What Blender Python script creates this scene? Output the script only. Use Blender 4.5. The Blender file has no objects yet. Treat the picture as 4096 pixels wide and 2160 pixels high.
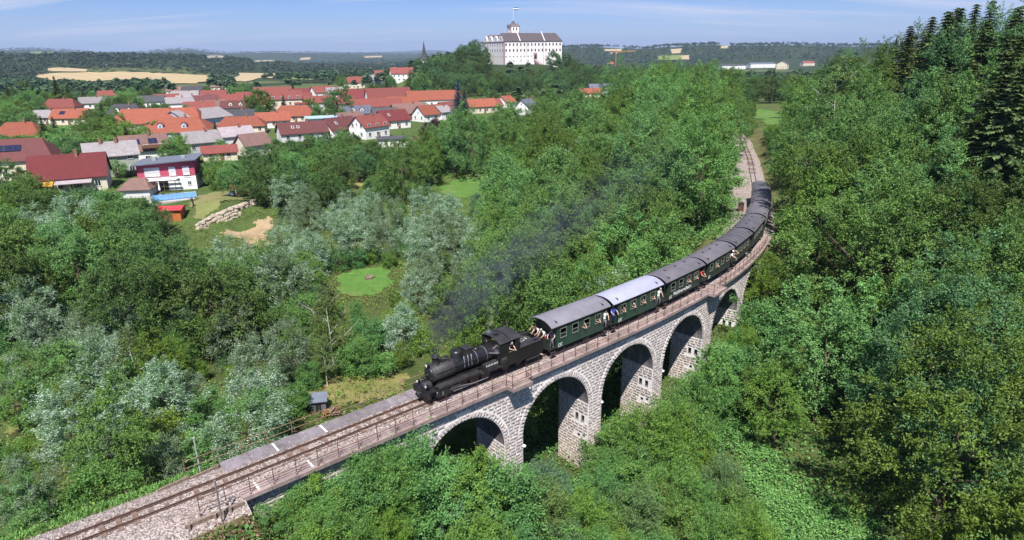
import bpy, math, random
import numpy as np
from mathutils import Vector, Matrix
R = math.radians
rng = np.random.default_rng(11)
random.seed(5)
SC = bpy.context.scene
COL = SC.collection

# ------------------------------------------------------------------ camera
F, PITCH, ROLL, CAMH = 2600.0, math.atan(887 / 2600), -0.011, 23.5     # focal length in photo pixels
cp, sp, cr_, sr_ = math.cos(PITCH), math.sin(PITCH), math.cos(ROLL), math.sin(ROLL)
FWD = Vector((0, cp, -sp)); UP0 = Vector((0, sp, cp)); X0 = Vector((1, 0, 0))
RIGHT = cr_ * X0 + sr_ * UP0
UPV = -sr_ * X0 + cr_ * UP0
cam_d = bpy.data.cameras.new('camera'); cam = bpy.data.objects.new('camera', cam_d); COL.objects.link(cam)
cam_d.sensor_width = 36; cam_d.lens = 36 * F / 4096; cam_d.clip_start = 0.5; cam_d.clip_end = 60000
M = Matrix((RIGHT, UPV, -FWD)).transposed().to_4x4(); M.translation = (0, 0, CAMH)
cam.matrix_world = M
SC.camera = cam

# ------------------------------------------------------------------ daylight
SUNV = Vector((-0.085, -1.377, 2.2)).normalized()      # towards the sun
sun_d = bpy.data.lights.new('sun', 'SUN'); sun = bpy.data.objects.new('sun', sun_d); COL.objects.link(sun)
sun_d.energy = 5.0; sun_d.angle = R(0.53); sun_d.color = (1.0, 0.955, 0.89)
sun.rotation_euler = SUNV.to_track_quat('Z', 'Y').to_euler()
world = bpy.data.worlds.new('World'); SC.world = world; world.use_nodes = True
wn, wl = world.node_tree.nodes, world.node_tree.links
wn.clear()
w_out = wn.new('ShaderNodeOutputWorld'); w_bg = wn.new('ShaderNodeBackground')
w_sky = wn.new('ShaderNodeTexSky'); w_sky.sky_type = 'NISHITA'; w_sky.sun_disc = False
w_sky.sun_elevation = math.asin(SUNV.z); w_sky.sun_rotation = math.atan2(SUNV.x, SUNV.y)
w_sky.altitude = 600; w_sky.air_density = 1.0; w_sky.dust_density = 0.35; w_sky.ozone_density = 2.2
w_bg.inputs['Strength'].default_value = 0.052
# thin streaky cirrus drawn out of the viewing direction projected on a cloud ceiling
w_tc = wn.new('ShaderNodeTexCoord'); w_sep = wn.new('ShaderNodeSeparateXYZ'); wl.new(w_tc.outputs['Generated'], w_sep.inputs[0])
w_mx = wn.new('ShaderNodeMath'); w_mx.operation = 'MAXIMUM'; w_mx.inputs[1].default_value = 0.0; wl.new(w_sep.outputs[2], w_mx.inputs[0])
w_ad = wn.new('ShaderNodeMath'); w_ad.operation = 'ADD'; w_ad.inputs[1].default_value = 0.16; wl.new(w_mx.outputs[0], w_ad.inputs[0])
w_dx = wn.new('ShaderNodeMath'); w_dx.operation = 'DIVIDE'; wl.new(w_sep.outputs[0], w_dx.inputs[0]); wl.new(w_ad.outputs[0], w_dx.inputs[1])
w_dy = wn.new('ShaderNodeMath'); w_dy.operation = 'DIVIDE'; wl.new(w_sep.outputs[1], w_dy.inputs[0]); wl.new(w_ad.outputs[0], w_dy.inputs[1])
w_cb = wn.new('ShaderNodeCombineXYZ'); wl.new(w_dx.outputs[0], w_cb.inputs[0]); wl.new(w_dy.outputs[0], w_cb.inputs[1])
w_mp = wn.new('ShaderNodeMapping'); w_mp.inputs['Scale'].default_value = (0.40, 2.3, 1); w_mp.inputs['Location'].default_value = (3.1, 1.7, 0)
w_mp.inputs['Rotation'].default_value = (0, 0, R(8)); wl.new(w_cb.outputs[0], w_mp.inputs[0])
w_nz = wn.new('ShaderNodeTexNoise'); w_nz.inputs['Scale'].default_value = 1.15; w_nz.inputs['Detail'].default_value = 9; w_nz.inputs['Roughness'].default_value = 0.56
w_nz.inputs['Distortion'].default_value = 0.35; wl.new(w_mp.outputs[0], w_nz.inputs['Vector'])
w_cr = wn.new('ShaderNodeValToRGB'); w_cr.color_ramp.elements[0].position = 0.43; w_cr.color_ramp.elements[0].color = (0, 0, 0, 1)
w_cr.color_ramp.elements[1].position = 0.72; w_cr.color_ramp.elements[1].color = (0.85, 0.85, 0.85, 1)
wl.new(w_nz.outputs[0], w_cr.inputs[0])
w_mix = wn.new('ShaderNodeMix'); w_mix.data_type = 'RGBA'; w_hz = wn.new('ShaderNodeMath'); w_hz.operation = 'MULTIPLY_ADD'; w_hz.use_clamp = True; w_hz.inputs[1].default_value = -4.5; w_hz.inputs[2].default_value = 0.36; wl.new(w_mx.outputs[0], w_hz.inputs[0])
w_mm = wn.new('ShaderNodeMath'); w_mm.operation = 'MAXIMUM'; wl.new(w_hz.outputs[0], w_mm.inputs[0]); wl.new(w_cr.outputs[0], w_mm.inputs[1]); wl.new(w_mm.outputs[0], w_mix.inputs[0])
w_mix.inputs[7].default_value = (7.4, 8.0, 10.2, 1)
w_tint = wn.new('ShaderNodeMix'); w_tint.data_type = 'RGBA'; w_tint.blend_type = 'MULTIPLY'; w_tint.inputs[0].default_value = 1.0; w_tint.inputs[7].default_value = (0.54, 0.76, 1.36, 1)
wl.new(w_sky.outputs[0], w_tint.inputs[6]); wl.new(w_tint.outputs[2], w_mix.inputs[6]); wl.new(w_mix.outputs[2], w_bg.inputs[0]); wl.new(w_bg.outputs[0], w_out.inputs[0])
SC.view_settings.view_transform = 'Standard'; SC.view_settings.look = 'None'
SC.view_settings.gamma = 1.0; SC.view_settings.use_curve_mapping = False
SC.view_settings.exposure = 0.82
try:
    SC.cycles.max_bounces = 5; SC.cycles.diffuse_bounces = 2; SC.cycles.glossy_bounces = 2; SC.cycles.transmission_bounces = 3
    SC.cycles.transparent_max_bounces = 8; SC.cycles.volume_bounces = 0; SC.cycles.volume_step_rate = 1.0; SC.cycles.volume_max_steps = 96
    SC.cycles.caustics_reflective = False; SC.cycles.caustics_refractive = False
    SC.cycles.use_denoising = True
except Exception: pass

# ------------------------------------------------------------------ places
K = 4096 / 2576.0
def ray(px, py):                      # a direction out of a place on the photograph (2576-wide reading)
    x = (px * K - 2048) / F; y = -(py * K - 1080) / F
    return (RIGHT * x + UPV * y + FWD)
def at(px, py, z=0.0):                # the point of that ray at height z
    d = ray(px, py); t = (z - CAMH) / d.z
    return Vector((d.x * t, d.y * t, z))
RX = np.array(RIGHT); UX = np.array(UPV); FX = np.array(FWD)
def project(p):                       # world points -> photo reading and depth (used to decide which kind of tree grows where)
    q = np.asarray(p, float) - np.array([0, 0, CAMH])
    dz = q @ FX; dz = np.where(np.abs(dz) < 1e-6, 1e-6, dz)
    return ((q @ RX) / dz * F + 2048) / K, (1080 - (q @ UX) / dz * F) / K, dz
def inpoly(x, y, poly):
    poly = np.asarray(poly, float); x = np.asarray(x, float); y = np.asarray(y, float)
    c = np.zeros(np.broadcast(x, y).shape, bool); n = len(poly); j = n - 1
    for i in range(n):
        xi, yi = poly[i]; xj, yj = poly[j]
        c ^= ((yi > y) != (yj > y)) & (x < (xj - xi) * (y - yi) / (yj - yi + 1e-12) + xi)
        j = i
    return c

# ------------------------------------------------------------------ the line of the railway (s along it, l to its left, z up)
CL = np.array([[-23.43,26.52],[-21.06,28.39],[-18.76,30.26],[-16.43,32.17],[-14.11,34.1],[-11.84,36.01],[-9.54,37.95],[-7.24,39.89],[-4.94,41.83],[-2.63,43.77],[-0.36,45.67],[1.94,47.62],[4.23,49.57],[6.48,51.51],[8.74,53.51],[10.97,55.54],[13.13,57.58],[15.28,59.69],[17.37,61.86],[19.37,64.05],[21.33,66.33],[23.22,68.68],[25.02,71.09],[26.73,73.56],[28.33,76.06],[29.86,78.65],[31.3,81.29],[32.66,83.98],[33.91,86.67],[35.1,89.44],[36.22,92.24],[37.26,95.02],[38.27,97.87],[39.23,100.72],[40.15,103.59],[41.04,106.42],[41.93,109.3],[42.81,112.17],[43.69,115.05],[44.57,117.93],[45.45,120.75],[46.36,123.63],[47.28,126.5],[48.19,129.33],[49.13,132.2],[50.05,135.03],[50.98,137.9],[51.89,140.77],[52.78,143.64],[53.64,146.49],[54.48,149.39],[55.28,152.26],[56.08,155.18],[56.86,158.08],[57.67,160.93],[58.55,163.81],[59.54,166.64]])
d0 = CL[1] - CL[0]; d0 /= np.linalg.norm(d0); d1 = CL[-1] - CL[-4]; d1 /= np.linalg.norm(d1)
_s0 = 24.0; S_A = np.arange(_s0, _s0 + 3 * len(CL), 3.0)[:len(CL)]
pre = np.array([CL[0] - d0 * 3 * k for k in range(14, 0, -1)])
turn = np.cumsum(np.full(20, R(0.9)))
post = [CL[-1]]; hd = math.atan2(d1[1], d1[0])
for a in turn: post.append(post[-1] + 3 * np.array([math.cos(hd + a), math.sin(hd + a)]))
CLF = np.vstack([pre, CL, post[1:]]); SF = _s0 - 42 + 3.0 * np.arange(len(CLF))
def _smooth(a, n=2):
    for _ in range(n): a = np.vstack([a[:1], (a[:-2] + 2 * a[1:-1] + a[2:]) / 4, a[-1:]])
    return a
CLF = _smooth(CLF)
_tt = np.linspace(SF[0], SF[-1], 2600)
def _cr(v, t):                        # Catmull-Rom through the control points
    i = np.clip(((t - SF[0]) / 3.0).astype(int), 1, len(SF) - 3); u = (t - SF[i]) / 3.0
    p0, p1, p2, p3 = v[i - 1], v[i], v[i + 1], v[i + 2]; u = u[:, None]
    return 0.5 * (2 * p1 + (p2 - p0) * u + (2 * p0 - 5 * p1 + 4 * p2 - p3) * u ** 2 + (3 * p1 - p0 - 3 * p2 + p3) * u ** 3)
LINE = _cr(CLF, _tt); TAN = np.gradient(LINE, axis=0); TAN /= np.linalg.norm(TAN, axis=1)[:, None]
def on(s, l=0.0, z=0.0):
    s = np.asarray(s, float)
    x = np.interp(s, _tt, LINE[:, 0]); y = np.interp(s, _tt, LINE[:, 1]); tx = np.interp(s, _tt, TAN[:, 0]); ty = np.interp(s, _tt, TAN[:, 1])
    return np.stack([x - ty * l, y + tx * l, np.zeros_like(x) + z], -1)
def heading(s): return math.atan2(np.interp(s, _tt, TAN[:, 1]), np.interp(s, _tt, TAN[:, 0]))
def to_line(x, y):                    # world -> (s, l), coarse
    x = np.atleast_1d(x).astype(float); y = np.atleast_1d(y).astype(float); L = LINE[::13]; out_s = np.empty_like(x); out_l = np.empty_like(x)
    for a in range(0, len(x), 20000):
        dx = x[a:a + 20000, None] - L[None, :, 0]; dy = y[a:a + 20000, None] - L[None, :, 1]
        i = (dx * dx + dy * dy).argmin(1); k = i * 13; r_ = np.arange(len(i))
        ds = dx[r_, i] * TAN[k, 0] + dy[r_, i] * TAN[k, 1]
        out_s[a:a + 20000] = _tt[k] + ds; out_l[a:a + 20000] = -dx[r_, i] * TAN[k, 1] + dy[r_, i] * TAN[k, 0]
    return out_s, out_l

# ------------------------------------------------------------------ object helpers
def thing(name, label, cat, loc=(0, 0, 0), rotz=0.0, group=None, kind=None):
    o = bpy.data.objects.new(name, None); COL.objects.link(o); o.empty_display_size = 0.5
    o.location = loc; o.rotation_euler = (0, 0, rotz); tag(o, label, cat, group, kind)
    return o
def tag(o, label=None, cat=None, group=None, kind=None):
    if label: o['label'] = label
    if cat: o['category'] = cat
    if group: o['group'] = group
    if kind: o['kind'] = kind
    return o
def link(name, me, parent=None, mats=None):
    if mats is not None and len(me.materials) == 0:
        for m in (mats if isinstance(mats, (list, tuple)) else [mats]): me.materials.append(m)
    o = bpy.data.objects.new(name, me); COL.objects.link(o)
    if parent is not None: o.parent = parent
    return o
def npmesh(name, verts, quads, attr=None, smooth=False, nper=4, midx=None):
    verts = np.ascontiguousarray(verts, np.float32).reshape(-1, 3); quads = np.ascontiguousarray(quads, np.int32).reshape(-1, nper)
    me = bpy.data.meshes.new(name); me.vertices.add(len(verts)); me.vertices.foreach_set('co', verts.ravel())
    n = len(quads); me.loops.add(n * nper); me.loops.foreach_set('vertex_index', quads.ravel())
    me.polygons.add(n); me.polygons.foreach_set('loop_start', np.arange(0, n * nper, nper, dtype=np.int32))
    if midx is not None: me.polygons.foreach_set('material_index', np.asarray(midx, np.int32))
    me.polygons.foreach_set('use_smooth', np.full(n, smooth))
    for k, v in (attr or {}).items():
        v = np.asarray(v, np.float32)
        if v.ndim == 1: me.attributes.new(k, 'FLOAT', 'FACE' if len(v) == n else 'POINT').data.foreach_set('value', v)
        else:
            c = np.ones((len(v), 4), np.float32); c[:, :3] = v[:, :3]
            me.attributes.new(k, 'FLOAT_COLOR', 'FACE' if len(v) == n else 'POINT').data.foreach_set('color', c.ravel())
    me.update(calc_edges=True); return me

class MB:
    """collects boxes, tubes, lathes and prisms into one mesh"""
    def __init__(s): s.v = []; s.f = []; s.m = []; s.sm = []
    def add(s, vs, fs, m=0, smooth=False):
        b = len(s.v); s.v += [tuple(v) for v in vs]; s.f += [tuple(i + b for i in f) for f in fs]; s.m += [m] * len(fs); s.sm += [smooth] * len(fs); return s
    def box(s, x0, x1, y0, y1, z0, z1, m=0):
        v = [(x0, y0, z0), (x1, y0, z0), (x1, y1, z0), (x0, y1, z0), (x0, y0, z1), (x1, y0, z1), (x1, y1, z1), (x0, y1, z1)]
        return s.add(v, [(0, 3, 2, 1), (4, 5, 6, 7), (0, 1, 5, 4), (1, 2, 6, 5), (2, 3, 7, 6), (3, 0, 4, 7)], m)
    def cbox(s, c, d, m=0): return s.box(c[0] - d[0] / 2, c[0] + d[0] / 2, c[1] - d[1] / 2, c[1] + d[1] / 2, c[2] - d[2] / 2, c[2] + d[2] / 2, m)
    def tube(s, pts, r, n=6, m=0, caps=True, smooth=True):
        pts = [Vector(p) for p in pts]; rs = r if isinstance(r, (list, tuple)) else [r] * len(pts); rings = []; up = None
        for i, p in enumerate(pts):
            t = (pts[min(i + 1, len(pts) - 1)] - pts[max(i - 1, 0)])
            t = t.normalized() if t.length > 1e-9 else Vector((0, 0, 1))
            if up is None: up = Vector((0, 0, 1)) if abs(t.z) < 0.9 else Vector((1, 0, 0))
            a = t.cross(up); a = a.normalized() if a.length > 1e-6 else Vector((1, 0, 0)); b = a.cross(t).normalized(); up = b
            rings.append([p + (a * math.cos(2 * math.pi * k / n) + b * math.sin(2 * math.pi * k / n)) * rs[i] for k in range(n)])
        vs = [q for ring in rings for q in ring]; fs = []
        for i in range(len(pts) - 1):
            for k in range(n): fs.append((i * n + k, i * n + (k + 1) % n, (i + 1) * n + (k + 1) % n, (i + 1) * n + k))
        s.add(vs, fs, m, smooth)
        if caps:
            s.add(rings[0], [tuple(range(n - 1, -1, -1))], m); s.add(rings[-1], [tuple(range(n))], m)
        return s
    def lathe(s, c, prof, n=16, m=0, axis='z', smooth=True):
        vs = []; fs = []
        for (r_, h) in prof:
            for k in range(n):
                a = 2 * math.pi * k / n; u, w = r_ * math.cos(a), r_ * math.sin(a)
                vs.append((c[0] + u, c[1] + w, c[2] + h) if axis == 'z' else ((c[0] + h, c[1] + u, c[2] + w) if axis == 'x' else (c[0] + w, c[1] + h, c[2] + u)))
        for i in range(len(prof) - 1):
            for k in range(n): fs.append((i * n + k, i * n + (k + 1) % n, (i + 1) * n + (k + 1) % n, (i + 1) * n + k))
        s.add(vs, fs, m, smooth)
        for ri, rev in ((0, True), (len(prof) - 1, False)):
            if prof[ri][0] > 1e-4:
                ix = [vs[ri * n + k] for k in range(n)]; s.add(ix, [tuple(range(n - 1, -1, -1)) if rev else tuple(range(n))], m)
        return s
    def prism(s, prof, a0, a1, axis='y', m=0, caps=True, smooth=False):      # prof: closed outline in the other two axes
        def P(u, w, a): return (u, a, w) if axis == 'y' else ((a, u, w) if axis == 'x' else (u, w, a))
        n = len(prof); vs = [P(u, w, a0) for u, w in prof] + [P(u, w, a1) for u, w in prof]
        fs = [(k, (k + 1) % n, n + (k + 1) % n, n + k) for k in range(n)]; s.add(vs, fs, m, smooth)
        if caps: s.add(vs[:n], [tuple(range(n - 1, -1, -1))], m); s.add(vs[n:], [tuple(range(n))], m)
        return s
    def sphere(s, c, r, n=8, k=6, m=0, sq=(1, 1, 1)):
        vs = []; fs = []
        for i in range(k + 1):
            t = math.pi * i / k
            for j in range(n): a = 2 * math.pi * j / n; vs.append((c[0] + r * sq[0] * math.sin(t) * math.cos(a), c[1] + r * sq[1] * math.sin(t) * math.sin(a), c[2] + r * sq[2] * math.cos(t)))
        for i in range(k):
            for j in range(n): fs.append((i * n + j, (i + 1) * n + j, (i + 1) * n + (j + 1) % n, i * n + (j + 1) % n))
        return s.add(vs, fs, m, True)
    def mesh(s, name):
        me = bpy.data.meshes.new(name); me.from_pydata(s.v, [], s.f)
        me.polygons.foreach_set('material_index', s.m); me.polygons.foreach_set('use_smooth', s.sm)
        me.update(); return me
    def obj(s, name, mats, parent=None): return link(name, s.mesh(name), parent, mats)
# ------------------------------------------------------------------ materials
class NT:
    def __init__(s, name):
        s.m = bpy.data.materials.new(name); s.m.use_nodes = True; s.n = s.m.node_tree.nodes; s.l = s.m.node_tree.links; s.n.clear()
        s.out = s.n.new('ShaderNodeOutputMaterial')
    def new(s, t, **kw):
        nd = s.n.new(t)
        for k, v in kw.items(): setattr(nd, k, v)
        return nd
    def set(s, sock, v):
        if hasattr(v, 'is_linked') or hasattr(v, 'links'): s.l.new(v, sock)
        elif v is not None:
            if isinstance(v, (tuple, list)) and len(v) == 3 and sock.type == 'RGBA': v = (*v, 1)
            sock.default_value = v
    def coord(s, kind='Object'): return s.new('ShaderNodeTexCoord').outputs[kind]
    def pos(s): return s.new('ShaderNodeNewGeometry').outputs['Position']
    def noise(s, scale, vec=None, detail=4, rough=0.55, w=0):
        nd = s.new('ShaderNodeTexNoise'); s.set(nd.inputs['Scale'], scale); s.set(nd.inputs['Detail'], detail); s.set(nd.inputs['Roughness'], rough)
        if vec is not None: s.l.new(vec, nd.inputs['Vector'])
        return nd.outputs[0]
    def voro(s, scale, vec=None, out='Color', feat='F1'):
        nd = s.new('ShaderNodeTexVoronoi', feature=feat); s.set(nd.inputs['Scale'], scale)
        if vec is not None: s.l.new(vec, nd.inputs['Vector'])
        return nd.outputs[out]
    def mapv(s, vec, sc=(1, 1, 1), rot=(0, 0, 0)):
        nd = s.new('ShaderNodeMapping'); nd.inputs['Scale'].default_value = sc; nd.inputs['Rotation'].default_value = rot; s.l.new(vec, nd.inputs[0]); return nd.outputs[0]
    def ramp(s, fac, stops, interp='LINEAR'):
        nd = s.new('ShaderNodeValToRGB'); nd.color_ramp.interpolation = interp; e = nd.color_ramp.elements
        while len(e) < len(stops): e.new(0.5)
        for el, (p, c) in zip(e, stops): el.position = p; el.color = (*c, 1) if not isinstance(c, (int, float)) else (c, c, c, 1)
        s.l.new(fac, nd.inputs[0]); return nd.outputs[0]
    def mix(s, fac, a, b, mode='MIX'):
        nd = s.new('ShaderNodeMix', data_type='RGBA', blend_type=mode); s.set(nd.inputs[0], fac); s.set(nd.inputs[6], a); s.set(nd.inputs[7], b); return nd.outputs[2]
    def math(s, op, a, b=None, c=None, clamp=False):
        nd = s.new('ShaderNodeMath', operation=op, use_clamp=clamp); s.set(nd.inputs[0], a); s.set(nd.inputs[1], b) if b is not None else None
        if c is not None: s.set(nd.inputs[2], c)
        return nd.outputs[0]
    def attr(s, name, out='Color'): return s.new('ShaderNodeAttribute', attribute_name=name).outputs[out]
    def orand(s): return s.new('ShaderNodeObjectInfo').outputs['Random']
    def bump(s, h, strength=0.4, dist=0.05):
        nd = s.new('ShaderNodeBump'); nd.inputs['Strength'].default_value = strength; nd.inputs['Distance'].default_value = dist; s.l.new(h, nd.inputs['Height']); return nd.outputs[0]
    def hsv(s, col, h=0.5, sat=1.0, v=1.0):
        nd = s.new('ShaderNodeHueSaturation'); s.set(nd.inputs['Hue'], h); s.set(nd.inputs['Saturation'], sat); s.set(nd.inputs['Value'], v); s.set(nd.inputs['Color'], col); return nd.outputs[0]
    def bsdf(s, col, rough=0.8, spec=0.3, metal=0.0, nrm=None):
        b = s.new('ShaderNodeBsdfPrincipled'); s.set(b.inputs['Base Color'], col); s.set(b.inputs['Roughness'], rough)
        b.inputs['Specular IOR Level'].default_value = spec; b.inputs['Metallic'].default_value = metal
        if nrm is not None: s.l.new(nrm, b.inputs['Normal'])
        s.l.new(b.outputs[0], s.out.inputs[0]); return b
MATS = {}
def paint(name, col, rough=0.7, spec=0.3, var=0.12, scale=3.0, metal=0.0, grime=None):
    """a plain surface with a little wear in it"""
    if name in MATS: return MATS[name]
    t = NT(name); c = t.coord(); n = t.noise(scale, c, 5, 0.6)
    lo = tuple(max(0, x * (1 - var)) for x in col); hi = tuple(min(1, x * (1 + var)) for x in col)
    cc = t.ramp(n, [(0.3, lo), (0.7, hi)])
    if grime:
        g = t.noise(scale * 0.5, t.mapv(c, (1, 1, 0.25)), 6, 0.65); cc = t.mix(t.ramp(g, [(0.5, 0.0), (0.75, 0.7)]), cc, grime)
    t.bsdf(cc, rough, spec, metal); MATS[name] = t.m; return t.m

LIGHT = {}
def leaf_mat(name, dark, light, silver=None, silver_amt=0.0, trans=0.24, rough=0.5, ovar=0.30, spec=0.35):
    t = NT(name); r = t.attr('rnd', 'Fac'); o = t.orand()
    c = t.mix(r, dark, light)
    if silver: c = t.mix(t.ramp(t.attr('sil', 'Fac'), [(max(0.0, silver_amt - 0.16), 1.0), (silver_amt + 0.14, 0.0)]), c, silver)
    c = t.hsv(c, t.math('MULTIPLY_ADD', o, 0.060, 0.468), t.math('MULTIPLY_ADD', o, -0.25, 1.10), t.math('MULTIPLY_ADD', o, ovar * 2, 1.0 - ovar))
    c = t.mix(1.0, c, t.new('ShaderNodeObjectInfo').outputs['Color'], 'MULTIPLY')      # each tree's own tone
    b = t.new('ShaderNodeBsdfPrincipled'); t.set(b.inputs['Base Color'], c); b.inputs['Roughness'].default_value = rough; b.inputs['Specular IOR Level'].default_value = spec
    tr = t.new('ShaderNodeBsdfTranslucent'); t.set(tr.inputs[0], t.mix(1.0, c, (1.1, 1.25, 0.6), 'MULTIPLY'))
    m = t.new('ShaderNodeMixShader'); m.inputs[0].default_value = trans; t.l.new(b.outputs[0], m.inputs[1]); t.l.new(tr.outputs[0], m.inputs[2]); t.l.new(m.outputs[0], t.out.inputs[0])
    MATS[name] = t.m; LIGHT[t.m.name] = light; return t.m
LEAF = leaf_mat('leaf_green', (0.040, 0.102, 0.020), (0.180, 0.325, 0.068))
LEAF_DK = leaf_mat('leaf_dark', (0.030, 0.080, 0.020), (0.128, 0.238, 0.058))
LEAF_BR = leaf_mat('leaf_bright', (0.054, 0.140, 0.020), (0.205, 0.385, 0.072))
LEAF_WI = leaf_mat('leaf_willow', (0.042, 0.098, 0.032), (0.155, 0.275, 0.105), (0.54, 0.67, 0.56), 0.32, 0.24)
LEAF_BI = leaf_mat('leaf_birch', (0.055, 0.105, 0.025), (0.17, 0.27, 0.075), (0.36, 0.46, 0.30), 0.10)
LEAF_SP = leaf_mat('needles', (0.034, 0.062, 0.018), (0.120, 0.170, 0.045), trans=0.10, rough=0.6)
LEAF_SPB = leaf_mat('needles_blue', (0.03, 0.05, 0.05), (0.09, 0.13, 0.13), trans=0.08, rough=0.6)
LEAF_PU = leaf_mat('leaf_purple', (0.030, 0.016, 0.020), (0.085, 0.035, 0.045), trans=0.2)
LEAF_UN = leaf_mat('leaf_undergrowth', (0.040, 0.112, 0.020), (0.160, 0.330, 0.065), trans=0.28, ovar=0.0)
LEAF_DRY = leaf_mat('leaf_dry', (0.09, 0.08, 0.03), (0.23, 0.20, 0.08), trans=0.25, ovar=0.05)

def bark(name, a, b, sc=6):
    t = NT(name); c = t.coord(); n = t.noise(sc, t.mapv(c, (3, 3, 0.8)), 6, 0.65); t.bsdf(t.ramp(n, [(0.35, a), (0.65, b)]), 0.9, 0.1, nrm=t.bump(n, 0.6, 0.03)); MATS[name] = t.m; return t.m
BARK = bark('bark_brown', (0.05, 0.036, 0.026), (0.13, 0.10, 0.075))
BARK_W = bark('bark_birch', (0.16, 0.15, 0.13), (0.62, 0.60, 0.55), 3)

def stone_mat():
    t = NT('granite'); a = t.attr('tint'); p = t.pos(); n = t.noise(5.0, p, 5, 0.65); n2 = t.noise(24, p, 3, 0.6)
    c = t.mix(0.55, a, t.ramp(n, [(0.25, (0.29, 0.255, 0.245)), (0.5, (0.49, 0.435, 0.405)), (0.8, (0.66, 0.59, 0.54))]))
    c = t.mix(t.ramp(n2, [(0.35, 0.30), (0.65, 0.0)]), c, (0.15, 0.135, 0.14))
    st = t.noise(0.55, t.mapv(p, (1, 1, 0.35)), 6, 0.65); c = t.mix(t.ramp(st, [(0.48, 0.0), (0.70, 0.45)]), c, (0.19, 0.172, 0.178)); c = t.mix(t.ramp(t.noise(0.9, t.mapv(p, (1, 1, .6)), 5), [(0.56, 0.0), (0.7, 0.4)]), c, (0.30, 0.235, 0.17))
    sepx = t.new('ShaderNodeSeparateXYZ'); t.l.new(p, sepx.inputs[0])
    low = t.math('MULTIPLY_ADD', sepx.outputs[2], -0.16, -1.15, True)          # ochre staining of the lower courses
    c = t.mix(t.math('MULTIPLY', low, 0.42), c, (0.44, 0.31, 0.20), 'MIX')
    t.bsdf(c, 0.88, 0.25, nrm=t.bump(t.noise(14, p, 6, 0.7), 0.7, 0.04)); return t.m
STONE = stone_mat()
def mortar_mat():
    t = NT('mortar'); p = t.pos(); n = t.noise(3, p, 6, 0.6)
    t.bsdf(t.ramp(n, [(0.3, (0.62, 0.59, 0.58)), (0.7, (0.80, 0.765, 0.745))]), 0.92, 0.15, nrm=t.bump(t.noise(20, p), 0.4, 0.02)); return t.m
MORTAR = mortar_mat()
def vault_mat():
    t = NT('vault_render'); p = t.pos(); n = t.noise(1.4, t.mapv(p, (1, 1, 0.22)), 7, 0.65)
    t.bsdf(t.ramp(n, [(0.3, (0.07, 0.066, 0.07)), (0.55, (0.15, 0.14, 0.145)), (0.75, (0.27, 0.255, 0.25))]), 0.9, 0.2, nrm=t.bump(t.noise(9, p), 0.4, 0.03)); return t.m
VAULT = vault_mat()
def slab_mat(name, lo, hi, moss=0.3):
    t = NT(name); p = t.pos(); n = t.noise(1.6, p, 7, 0.65); n2 = t.noise(0.9, p, 4, 0.6); r = t.orand()
    c = t.ramp(n, [(0.3, lo), (0.7, hi)]); c = t.hsv(c, 0.5, 1.0, t.math('MULTIPLY_ADD', r, 0.35, 0.82))
    c = t.mix(t.ramp(n2, [(0.5, 0.0), (0.68, moss)]), c, (0.17, 0.17, 0.115)); c = t.mix(t.ramp(t.noise(7, p, 5), [(0.62, 0.0), (0.72, 0.6)]), c, (0.55, 0.52, 0.50))
    t.bsdf(c, 0.9, 0.2, nrm=t.bump(t.noise(25, p, 4), 0.4, 0.02)); return t.m
SLAB_N = slab_mat('slab_pinkish', (0.185, 0.130, 0.120), (0.325, 0.25, 0.235))
SLAB_F = slab_mat('slab_slate', (0.115, 0.10, 0.112), (0.215, 0.19, 0.205))
def ballast_mat(name='ballast', warm=1.0):
    t = NT(name); p = t.pos(); v = t.voro(14, p); h = t.new('ShaderNodeSeparateColor'); t.l.new(v, h.inputs[0])
    c = t.ramp(h.outputs[0], [(0.0, (0.085, 0.068, 0.062)), (0.35, (0.22, 0.18, 0.168)), (0.7, (0.34, 0.288, 0.270)), (1.0, (0.52, 0.46, 0.43))])
    c = t.mix(t.ramp(t.noise(0.5, p, 4), [(0.45, 0.0), (0.7, 0.35)]), c, (0.24, 0.17, 0.13))
    t.bsdf(c, 0.95, 0.15, nrm=t.bump(t.voro(14, p, 'Distance'), 1.0, 0.05)); return t.m
BALLAST = ballast_mat()
RUST = paint('rail_rust', (0.085, 0.05, 0.038), 0.55, 0.4, 0.35, 6)
RAILTOP = paint('rail_polished', (0.30, 0.27, 0.26), 0.35, 0.5, 0.15, 6, 0.7)
SLEEPER = paint('sleeper_wood', (0.145, 0.10, 0.082), 0.9, 0.1, 0.35, 5)
RAILING = paint('railing_rust', (0.10, 0.055, 0.042), 0.7, 0.3, 0.4, 8)
RAILING_F = paint('railing_weathered', (0.20, 0.13, 0.085), 0.7, 0.3, 0.4, 8)
POLEM = paint('pole_steel', (0.16, 0.145, 0.15), 0.6, 0.4, 0.2)
POLEG = paint('pole_galvanised', (0.30, 0.32, 0.30), 0.5, 0.4, 0.2)
TIMBER = paint('old_timber', (0.20, 0.15, 0.12), 0.9, 0.1, 0.35, 7)
TINWHITE = paint('white_mark', (0.78, 0.76, 0.74), 0.8, 0.2, 0.1)

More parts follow.
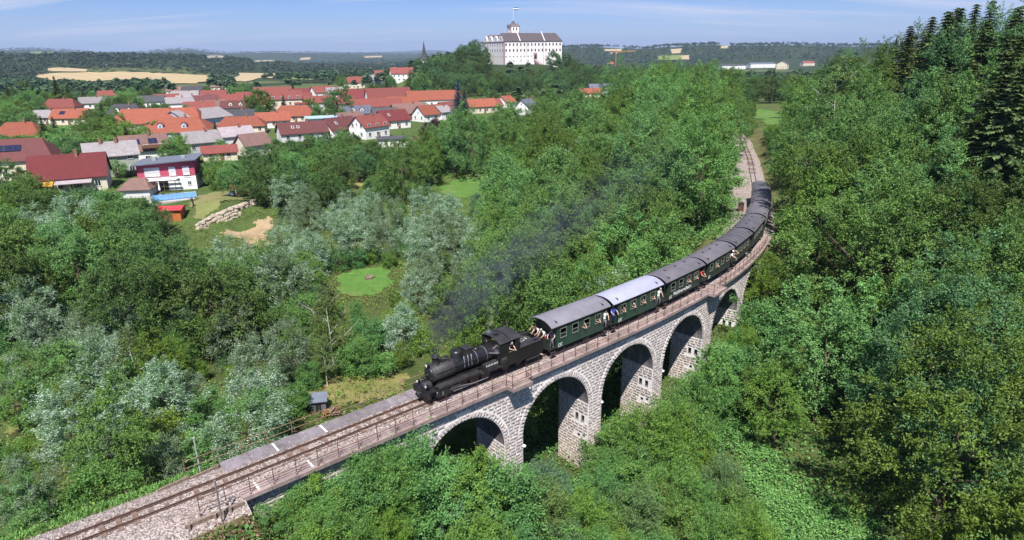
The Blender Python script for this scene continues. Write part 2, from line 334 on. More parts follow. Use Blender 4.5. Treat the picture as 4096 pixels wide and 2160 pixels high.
def ground_mat():
    t = NT('ground_cover'); a = t.attr('cov'); p = t.pos(); n = t.noise(0.22, p, 8, 0.70); n2 = t.noise(2.6, p, 6, 0.7); n3 = t.noise(0.012, p, 8, 0.62)
    c = t.mix(t.ramp(n, [(0.32, 0.55), (0.62, 0.0)]), a, (0.030, 0.045, 0.016), 'MIX')
    c = t.hsv(c, 0.5, 1.0, t.ramp(n2, [(0.25, 0.62), (0.75, 1.3)])); c = t.hsv(c, 0.5, 1.0, t.ramp(n3, [(0.3, 0.8), (0.7, 1.2)]))
    t.bsdf(c, 0.95, 0.1, nrm=t.bump(n2, 0.8, 0.25)); return t.m
GROUND = ground_mat()
def turf_mat(name, a, b, patch=None, sc=0.9):
    t = NT(name); p = t.pos(); n = t.noise(sc, p, 7, 0.66); n2 = t.noise(7, p, 4, 0.7); c = t.ramp(n, [(0.3, a), (0.7, b)])
    if patch: c = t.mix(t.ramp(t.noise(sc * 0.35, p, 5, 0.6), [(0.46, 0.0), (0.62, 0.8)]), c, patch)
    c = t.hsv(c, 0.5, 1.0, t.ramp(n2, [(0.25, 0.7), (0.75, 1.25)]))
    b = t.bsdf(c, 0.95, 0.1, nrm=t.bump(n2, 0.8, 0.08)); tr = t.new('ShaderNodeBsdfTransparent'); mx = t.new('ShaderNodeMixShader')   # ragged edge: the sheet breaks up towards its outline
    e = t.math('MULTIPLY_ADD', t.math('ADD', t.noise(1.1, p, 6, 0.7), t.noise(0.25, p, 4, 0.6)), 1.3, t.math('MULTIPLY_ADD', t.attr('edge', 'Fac'), 1.0, -1.75)); t.l.new(t.math('GREATER_THAN', e, 0.0), mx.inputs[0]); t.l.new(tr.outputs[0], mx.inputs[1]); t.l.new(b.outputs[0], mx.inputs[2]); t.l.new(mx.outputs[0], t.out.inputs[0]); return t.m
TURF = turf_mat('meadow_turf', (0.060, 0.138, 0.028), (0.095, 0.190, 0.042), (0.125, 0.175, 0.05), 0.6)
LAWN = turf_mat('garden_lawn', (0.115, 0.135, 0.045), (0.175, 0.185, 0.070), (0.21, 0.18, 0.095), 0.35)
DRYGR = turf_mat('dry_grass', (0.16, 0.15, 0.05), (0.27, 0.235, 0.10), (0.10, 0.14, 0.035), 0.5)
SANDY = turf_mat('sandy_soil', (0.27, 0.19, 0.11), (0.37, 0.275, 0.17), (0.20, 0.19, 0.08), 0.3)
def field_mat(name, a, b, rot, sc):
    t = NT(name); p = t.pos(); w = t.new('ShaderNodeTexWave'); w.inputs['Scale'].default_value = sc; w.inputs['Distortion'].default_value = 0.6; w.inputs['Detail'].default_value = 2
    t.l.new(t.mapv(p, (1, 1, 1), (0, 0, rot)), w.inputs[0]); n = t.noise(0.02, p, 5)
    t.bsdf(t.mix(t.ramp(w.outputs[1], [(0.42, 0.0), (0.6, 0.9)]), t.ramp(n, [(0.3, a), (0.7, tuple(x * 1.15 for x in a))]), b), 0.95, 0.05); return t.m
ASPHALT = paint('asphalt', (0.09, 0.088, 0.092), 0.9, 0.2, 0.15, 1.5)
PAVING = paint('paving', (0.38, 0.36, 0.345), 0.85, 0.2, 0.15, 2)
# ------------------------------------------------------------------ terrain
_pts = []
def _p(px, py, z): v = at(px, py, z); _pts.append((v.x, v.y, z))
for px, py, z in [(300,1100,-9),(60,900,-9.5),(450,850,-10),(805,1012,-9.5),(915,710,-11.5),(700,800,-11),(1180,460,-10),(650,600,-9),(600,570,-8.2),
    (560,518,-5),(480,500,-4.8),(690,478,-5.2),(620,480,-4.9),(430,480,-4.6),(200,470,-4),(40,460,-3.6),(120,520,-5),(60,560,-6),(1000,375,-5.5),(1075,388,-6.2),(850,460,-8),(950,420,-7),
    (700,300,-4.5),(300,330,-3.5),(1000,290,-5),(500,240,-6),(200,280,-4.5),(900,250,-6.5),(1250,245,-6.5),(1150,270,-6),(1450,245,-5.5),(300,600,-8),(150,700,-9)]: _p(px, py, z)
for s_, l_, z in [(58,-6,-12),(66,-7,-13),(75,-6,-12),(85,-6,-9),(95,-5,-5),(47,-5,-9.5),(41,-5,-6.0),(36,-4.5,-3.2),(31,-5,-1.6),(24,-5,-1.0),(16,-5,-1.0),(58,6,-12),(75,6,-12.5),(88,6,-8.5),(97,5,-4),(46,5,-8.8),(38,5,-7),(30,6,-5),(22,6,-4),(14,8,-4.5),
    (105,-6,0.5),(120,-6,1.5),(140,-6,2),(105,6,-1.5),(120,8,-1.2),(140,8,-0.8),(160,8,0),(160,-8,2.5),(190,-8,1.5),(190,8,0)]:
    v = on(s_, l_); _pts.append((v[0], v[1], z))
_pts += [(20,35,-13.5),(30,22,-13.5),(40,42,-11.5),(14,18,-13),(2,26,-12),(-9,18,-8),(-20,8,-3.5),(0,8,-10),(12,36,-13),(0,34,-10.5),(-5,30,-8),
    (52,32,-8),(70,50,0),(58,72,0),(46,76,-2),(38,66,-6),(90,40,7),(100,90,10),(72,110,5),(140,140,12),(62,140,4),(56,122,3),(120,40,12),(50,55,-5),(60,15,-8),(150,90,16),(200,200,10),
    (20,90,-10),(0,80,-12),(-15,100,-11),(20,120,-7),(34,132,-2.5),(8,160,-7),(38,172,-0.5),(0,205,-7),(36,222,-1),(92,232,0),(110,260,-0.5),(30,300,-4),(100,330,-3),(-22,150,-10),(160,330,-2),(120,500,-6),(-40,60,-10),(-50,30,-9),(-40,90,-10.5),(-60,70,-9),(-80,50,-8.5),(-90,100,-6.5),(-120,130,-4),(-60,0,-6),(0,-10,-8),(60,-20,-6),(-30,-20,-4),(-150,80,-5),(-200,200,-3.5),(200,0,14),(-250,50,-4),(0,430,-7),(-100,430,-7),(-300,420,-6),(200,500,-7),(300,300,2)]
_P = np.array(_pts); _D = np.linalg.norm(_P[:, None, :2] - _P[None, :, :2], axis=2)
_n = len(_P); _A = np.zeros((_n + 3, _n + 3)); _A[:_n, :_n] = -_D - np.eye(_n) * 2.0; _A[:_n, _n] = 1; _A[:_n, _n + 1:] = _P[:, :2] / 100; _A[_n:, :_n] = _A[:_n, _n:].T
_W = np.linalg.solve(_A, np.r_[_P[:, 2], 0, 0, 0])
def _near(x, y):
    o = np.empty_like(x)
    for a in range(0, len(x), 20000):
        d = np.hypot(x[a:a + 20000, None] - _P[None, :, 0], y[a:a + 20000, None] - _P[None, :, 1])
        o[a:a + 20000] = -d @ _W[:_n] + _W[_n] + x[a:a + 20000] / 100 * _W[_n + 1] + y[a:a + 20000] / 100 * _W[_n + 2]
    return np.clip(o, -16, 22)
def crest(px, tab, R0):               # ridge heights that put its skyline where the photograph has it
    py = np.interp(px, [a for a, b in tab], [b for a, b in tab]); out = np.empty_like(px)
    x = (px * K - 2048) / F; y = -(py * K - 1080) / F
    dx = RX[0] * x + UX[0] * y; dy = RX[1] * x + UX[1] * y + FX[1]; dz = RX[2] * x + UX[2] * y + FX[2]
    return CAMH + R0 * dz / np.hypot(dx, dy)
RIDGES = [(5600, 900, [(-400,128),(0,127),(50,125),(100,125),(160,128),(250,135),(330,135),(380,131),(450,125),(500,127),(560,134),(700,133),(860,135),(1000,138),(1110,139),(1200,145),(1330,170),(2576,170)]),
          (1750, 330, [(-400,150),(0,147),(100,149),(200,148),(300,146),(450,149),(550,152),(620,160),(750,172),(900,180),(1000,185),(2576,230)]),
          (3000, 450, [(-400,200),(900,190),(1000,165),(1080,148),(1130,140),(1250,140),(1300,155),(1400,150),(2576,200)]),
          (2700, 480, [(-400,220),(1300,170),(1400,122),(1440,120),(1500,119),(1580,123),(1625,124),(1660,119),(1700,118),(1730,116),(1800,113),(1850,116),(2000,114),(2190,118),(2700,112)]),
          (13500, 2200, [(-400,134),(860,133),(930,131),(1010,129),(1060,126),(1110,126),(1140,131),(1300,128),(1600,123),(1760,121),(1830,120),(2700,112)])]
CASTLE_D = 560.0
_cv = ray(1262, 170); CASTLE = Vector((_cv.x, _cv.y, 0)) / math.hypot(_cv.x, _cv.y) * (CASTLE_D + 22)
def zt(x, y, bed=True):
    sh = np.shape(x); x = np.atleast_1d(np.asarray(x, float)).ravel(); y = np.atleast_1d(np.asarray(y, float)).ravel()
    r = np.hypot(x, y); z = np.empty_like(r)
    base = np.interp(r, [400, 600, 900, 1500, 3000, 6000, 12000, 30000], [-7, -8, -13, -24, -38, -48, -62, -62])
    nr = r < 700
    yy = np.maximum(y, 1.0); px, _, _ = project(np.stack([x, yy, np.full_like(x, CAMH)], -1)); px = np.clip(px, -400, 2900); front = np.clip(y / (r + 1e-6) * 3, 0, 1)
    far = base.copy()
    for R0, wd, tab in RIDGES:
        c = crest(px, tab, R0); g = np.exp(-((r - R0) / wd) ** 2); far = np.maximum(far, base + (c - base) * g * front)
    far += 1.2 * np.sin(x / 61 + 1) * np.sin(y / 83) * np.clip((r - 700) / 800, 0, 1)
    z[:] = far
    if nr.any():
        n_ = _near(x[nr], y[nr]); w = np.clip((r[nr] - 420) / 220, 0, 1); w = w * w * (3 - 2 * w); z[nr] = n_ * (1 - w) + far[nr] * w
    dx, dy = x - CASTLE.x, y - CASTLE.y
    u = dx * 0.97 + dy * 0.1
    z += 18.5 * np.exp(-((np.maximum(np.abs(u + 12) - 40, 0) / 34) ** 2 + (np.maximum(np.abs(dy) - 26, 0) / 38) ** 2))
    if bed:
        k = r < 330
        if k.any():
            s, l = to_line(x[k], y[k]); zz = z[k]; al = np.abs(l)
            w = np.where((s < 33) | (s > 101), 1.0, 0.0)
            lim = np.where(s < 33, np.where(l < 0, 3.3, 2.5), np.where(l > 0, 4.2, 2.4))
            t = np.clip((al - lim) / 4.0, 0, 1); t = t * t * (3 - 2 * t)
            ww = np.where((l > -60) & (al < lim + 4), (1 - t) * w, 0); z[k] = zz * (1 - ww) + (-0.62) * ww
    return z.reshape(sh)
def z1(x, y): return float(zt(np.array([x]), np.array([y]))[0])
def hit(px, py, lift=0.0, rmax=9000):  # where the ray of a photo reading meets the ground raised by lift
    d = ray(px, py); dh = math.hypot(d.x, d.y); ts = np.concatenate([np.arange(12, 400, 1.0), np.geomspace(400, rmax, 500)])
    X = d.x / dh * ts; Y = d.y / dh * ts; Z = CAMH + d.z / dh * ts; g = Z - (zt(X, Y) + lift)
    i = np.argmax(g < 0)
    if g[i] >= 0: return None
    j = max(i - 1, 0); f = g[j] / (g[j] - g[i] + 1e-9); t = ts[j] + (ts[i] - ts[j]) * f
    return Vector((d.x / dh * t, d.y / dh * t, CAMH + d.z / dh * t - lift))

def build_ground():
    a = np.concatenate([np.linspace(-180, -52, 40)[:-1], np.linspace(-52, 52, 290), np.linspace(52, 180, 40)[1:]])   # degrees from +Y
    r = np.concatenate([[0.5], np.geomspace(4, 330, 200), np.geomspace(330, 3600, 110)[1:], np.geomspace(3600, 18500, 30)[1:]])
    A, Rr = np.meshgrid(np.radians(a), r); X = Rr * np.sin(A); Y = Rr * np.cos(A); Z = zt(X, Y)
    nr, na = X.shape; v = np.stack([X, Y, Z], -1).reshape(-1, 3)
    i = np.arange(nr - 1)[:, None] * na + np.arange(na - 1)[None, :]
    q = np.stack([i, i + 1, i + na + 1, i + na], -1).reshape(-1, 4)
    x, y, z = v.T; rr = np.hypot(x, y)
    px, py, dz = project(v)
    cov = np.tile(np.array([0.080, 0.105, 0.032]), (len(v), 1))
    vil = (rr > 105) & (rr < 480) & (x < 5 + 0.0 * y) & (px < 1330); cov[vil] = (0.085, 0.125, 0.035)
    nz = np.sin(x / 37) * np.sin(y / 53 + 1) + np.sin(x / 91 + y / 140)
    farm = (rr > 480); cov[farm] = (0.028, 0.046, 0.018)
    op = farm & (rr < 1500) & (nz > 0.5); cov[op] = (0.10, 0.125, 0.045)
    plain = rr > 4800; cov[plain] = (0.032, 0.05, 0.024)
    dry = (px < 760) & (py > 760) & (rr < 90) & (nz > -0.2) & (dz > 0); cov[dry] = (0.16, 0.145, 0.06)
    s, l = to_line(x[rr < 330], y[rr < 330]); k = np.where(rr < 330)[0]
    emb = k[((s > 100) & (s < 215) & (np.abs(l) < 14))]; cov[emb] = (0.13, 0.125, 0.05)
    emb = k[((s < 40) & (np.abs(l) < 10) & (s > -10))]; cov[emb] = (0.15, 0.12, 0.06)
    me = npmesh('ground', v, q, {'cov': cov}, smooth=True)
    return tag(link('ground', me, None, GROUND), kind='structure')
build_ground()

def patch(name, poly, mat, lift=0.012, step=None, label=None):
    """a sheet draped on the ground inside an outline read off the photograph"""
    poly = np.array(poly, float); x0, y0 = poly.min(0); x1, y1 = poly.max(0)
    nx = max(8, int((x1 - x0) / (step or 9))); ny = max(5, int((y1 - y0) / ((step or 9) * 0.5)))
    dpt = [hit(px_, py_) for px_, py_ in poly]; dpt = [p for p in dpt if p is not None]
    # outline in plan, then a regular grid in plan
    P = np.array([(p.x, p.y) for p in dpt]); n = len(P); E = []
    for i in range(n):
        for t in np.linspace(0, 1, 7)[:-1]: E.append(P[i] * (1 - t) + P[(i + 1) % n] * t)
    E = np.array(E); E += rng.normal(size=E.shape) * (0.012 if name in ('field', 'road') else 0.035) * (E.max(0) - E.min(0)).min() * (0 if name == 'road' else 1); c0, c1 = E.min(0), E.max(0); size = max(c1 - c0); g = size / 46
    xs = np.arange(c0[0] + g / 2, c1[0], g); ys = np.arange(c0[1] + g / 2, c1[1], g)
    bm = __import__('bmesh').new(); vs = [bm.verts.new((e[0], e[1], 0)) for e in E]; bm.faces.new(vs)
    import bmesh
    for axis, lo, hi in (((1, 0, 0), c0[0], c1[0]), ((0, 1, 0), c0[1], c1[1])):
        for t in np.arange(lo + g, hi, g):
            bmesh.ops.bisect_plane(bm, geom=bm.verts[:] + bm.edges[:] + bm.faces[:], plane_co=(t, t, 0), plane_no=axis)
    co = np.array([v.co[:2] for v in bm.verts]); zz = zt(co[:, 0], co[:, 1]); rr = np.hypot(co[:, 0], co[:, 1])
    for v, z, r in zip(bm.verts, zz, rr): v.co.z = z + lift + r * 0.0006
    bmesh.ops.recalc_face_normals(bm, faces=bm.faces[:])
    for f in bm.faces:
        if f.normal.z < 0: f.normal_flip()
    A_, B_ = E, np.roll(E, -1, 0); dd = np.full(len(co), 1e9)
    for a, b in zip(A_, B_):
        u = np.clip(((co - a) @ (b - a)) / ((b - a) @ (b - a) + 1e-9), 0, 1); dd = np.minimum(dd, np.linalg.norm(a + u[:, None] * (b - a) - co, axis=1))
    me = bpy.data.meshes.new(name); bm.to_mesh(me); bm.free()
    me.attributes.new('edge', 'FLOAT', 'POINT').data.foreach_set('value', np.clip(dd / (0.16 * (E.max(0) - E.min(0)).min()), 0, 1.5).astype(np.float32))
    return tag(link(name, me, None, mat), kind='structure')
patch('meadow', [(838,690),(880,672),(950,668),(990,668),(995,700),(985,735),(930,748),(880,756),(845,745)], TURF)
patch('meadow', [(1095,470),(1150,445),(1232,418),(1236,470),(1225,490),(1160,505),(1100,490)], TURF)
patch('meadow', [(1870,282),(1900,272),(2005,285),(2030,310),(2000,326),(1905,318),(1880,300)], TURF)
patch('lawn', [(470,495),(560,478),(680,470),(705,480),(640,512),(500,570),(468,545)], LAWN)
patch('sandy_path', [(520,585),(600,560),(690,530),(706,560),(690,600),(700,660),(640,655),(590,610)], SANDY)
patch('dry_meadow', [(780,470),(840,455),(900,430),(930,405),(985,400),(990,425),(940,460),(870,500),(800,505)], DRYGR)
patch('dry_meadow', [(0,990),(70,985),(110,1035),(70,1080),(0,1140)], DRYGR)
patch('dry_meadow', [(540,800),(600,790),(640,805),(620,850),(560,860)], DRYGR)
patch('dry_meadow', [(720,985),(800,940),(900,930),(1040,925),(1040,1000),(900,1020),(780,1060)], DRYGR)
patch('road', [(510,300),(640,288),(760,282),(770,287),(640,297),(520,312)], ASPHALT)
patch('road', [(235,330),(330,325),(420,318),(425,323),(330,332),(240,340)], ASPHALT)
STRAW = field_mat('stubble_field', (0.40, 0.31, 0.18), (0.26, 0.20, 0.11), R(30), 0.012); STRAW2 = field_mat('straw_field', (0.36, 0.29, 0.18), (0.29, 0.23, 0.135), R(80), 0.02)
GREENF = field_mat('green_field', (0.15, 0.19, 0.06), (0.12, 0.16, 0.05), R(50), 0.02)
for poly, m_ in [([(82,192),(120,186),(310,182),(420,186),(520,191),(552,200),(492,212),(360,199),(210,207),(125,205)], STRAW), ([(120,173),(160,171),(222,176),(215,182),(120,181)], STRAW2),
                 ([(600,185),(700,186),(810,192),(800,198),(650,198),(620,207),(578,205)], STRAW2), ([(735,195),(800,198),(792,203),(738,201)], GREENF),
                 ([(520,142),(545,139),(566,142),(560,146),(525,147)], STRAW2), ([(640,153),(690,152),(690,156),(640,157)], STRAW2), ([(755,147),(782,145),(780,151),(755,152)], STRAW2), ([(915,142),(960,141),(962,145),(918,147)], STRAW2), ([(75,131),(140,132),(125,137),(80,136)], GREENF),
                 ([(1655,142),(1712,139),(1716,151),(1655,153)], GREENF), ([(1712,141),(1734,140),(1734,151),(1716,151)], STRAW2), ([(1686,125),(1714,123),(1712,135),(1690,136)], STRAW2), ([(1520,125),(1565,124),(1563,130),(1522,130)], STRAW2), ([(1814,117),(1832,116),(1830,123),(1812,123)], STRAW2)]:
    patch('field', poly, m_, lift=0.4)
# ------------------------------------------------------------------ the stone viaduct
WF = 1.78                                                      # half width of the masonry
ARCH = [(48.3, 3.72), (57.65, 3.75), (66.8, 3.7), (75.95, 3.8), (85.4, 3.6), (94.4, 3.55)]
ZCR = -1.78; VT = 0.50
via = thing('stone_viaduct', 'curved grey granite railway viaduct with round arches carrying the steam train', 'viaduct', tuple(on(66, 0, -12)))
VO = np.array(via.location)
def vmesh(name, v, q, mat, attr=None, nper=4, smooth=False, parent=None):
    v = np.asarray(v, float).reshape(-1, 3) - VO
    o = link(name, npmesh(name, v, q, attr, smooth, nper), parent or via, mat); return o
class Q:
    def __init__(s): s.v = []; s.c = []
    def quad(s, a, b, c, d, col=None): s.v += [a, b, c, d]; s.c.append(col if col is not None else (0.4, 0.4, 0.4))
    def make(s, name, mat, attr=None, **k):
        n = len(s.v) // 4; return vmesh(name, s.v, np.arange(n * 4).reshape(-1, 4), mat, {attr: np.array(s.c)} if attr else None, **k)
S0, S1, ZT = 32.8, 101.5, -0.44
def zlow(s, l): p = on(s, l); return z1(p[0], p[1]) - 1.5
def arch_at(s):
    for c, r in ARCH:
        if abs(s - c) < r: return c, r
    return None
cuts = [S0]
for c, r in ARCH:
    cuts += list(np.linspace(cuts[-1], c - r, 4)[1:]); cuts += [c - r * math.cos(a) for a in np.linspace(0, math.pi, 25)[1:]]
cuts += list(np.linspace(cuts[-1], S1, 5)[1:])
HOLES = {}                                                     # pockets in the pier flanks
core = Q(); vault = Q()
for sgn in (-1, 1):
    for a, b in zip(cuts[:-1], cuts[1:]):
        if b - a < 1e-6: continue
        m = arch_at((a + b) / 2)
        def bot(s): return (ZCR - m[1] + math.sqrt(max(m[1] ** 2 - (s - m[0]) ** 2, 0))) if m else -15.0
        A, B = bot(a), bot(b)
        core.quad(on(a, sgn * WF, A), on(b, sgn * WF, B), on(b, sgn * WF, ZT), on(a, sgn * WF, ZT))
for a, b in zip(cuts[:-1], cuts[1:]):
    core.quad(on(a, -WF, ZT), on(b, -WF, ZT), on(b, WF, ZT), on(a, WF, ZT))
    m = arch_at((a + b) / 2)
    if m and b - a > 1e-6:
        if b - m[0] > m[1] - 1e-6: lining_end = True
        else: lining_end = False
        f = lambda s: ZCR - m[1] + math.sqrt(max(m[1] ** 2 - (s - m[0]) ** 2, 0))
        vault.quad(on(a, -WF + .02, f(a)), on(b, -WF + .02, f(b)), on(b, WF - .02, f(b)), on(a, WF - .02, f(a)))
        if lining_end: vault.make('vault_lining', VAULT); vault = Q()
slots = [(-1.35, -1.0, -7.6, -6.9), (-0.65, -0.3, -7.6, -6.9), (-0.9, -0.6, -9.2, -8.9), (-1.5, -1.2, -9.0, -8.75)]
for c, r in ARCH:
    zs = ZCR - r
    for e, vis in ((c - r, False), (c + r, True)):
        if not vis or e > 92: core.quad(on(e, -WF, zs), on(e, WF, zs), on(e, WF, -15), on(e, -WF, -15)); continue
        ls = sorted({-WF, WF, *[x for s_ in slots for x in s_[:2]]}); zz = sorted({zs, -15.0, *[x for s_ in slots for x in s_[2:]]})
        for l0, l1 in zip(ls[:-1], ls[1:]):
            for za, zb in zip(zz[:-1], zz[1:]):
                if any(l0 >= h[0] - 1e-6 and l1 <= h[1] + 1e-6 and za >= h[2] - 1e-6 and zb <= h[3] + 1e-6 for h in slots): continue
                core.quad(on(e, l0, za), on(e, l1, za), on(e, l1, zb), on(e, l0, zb))
        for l0, l1, za, zb in slots:                           # the recess behind each pocket
            vault = Q()
            d = e + 0.55
            vault.quad(on(d, l0, za), on(d, l1, za), on(d, l1, zb), on(d, l0, zb)); vault.quad(on(e, l0, za), on(d, l0, za), on(d, l0, zb), on(e, l0, zb)); vault.quad(on(e, l1, za), on(d, l1, za), on(d, l1, zb), on(e, l1, zb))
            vault.quad(on(e, l0, zb), on(e, l1, zb), on(d, l1, zb), on(d, l0, zb)); vault.quad(on(e, l0, za), on(e, l1, za), on(d, l1, za), on(d, l0, za))
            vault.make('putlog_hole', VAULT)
for e in (S0, S1): core.quad(on(e, -WF, -15), on(e, WF, -15), on(e, WF, ZT), on(e, -WF, ZT))
core.make('masonry', MORTAR)

# single blocks: a rock-faced stone standing proud of the mortar
TINTS = [(0.42, 0.385, 0.39), (0.52, 0.47, 0.455), (0.33, 0.305, 0.32), (0.60, 0.54, 0.51), (0.25, 0.235, 0.25), (0.50, 0.44, 0.41), (0.40, 0.345, 0.33)]
blocks = []                                                    # (size, name, verts 9, tint)
def block(name, pts, nrm, proud, name_size=None):
    """pts: four corners on the wall, nrm: outward; 12 triangles"""
    P = np.array(pts, float); c = P.mean(0); nrm = np.asarray(nrm, float)
    back = P - nrm * 0.03; inset = 0.035
    fr = P + (c - P) * np.clip(inset / (np.linalg.norm(c - P, axis=1, keepdims=True) + 1e-6), 0, .3) + nrm * (proud * rng.uniform(0.55, 1.0, (4, 1)))
    mid = c + nrm * proud * rng.uniform(1.1, 1.9) + (P[1] - P[0]) * rng.uniform(-.15, .15)
    area = np.linalg.norm(P[1] - P[0]) * np.linalg.norm(P[3] - P[0]); d = np.linalg.norm(c - np.array([0, 0, CAMH]))
    blocks.append((area / d ** 2, name, np.vstack([back, fr, mid[None]]), TINTS[rng.integers(len(TINTS))]))
TRI = np.array([[0,1,5],[0,5,4],[1,2,6],[1,6,5],[2,3,7],[2,7,6],[3,0,4],[3,4,7],[4,5,8],[5,6,8],[6,7,8],[7,4,8]])
g_ = 0.026
def nface(s): t = heading(s); return np.array([math.sin(t), -math.cos(t), 0.0])
for ai, (c, r) in enumerate(ARCH):                             # voussoirs, some of them two stones deep
    nv = int(math.pi * (r + .25) / 0.30)
    for k in range(nv):
        t0, t1 = math.pi * k / nv, math.pi * (k + 1) / nv; lim = VT * rng.uniform(0.88, 1.12)
        parts = [(0, lim)] if rng.random() < 0.72 else [(0, lim * .5), (lim * .5, lim)]
        for u, w in parts:
            R0, R1 = r + u + g_, r + w - g_; dt = g_ / r
            q = [(R0, t0 + dt), (R0, t1 - dt), (R1, t1 - dt), (R1, t0 + dt)]
            block('arch_stone', [on(c - rr * math.cos(t), -WF, ZCR - r + rr * math.sin(t)) for rr, t in q], nface(c), 0.07)
CH = 0.285; z = ZT - 0.03; row = 0
while z > -12.8:                                               # courses of the near face
    zb = z - CH; zm = (z + zb) / 2; iv = [(S0, S1)]
    for c, r in ARCH:
        zs = ZCR - r; ro = r + VT
        if zb < ZCR + VT:
            if zb >= zs - 0.05: h = math.sqrt(max(ro ** 2 - (max(zb, zs) - zs) ** 2, 0)) + 0.02
            else: h = r + 0.01
            if zb >= zs - 0.05 and zb < zs + 0.6: h = ro
            n_ = []
            for a, b in iv:
                if c + h <= a or c - h >= b: n_.append((a, b)); continue
                if c - h > a: n_.append((a, c - h))
                if c + h < b: n_.append((c + h, b))
            iv = n_
    for a, b in iv:
        if b - a < 0.12: continue
        x = a - (0.3 if row % 2 and a == S0 else 0); first = True
        while x < b - 0.02:
            w = rng.uniform(0.42, 0.82) * (0.6 if first and row % 2 else 1); first = False
            e = x + w
            if b - e < 0.25: e = b
            x0, x1 = max(x, a) + g_, e - g_
            if x1 - x0 > 0.08 and zlow((x0 + x1) / 2, -WF) + 1.0 < z:
                j = rng.uniform(-.012, .012)
                block('stone', [on(x0, -WF, zb + g_ + j), on(x1, -WF, zb + g_ - j), on(x1, -WF, z - g_ - j), on(x0, -WF, z - g_ + j)], nface((x0 + x1) / 2), 0.055)
            x = e
    z = zb; row += 1
for c, r in ARCH[:5]:                                          # courses of the sunlit pier flanks that face down the line
    e = c + r; z = ZCR - r - 0.0; row = 0; t = heading(e); nr_ = np.array([-math.cos(t), -math.sin(t), 0])
    while z > -12.5:
        zb = z - CH; x = -WF
        while x < WF - 0.02:
            y2 = x + rng.uniform(0.35, 0.75); y2 = WF if WF - y2 < 0.2 else y2
            if not any(x < h[1] and y2 > h[0] and zb < h[3] and z > h[2] for h in slots) and zlow(e, x) + 1 < z:
                block('stone', [on(e, x + g_, zb + g_), on(e, y2 - g_, zb + g_), on(e, y2 - g_, z - g_), on(e, x + g_, z - g_)], nr_, 0.05)
            x = y2
        z = zb
blocks.sort(key=lambda b: -b[0])
cnt = {}; rest = {'stone': [], 'arch_stone': []}; STN = 0
for b in blocks:
    n = cnt.get(b[1], 0); cnt[b[1]] = n + 1
    if n >= 290: rest[b[1]].append(b); continue
    cen = b[2].mean(0)
    me = npmesh(b[1], b[2] - cen, TRI, {'tint': np.tile(np.array(b[3]), (12, 1))}, False, 3)
    o = link(b[1], me, via, STONE); o.location = Vector(cen - VO)
for nm, bl in rest.items():
    if bl:
        V = np.vstack([b[2] for b in bl]); T_ = np.vstack([TRI + 9 * i for i in range(len(bl))]); C_ = np.repeat(np.array([b[3] for b in bl]), 12, axis=0)
        o = vmesh('distant_stones' if nm == 'stone' else 'distant_arch_stones', V, T_, STONE, {'tint': C_}, 3); tag(o, kind='stuff')
# corbel stones that stick out of the piers
for s_, z_ in ((53.98, -6.4), (63.1, -6.0), (72.2, -6.3)):
    p = on(s_, -1.75, z_) - VO; m_ = MB(); m_.sphere((0, 0, 0), 0.19, 7, 5, 0, (1.2, 0.9, 0.7)); o = m_.obj('corbel', MORTAR, via); o.location = Vector(p)

def slab(name, s0, s1, l0, l1, z0, z1_, mat, parent=via, n=2):
    v = []; f = []
    for i in range(n + 1):
        s = s0 + (s1 - s0) * i / n
        for l, z in ((l0, z0), (l1, z0), (l1, z1_), (l0, z1_)): v.append(on(s, l, z) - VO)
    for i in range(n):
        a = i * 4
        for k in range(4): f.append((a + k, a + (k + 1) % 4, a + 4 + (k + 1) % 4, a + 4 + k))
    f += [(0, 1, 2, 3), (n * 4, n * 4 + 3, n * 4 + 2, n * 4 + 1)]
    return link(name, npmesh(name, v, f), parent, mat)
ST = 1.62; s = S0; k = 0
REFUGE = [(52.05, 54.0), (79.4, 82.2)]
while s < S1 - 0.2:
    e = min(s + ST, S1); j = rng.uniform(-.012, .012)
    slab('deck_slab', s + .012, e - .012, -2.20, -1.18 + rng.uniform(-.03, .03), -0.44, -0.19 + j, SLAB_N)
    j = rng.uniform(-.012, .012)
    slab('deck_slab', s + .012, e - .012, 0.93 + rng.uniform(-.03, .03), 2.18, -0.44, -0.19 + j, SLAB_F)
    if k in (0, 2): slab('lime_joint', s + .9, s + 1.02, -2.0, -1.2, -0.2, -0.168, TINWHITE, n=1)
    if k in (1, 3): slab('lime_joint', s + 1.57, s + 1.68, 0.98, 2.05, -0.2, -0.168, TINWHITE, n=1)
    s = e; k += 1
for a, b in REFUGE:
    slab('refuge_slab', a, b, -2.85, -2.202, -0.46, -0.185, SLAB_N); slab('refuge_slab', a, b, 2.182, 2.80, -0.46, -0.185, SLAB_F)

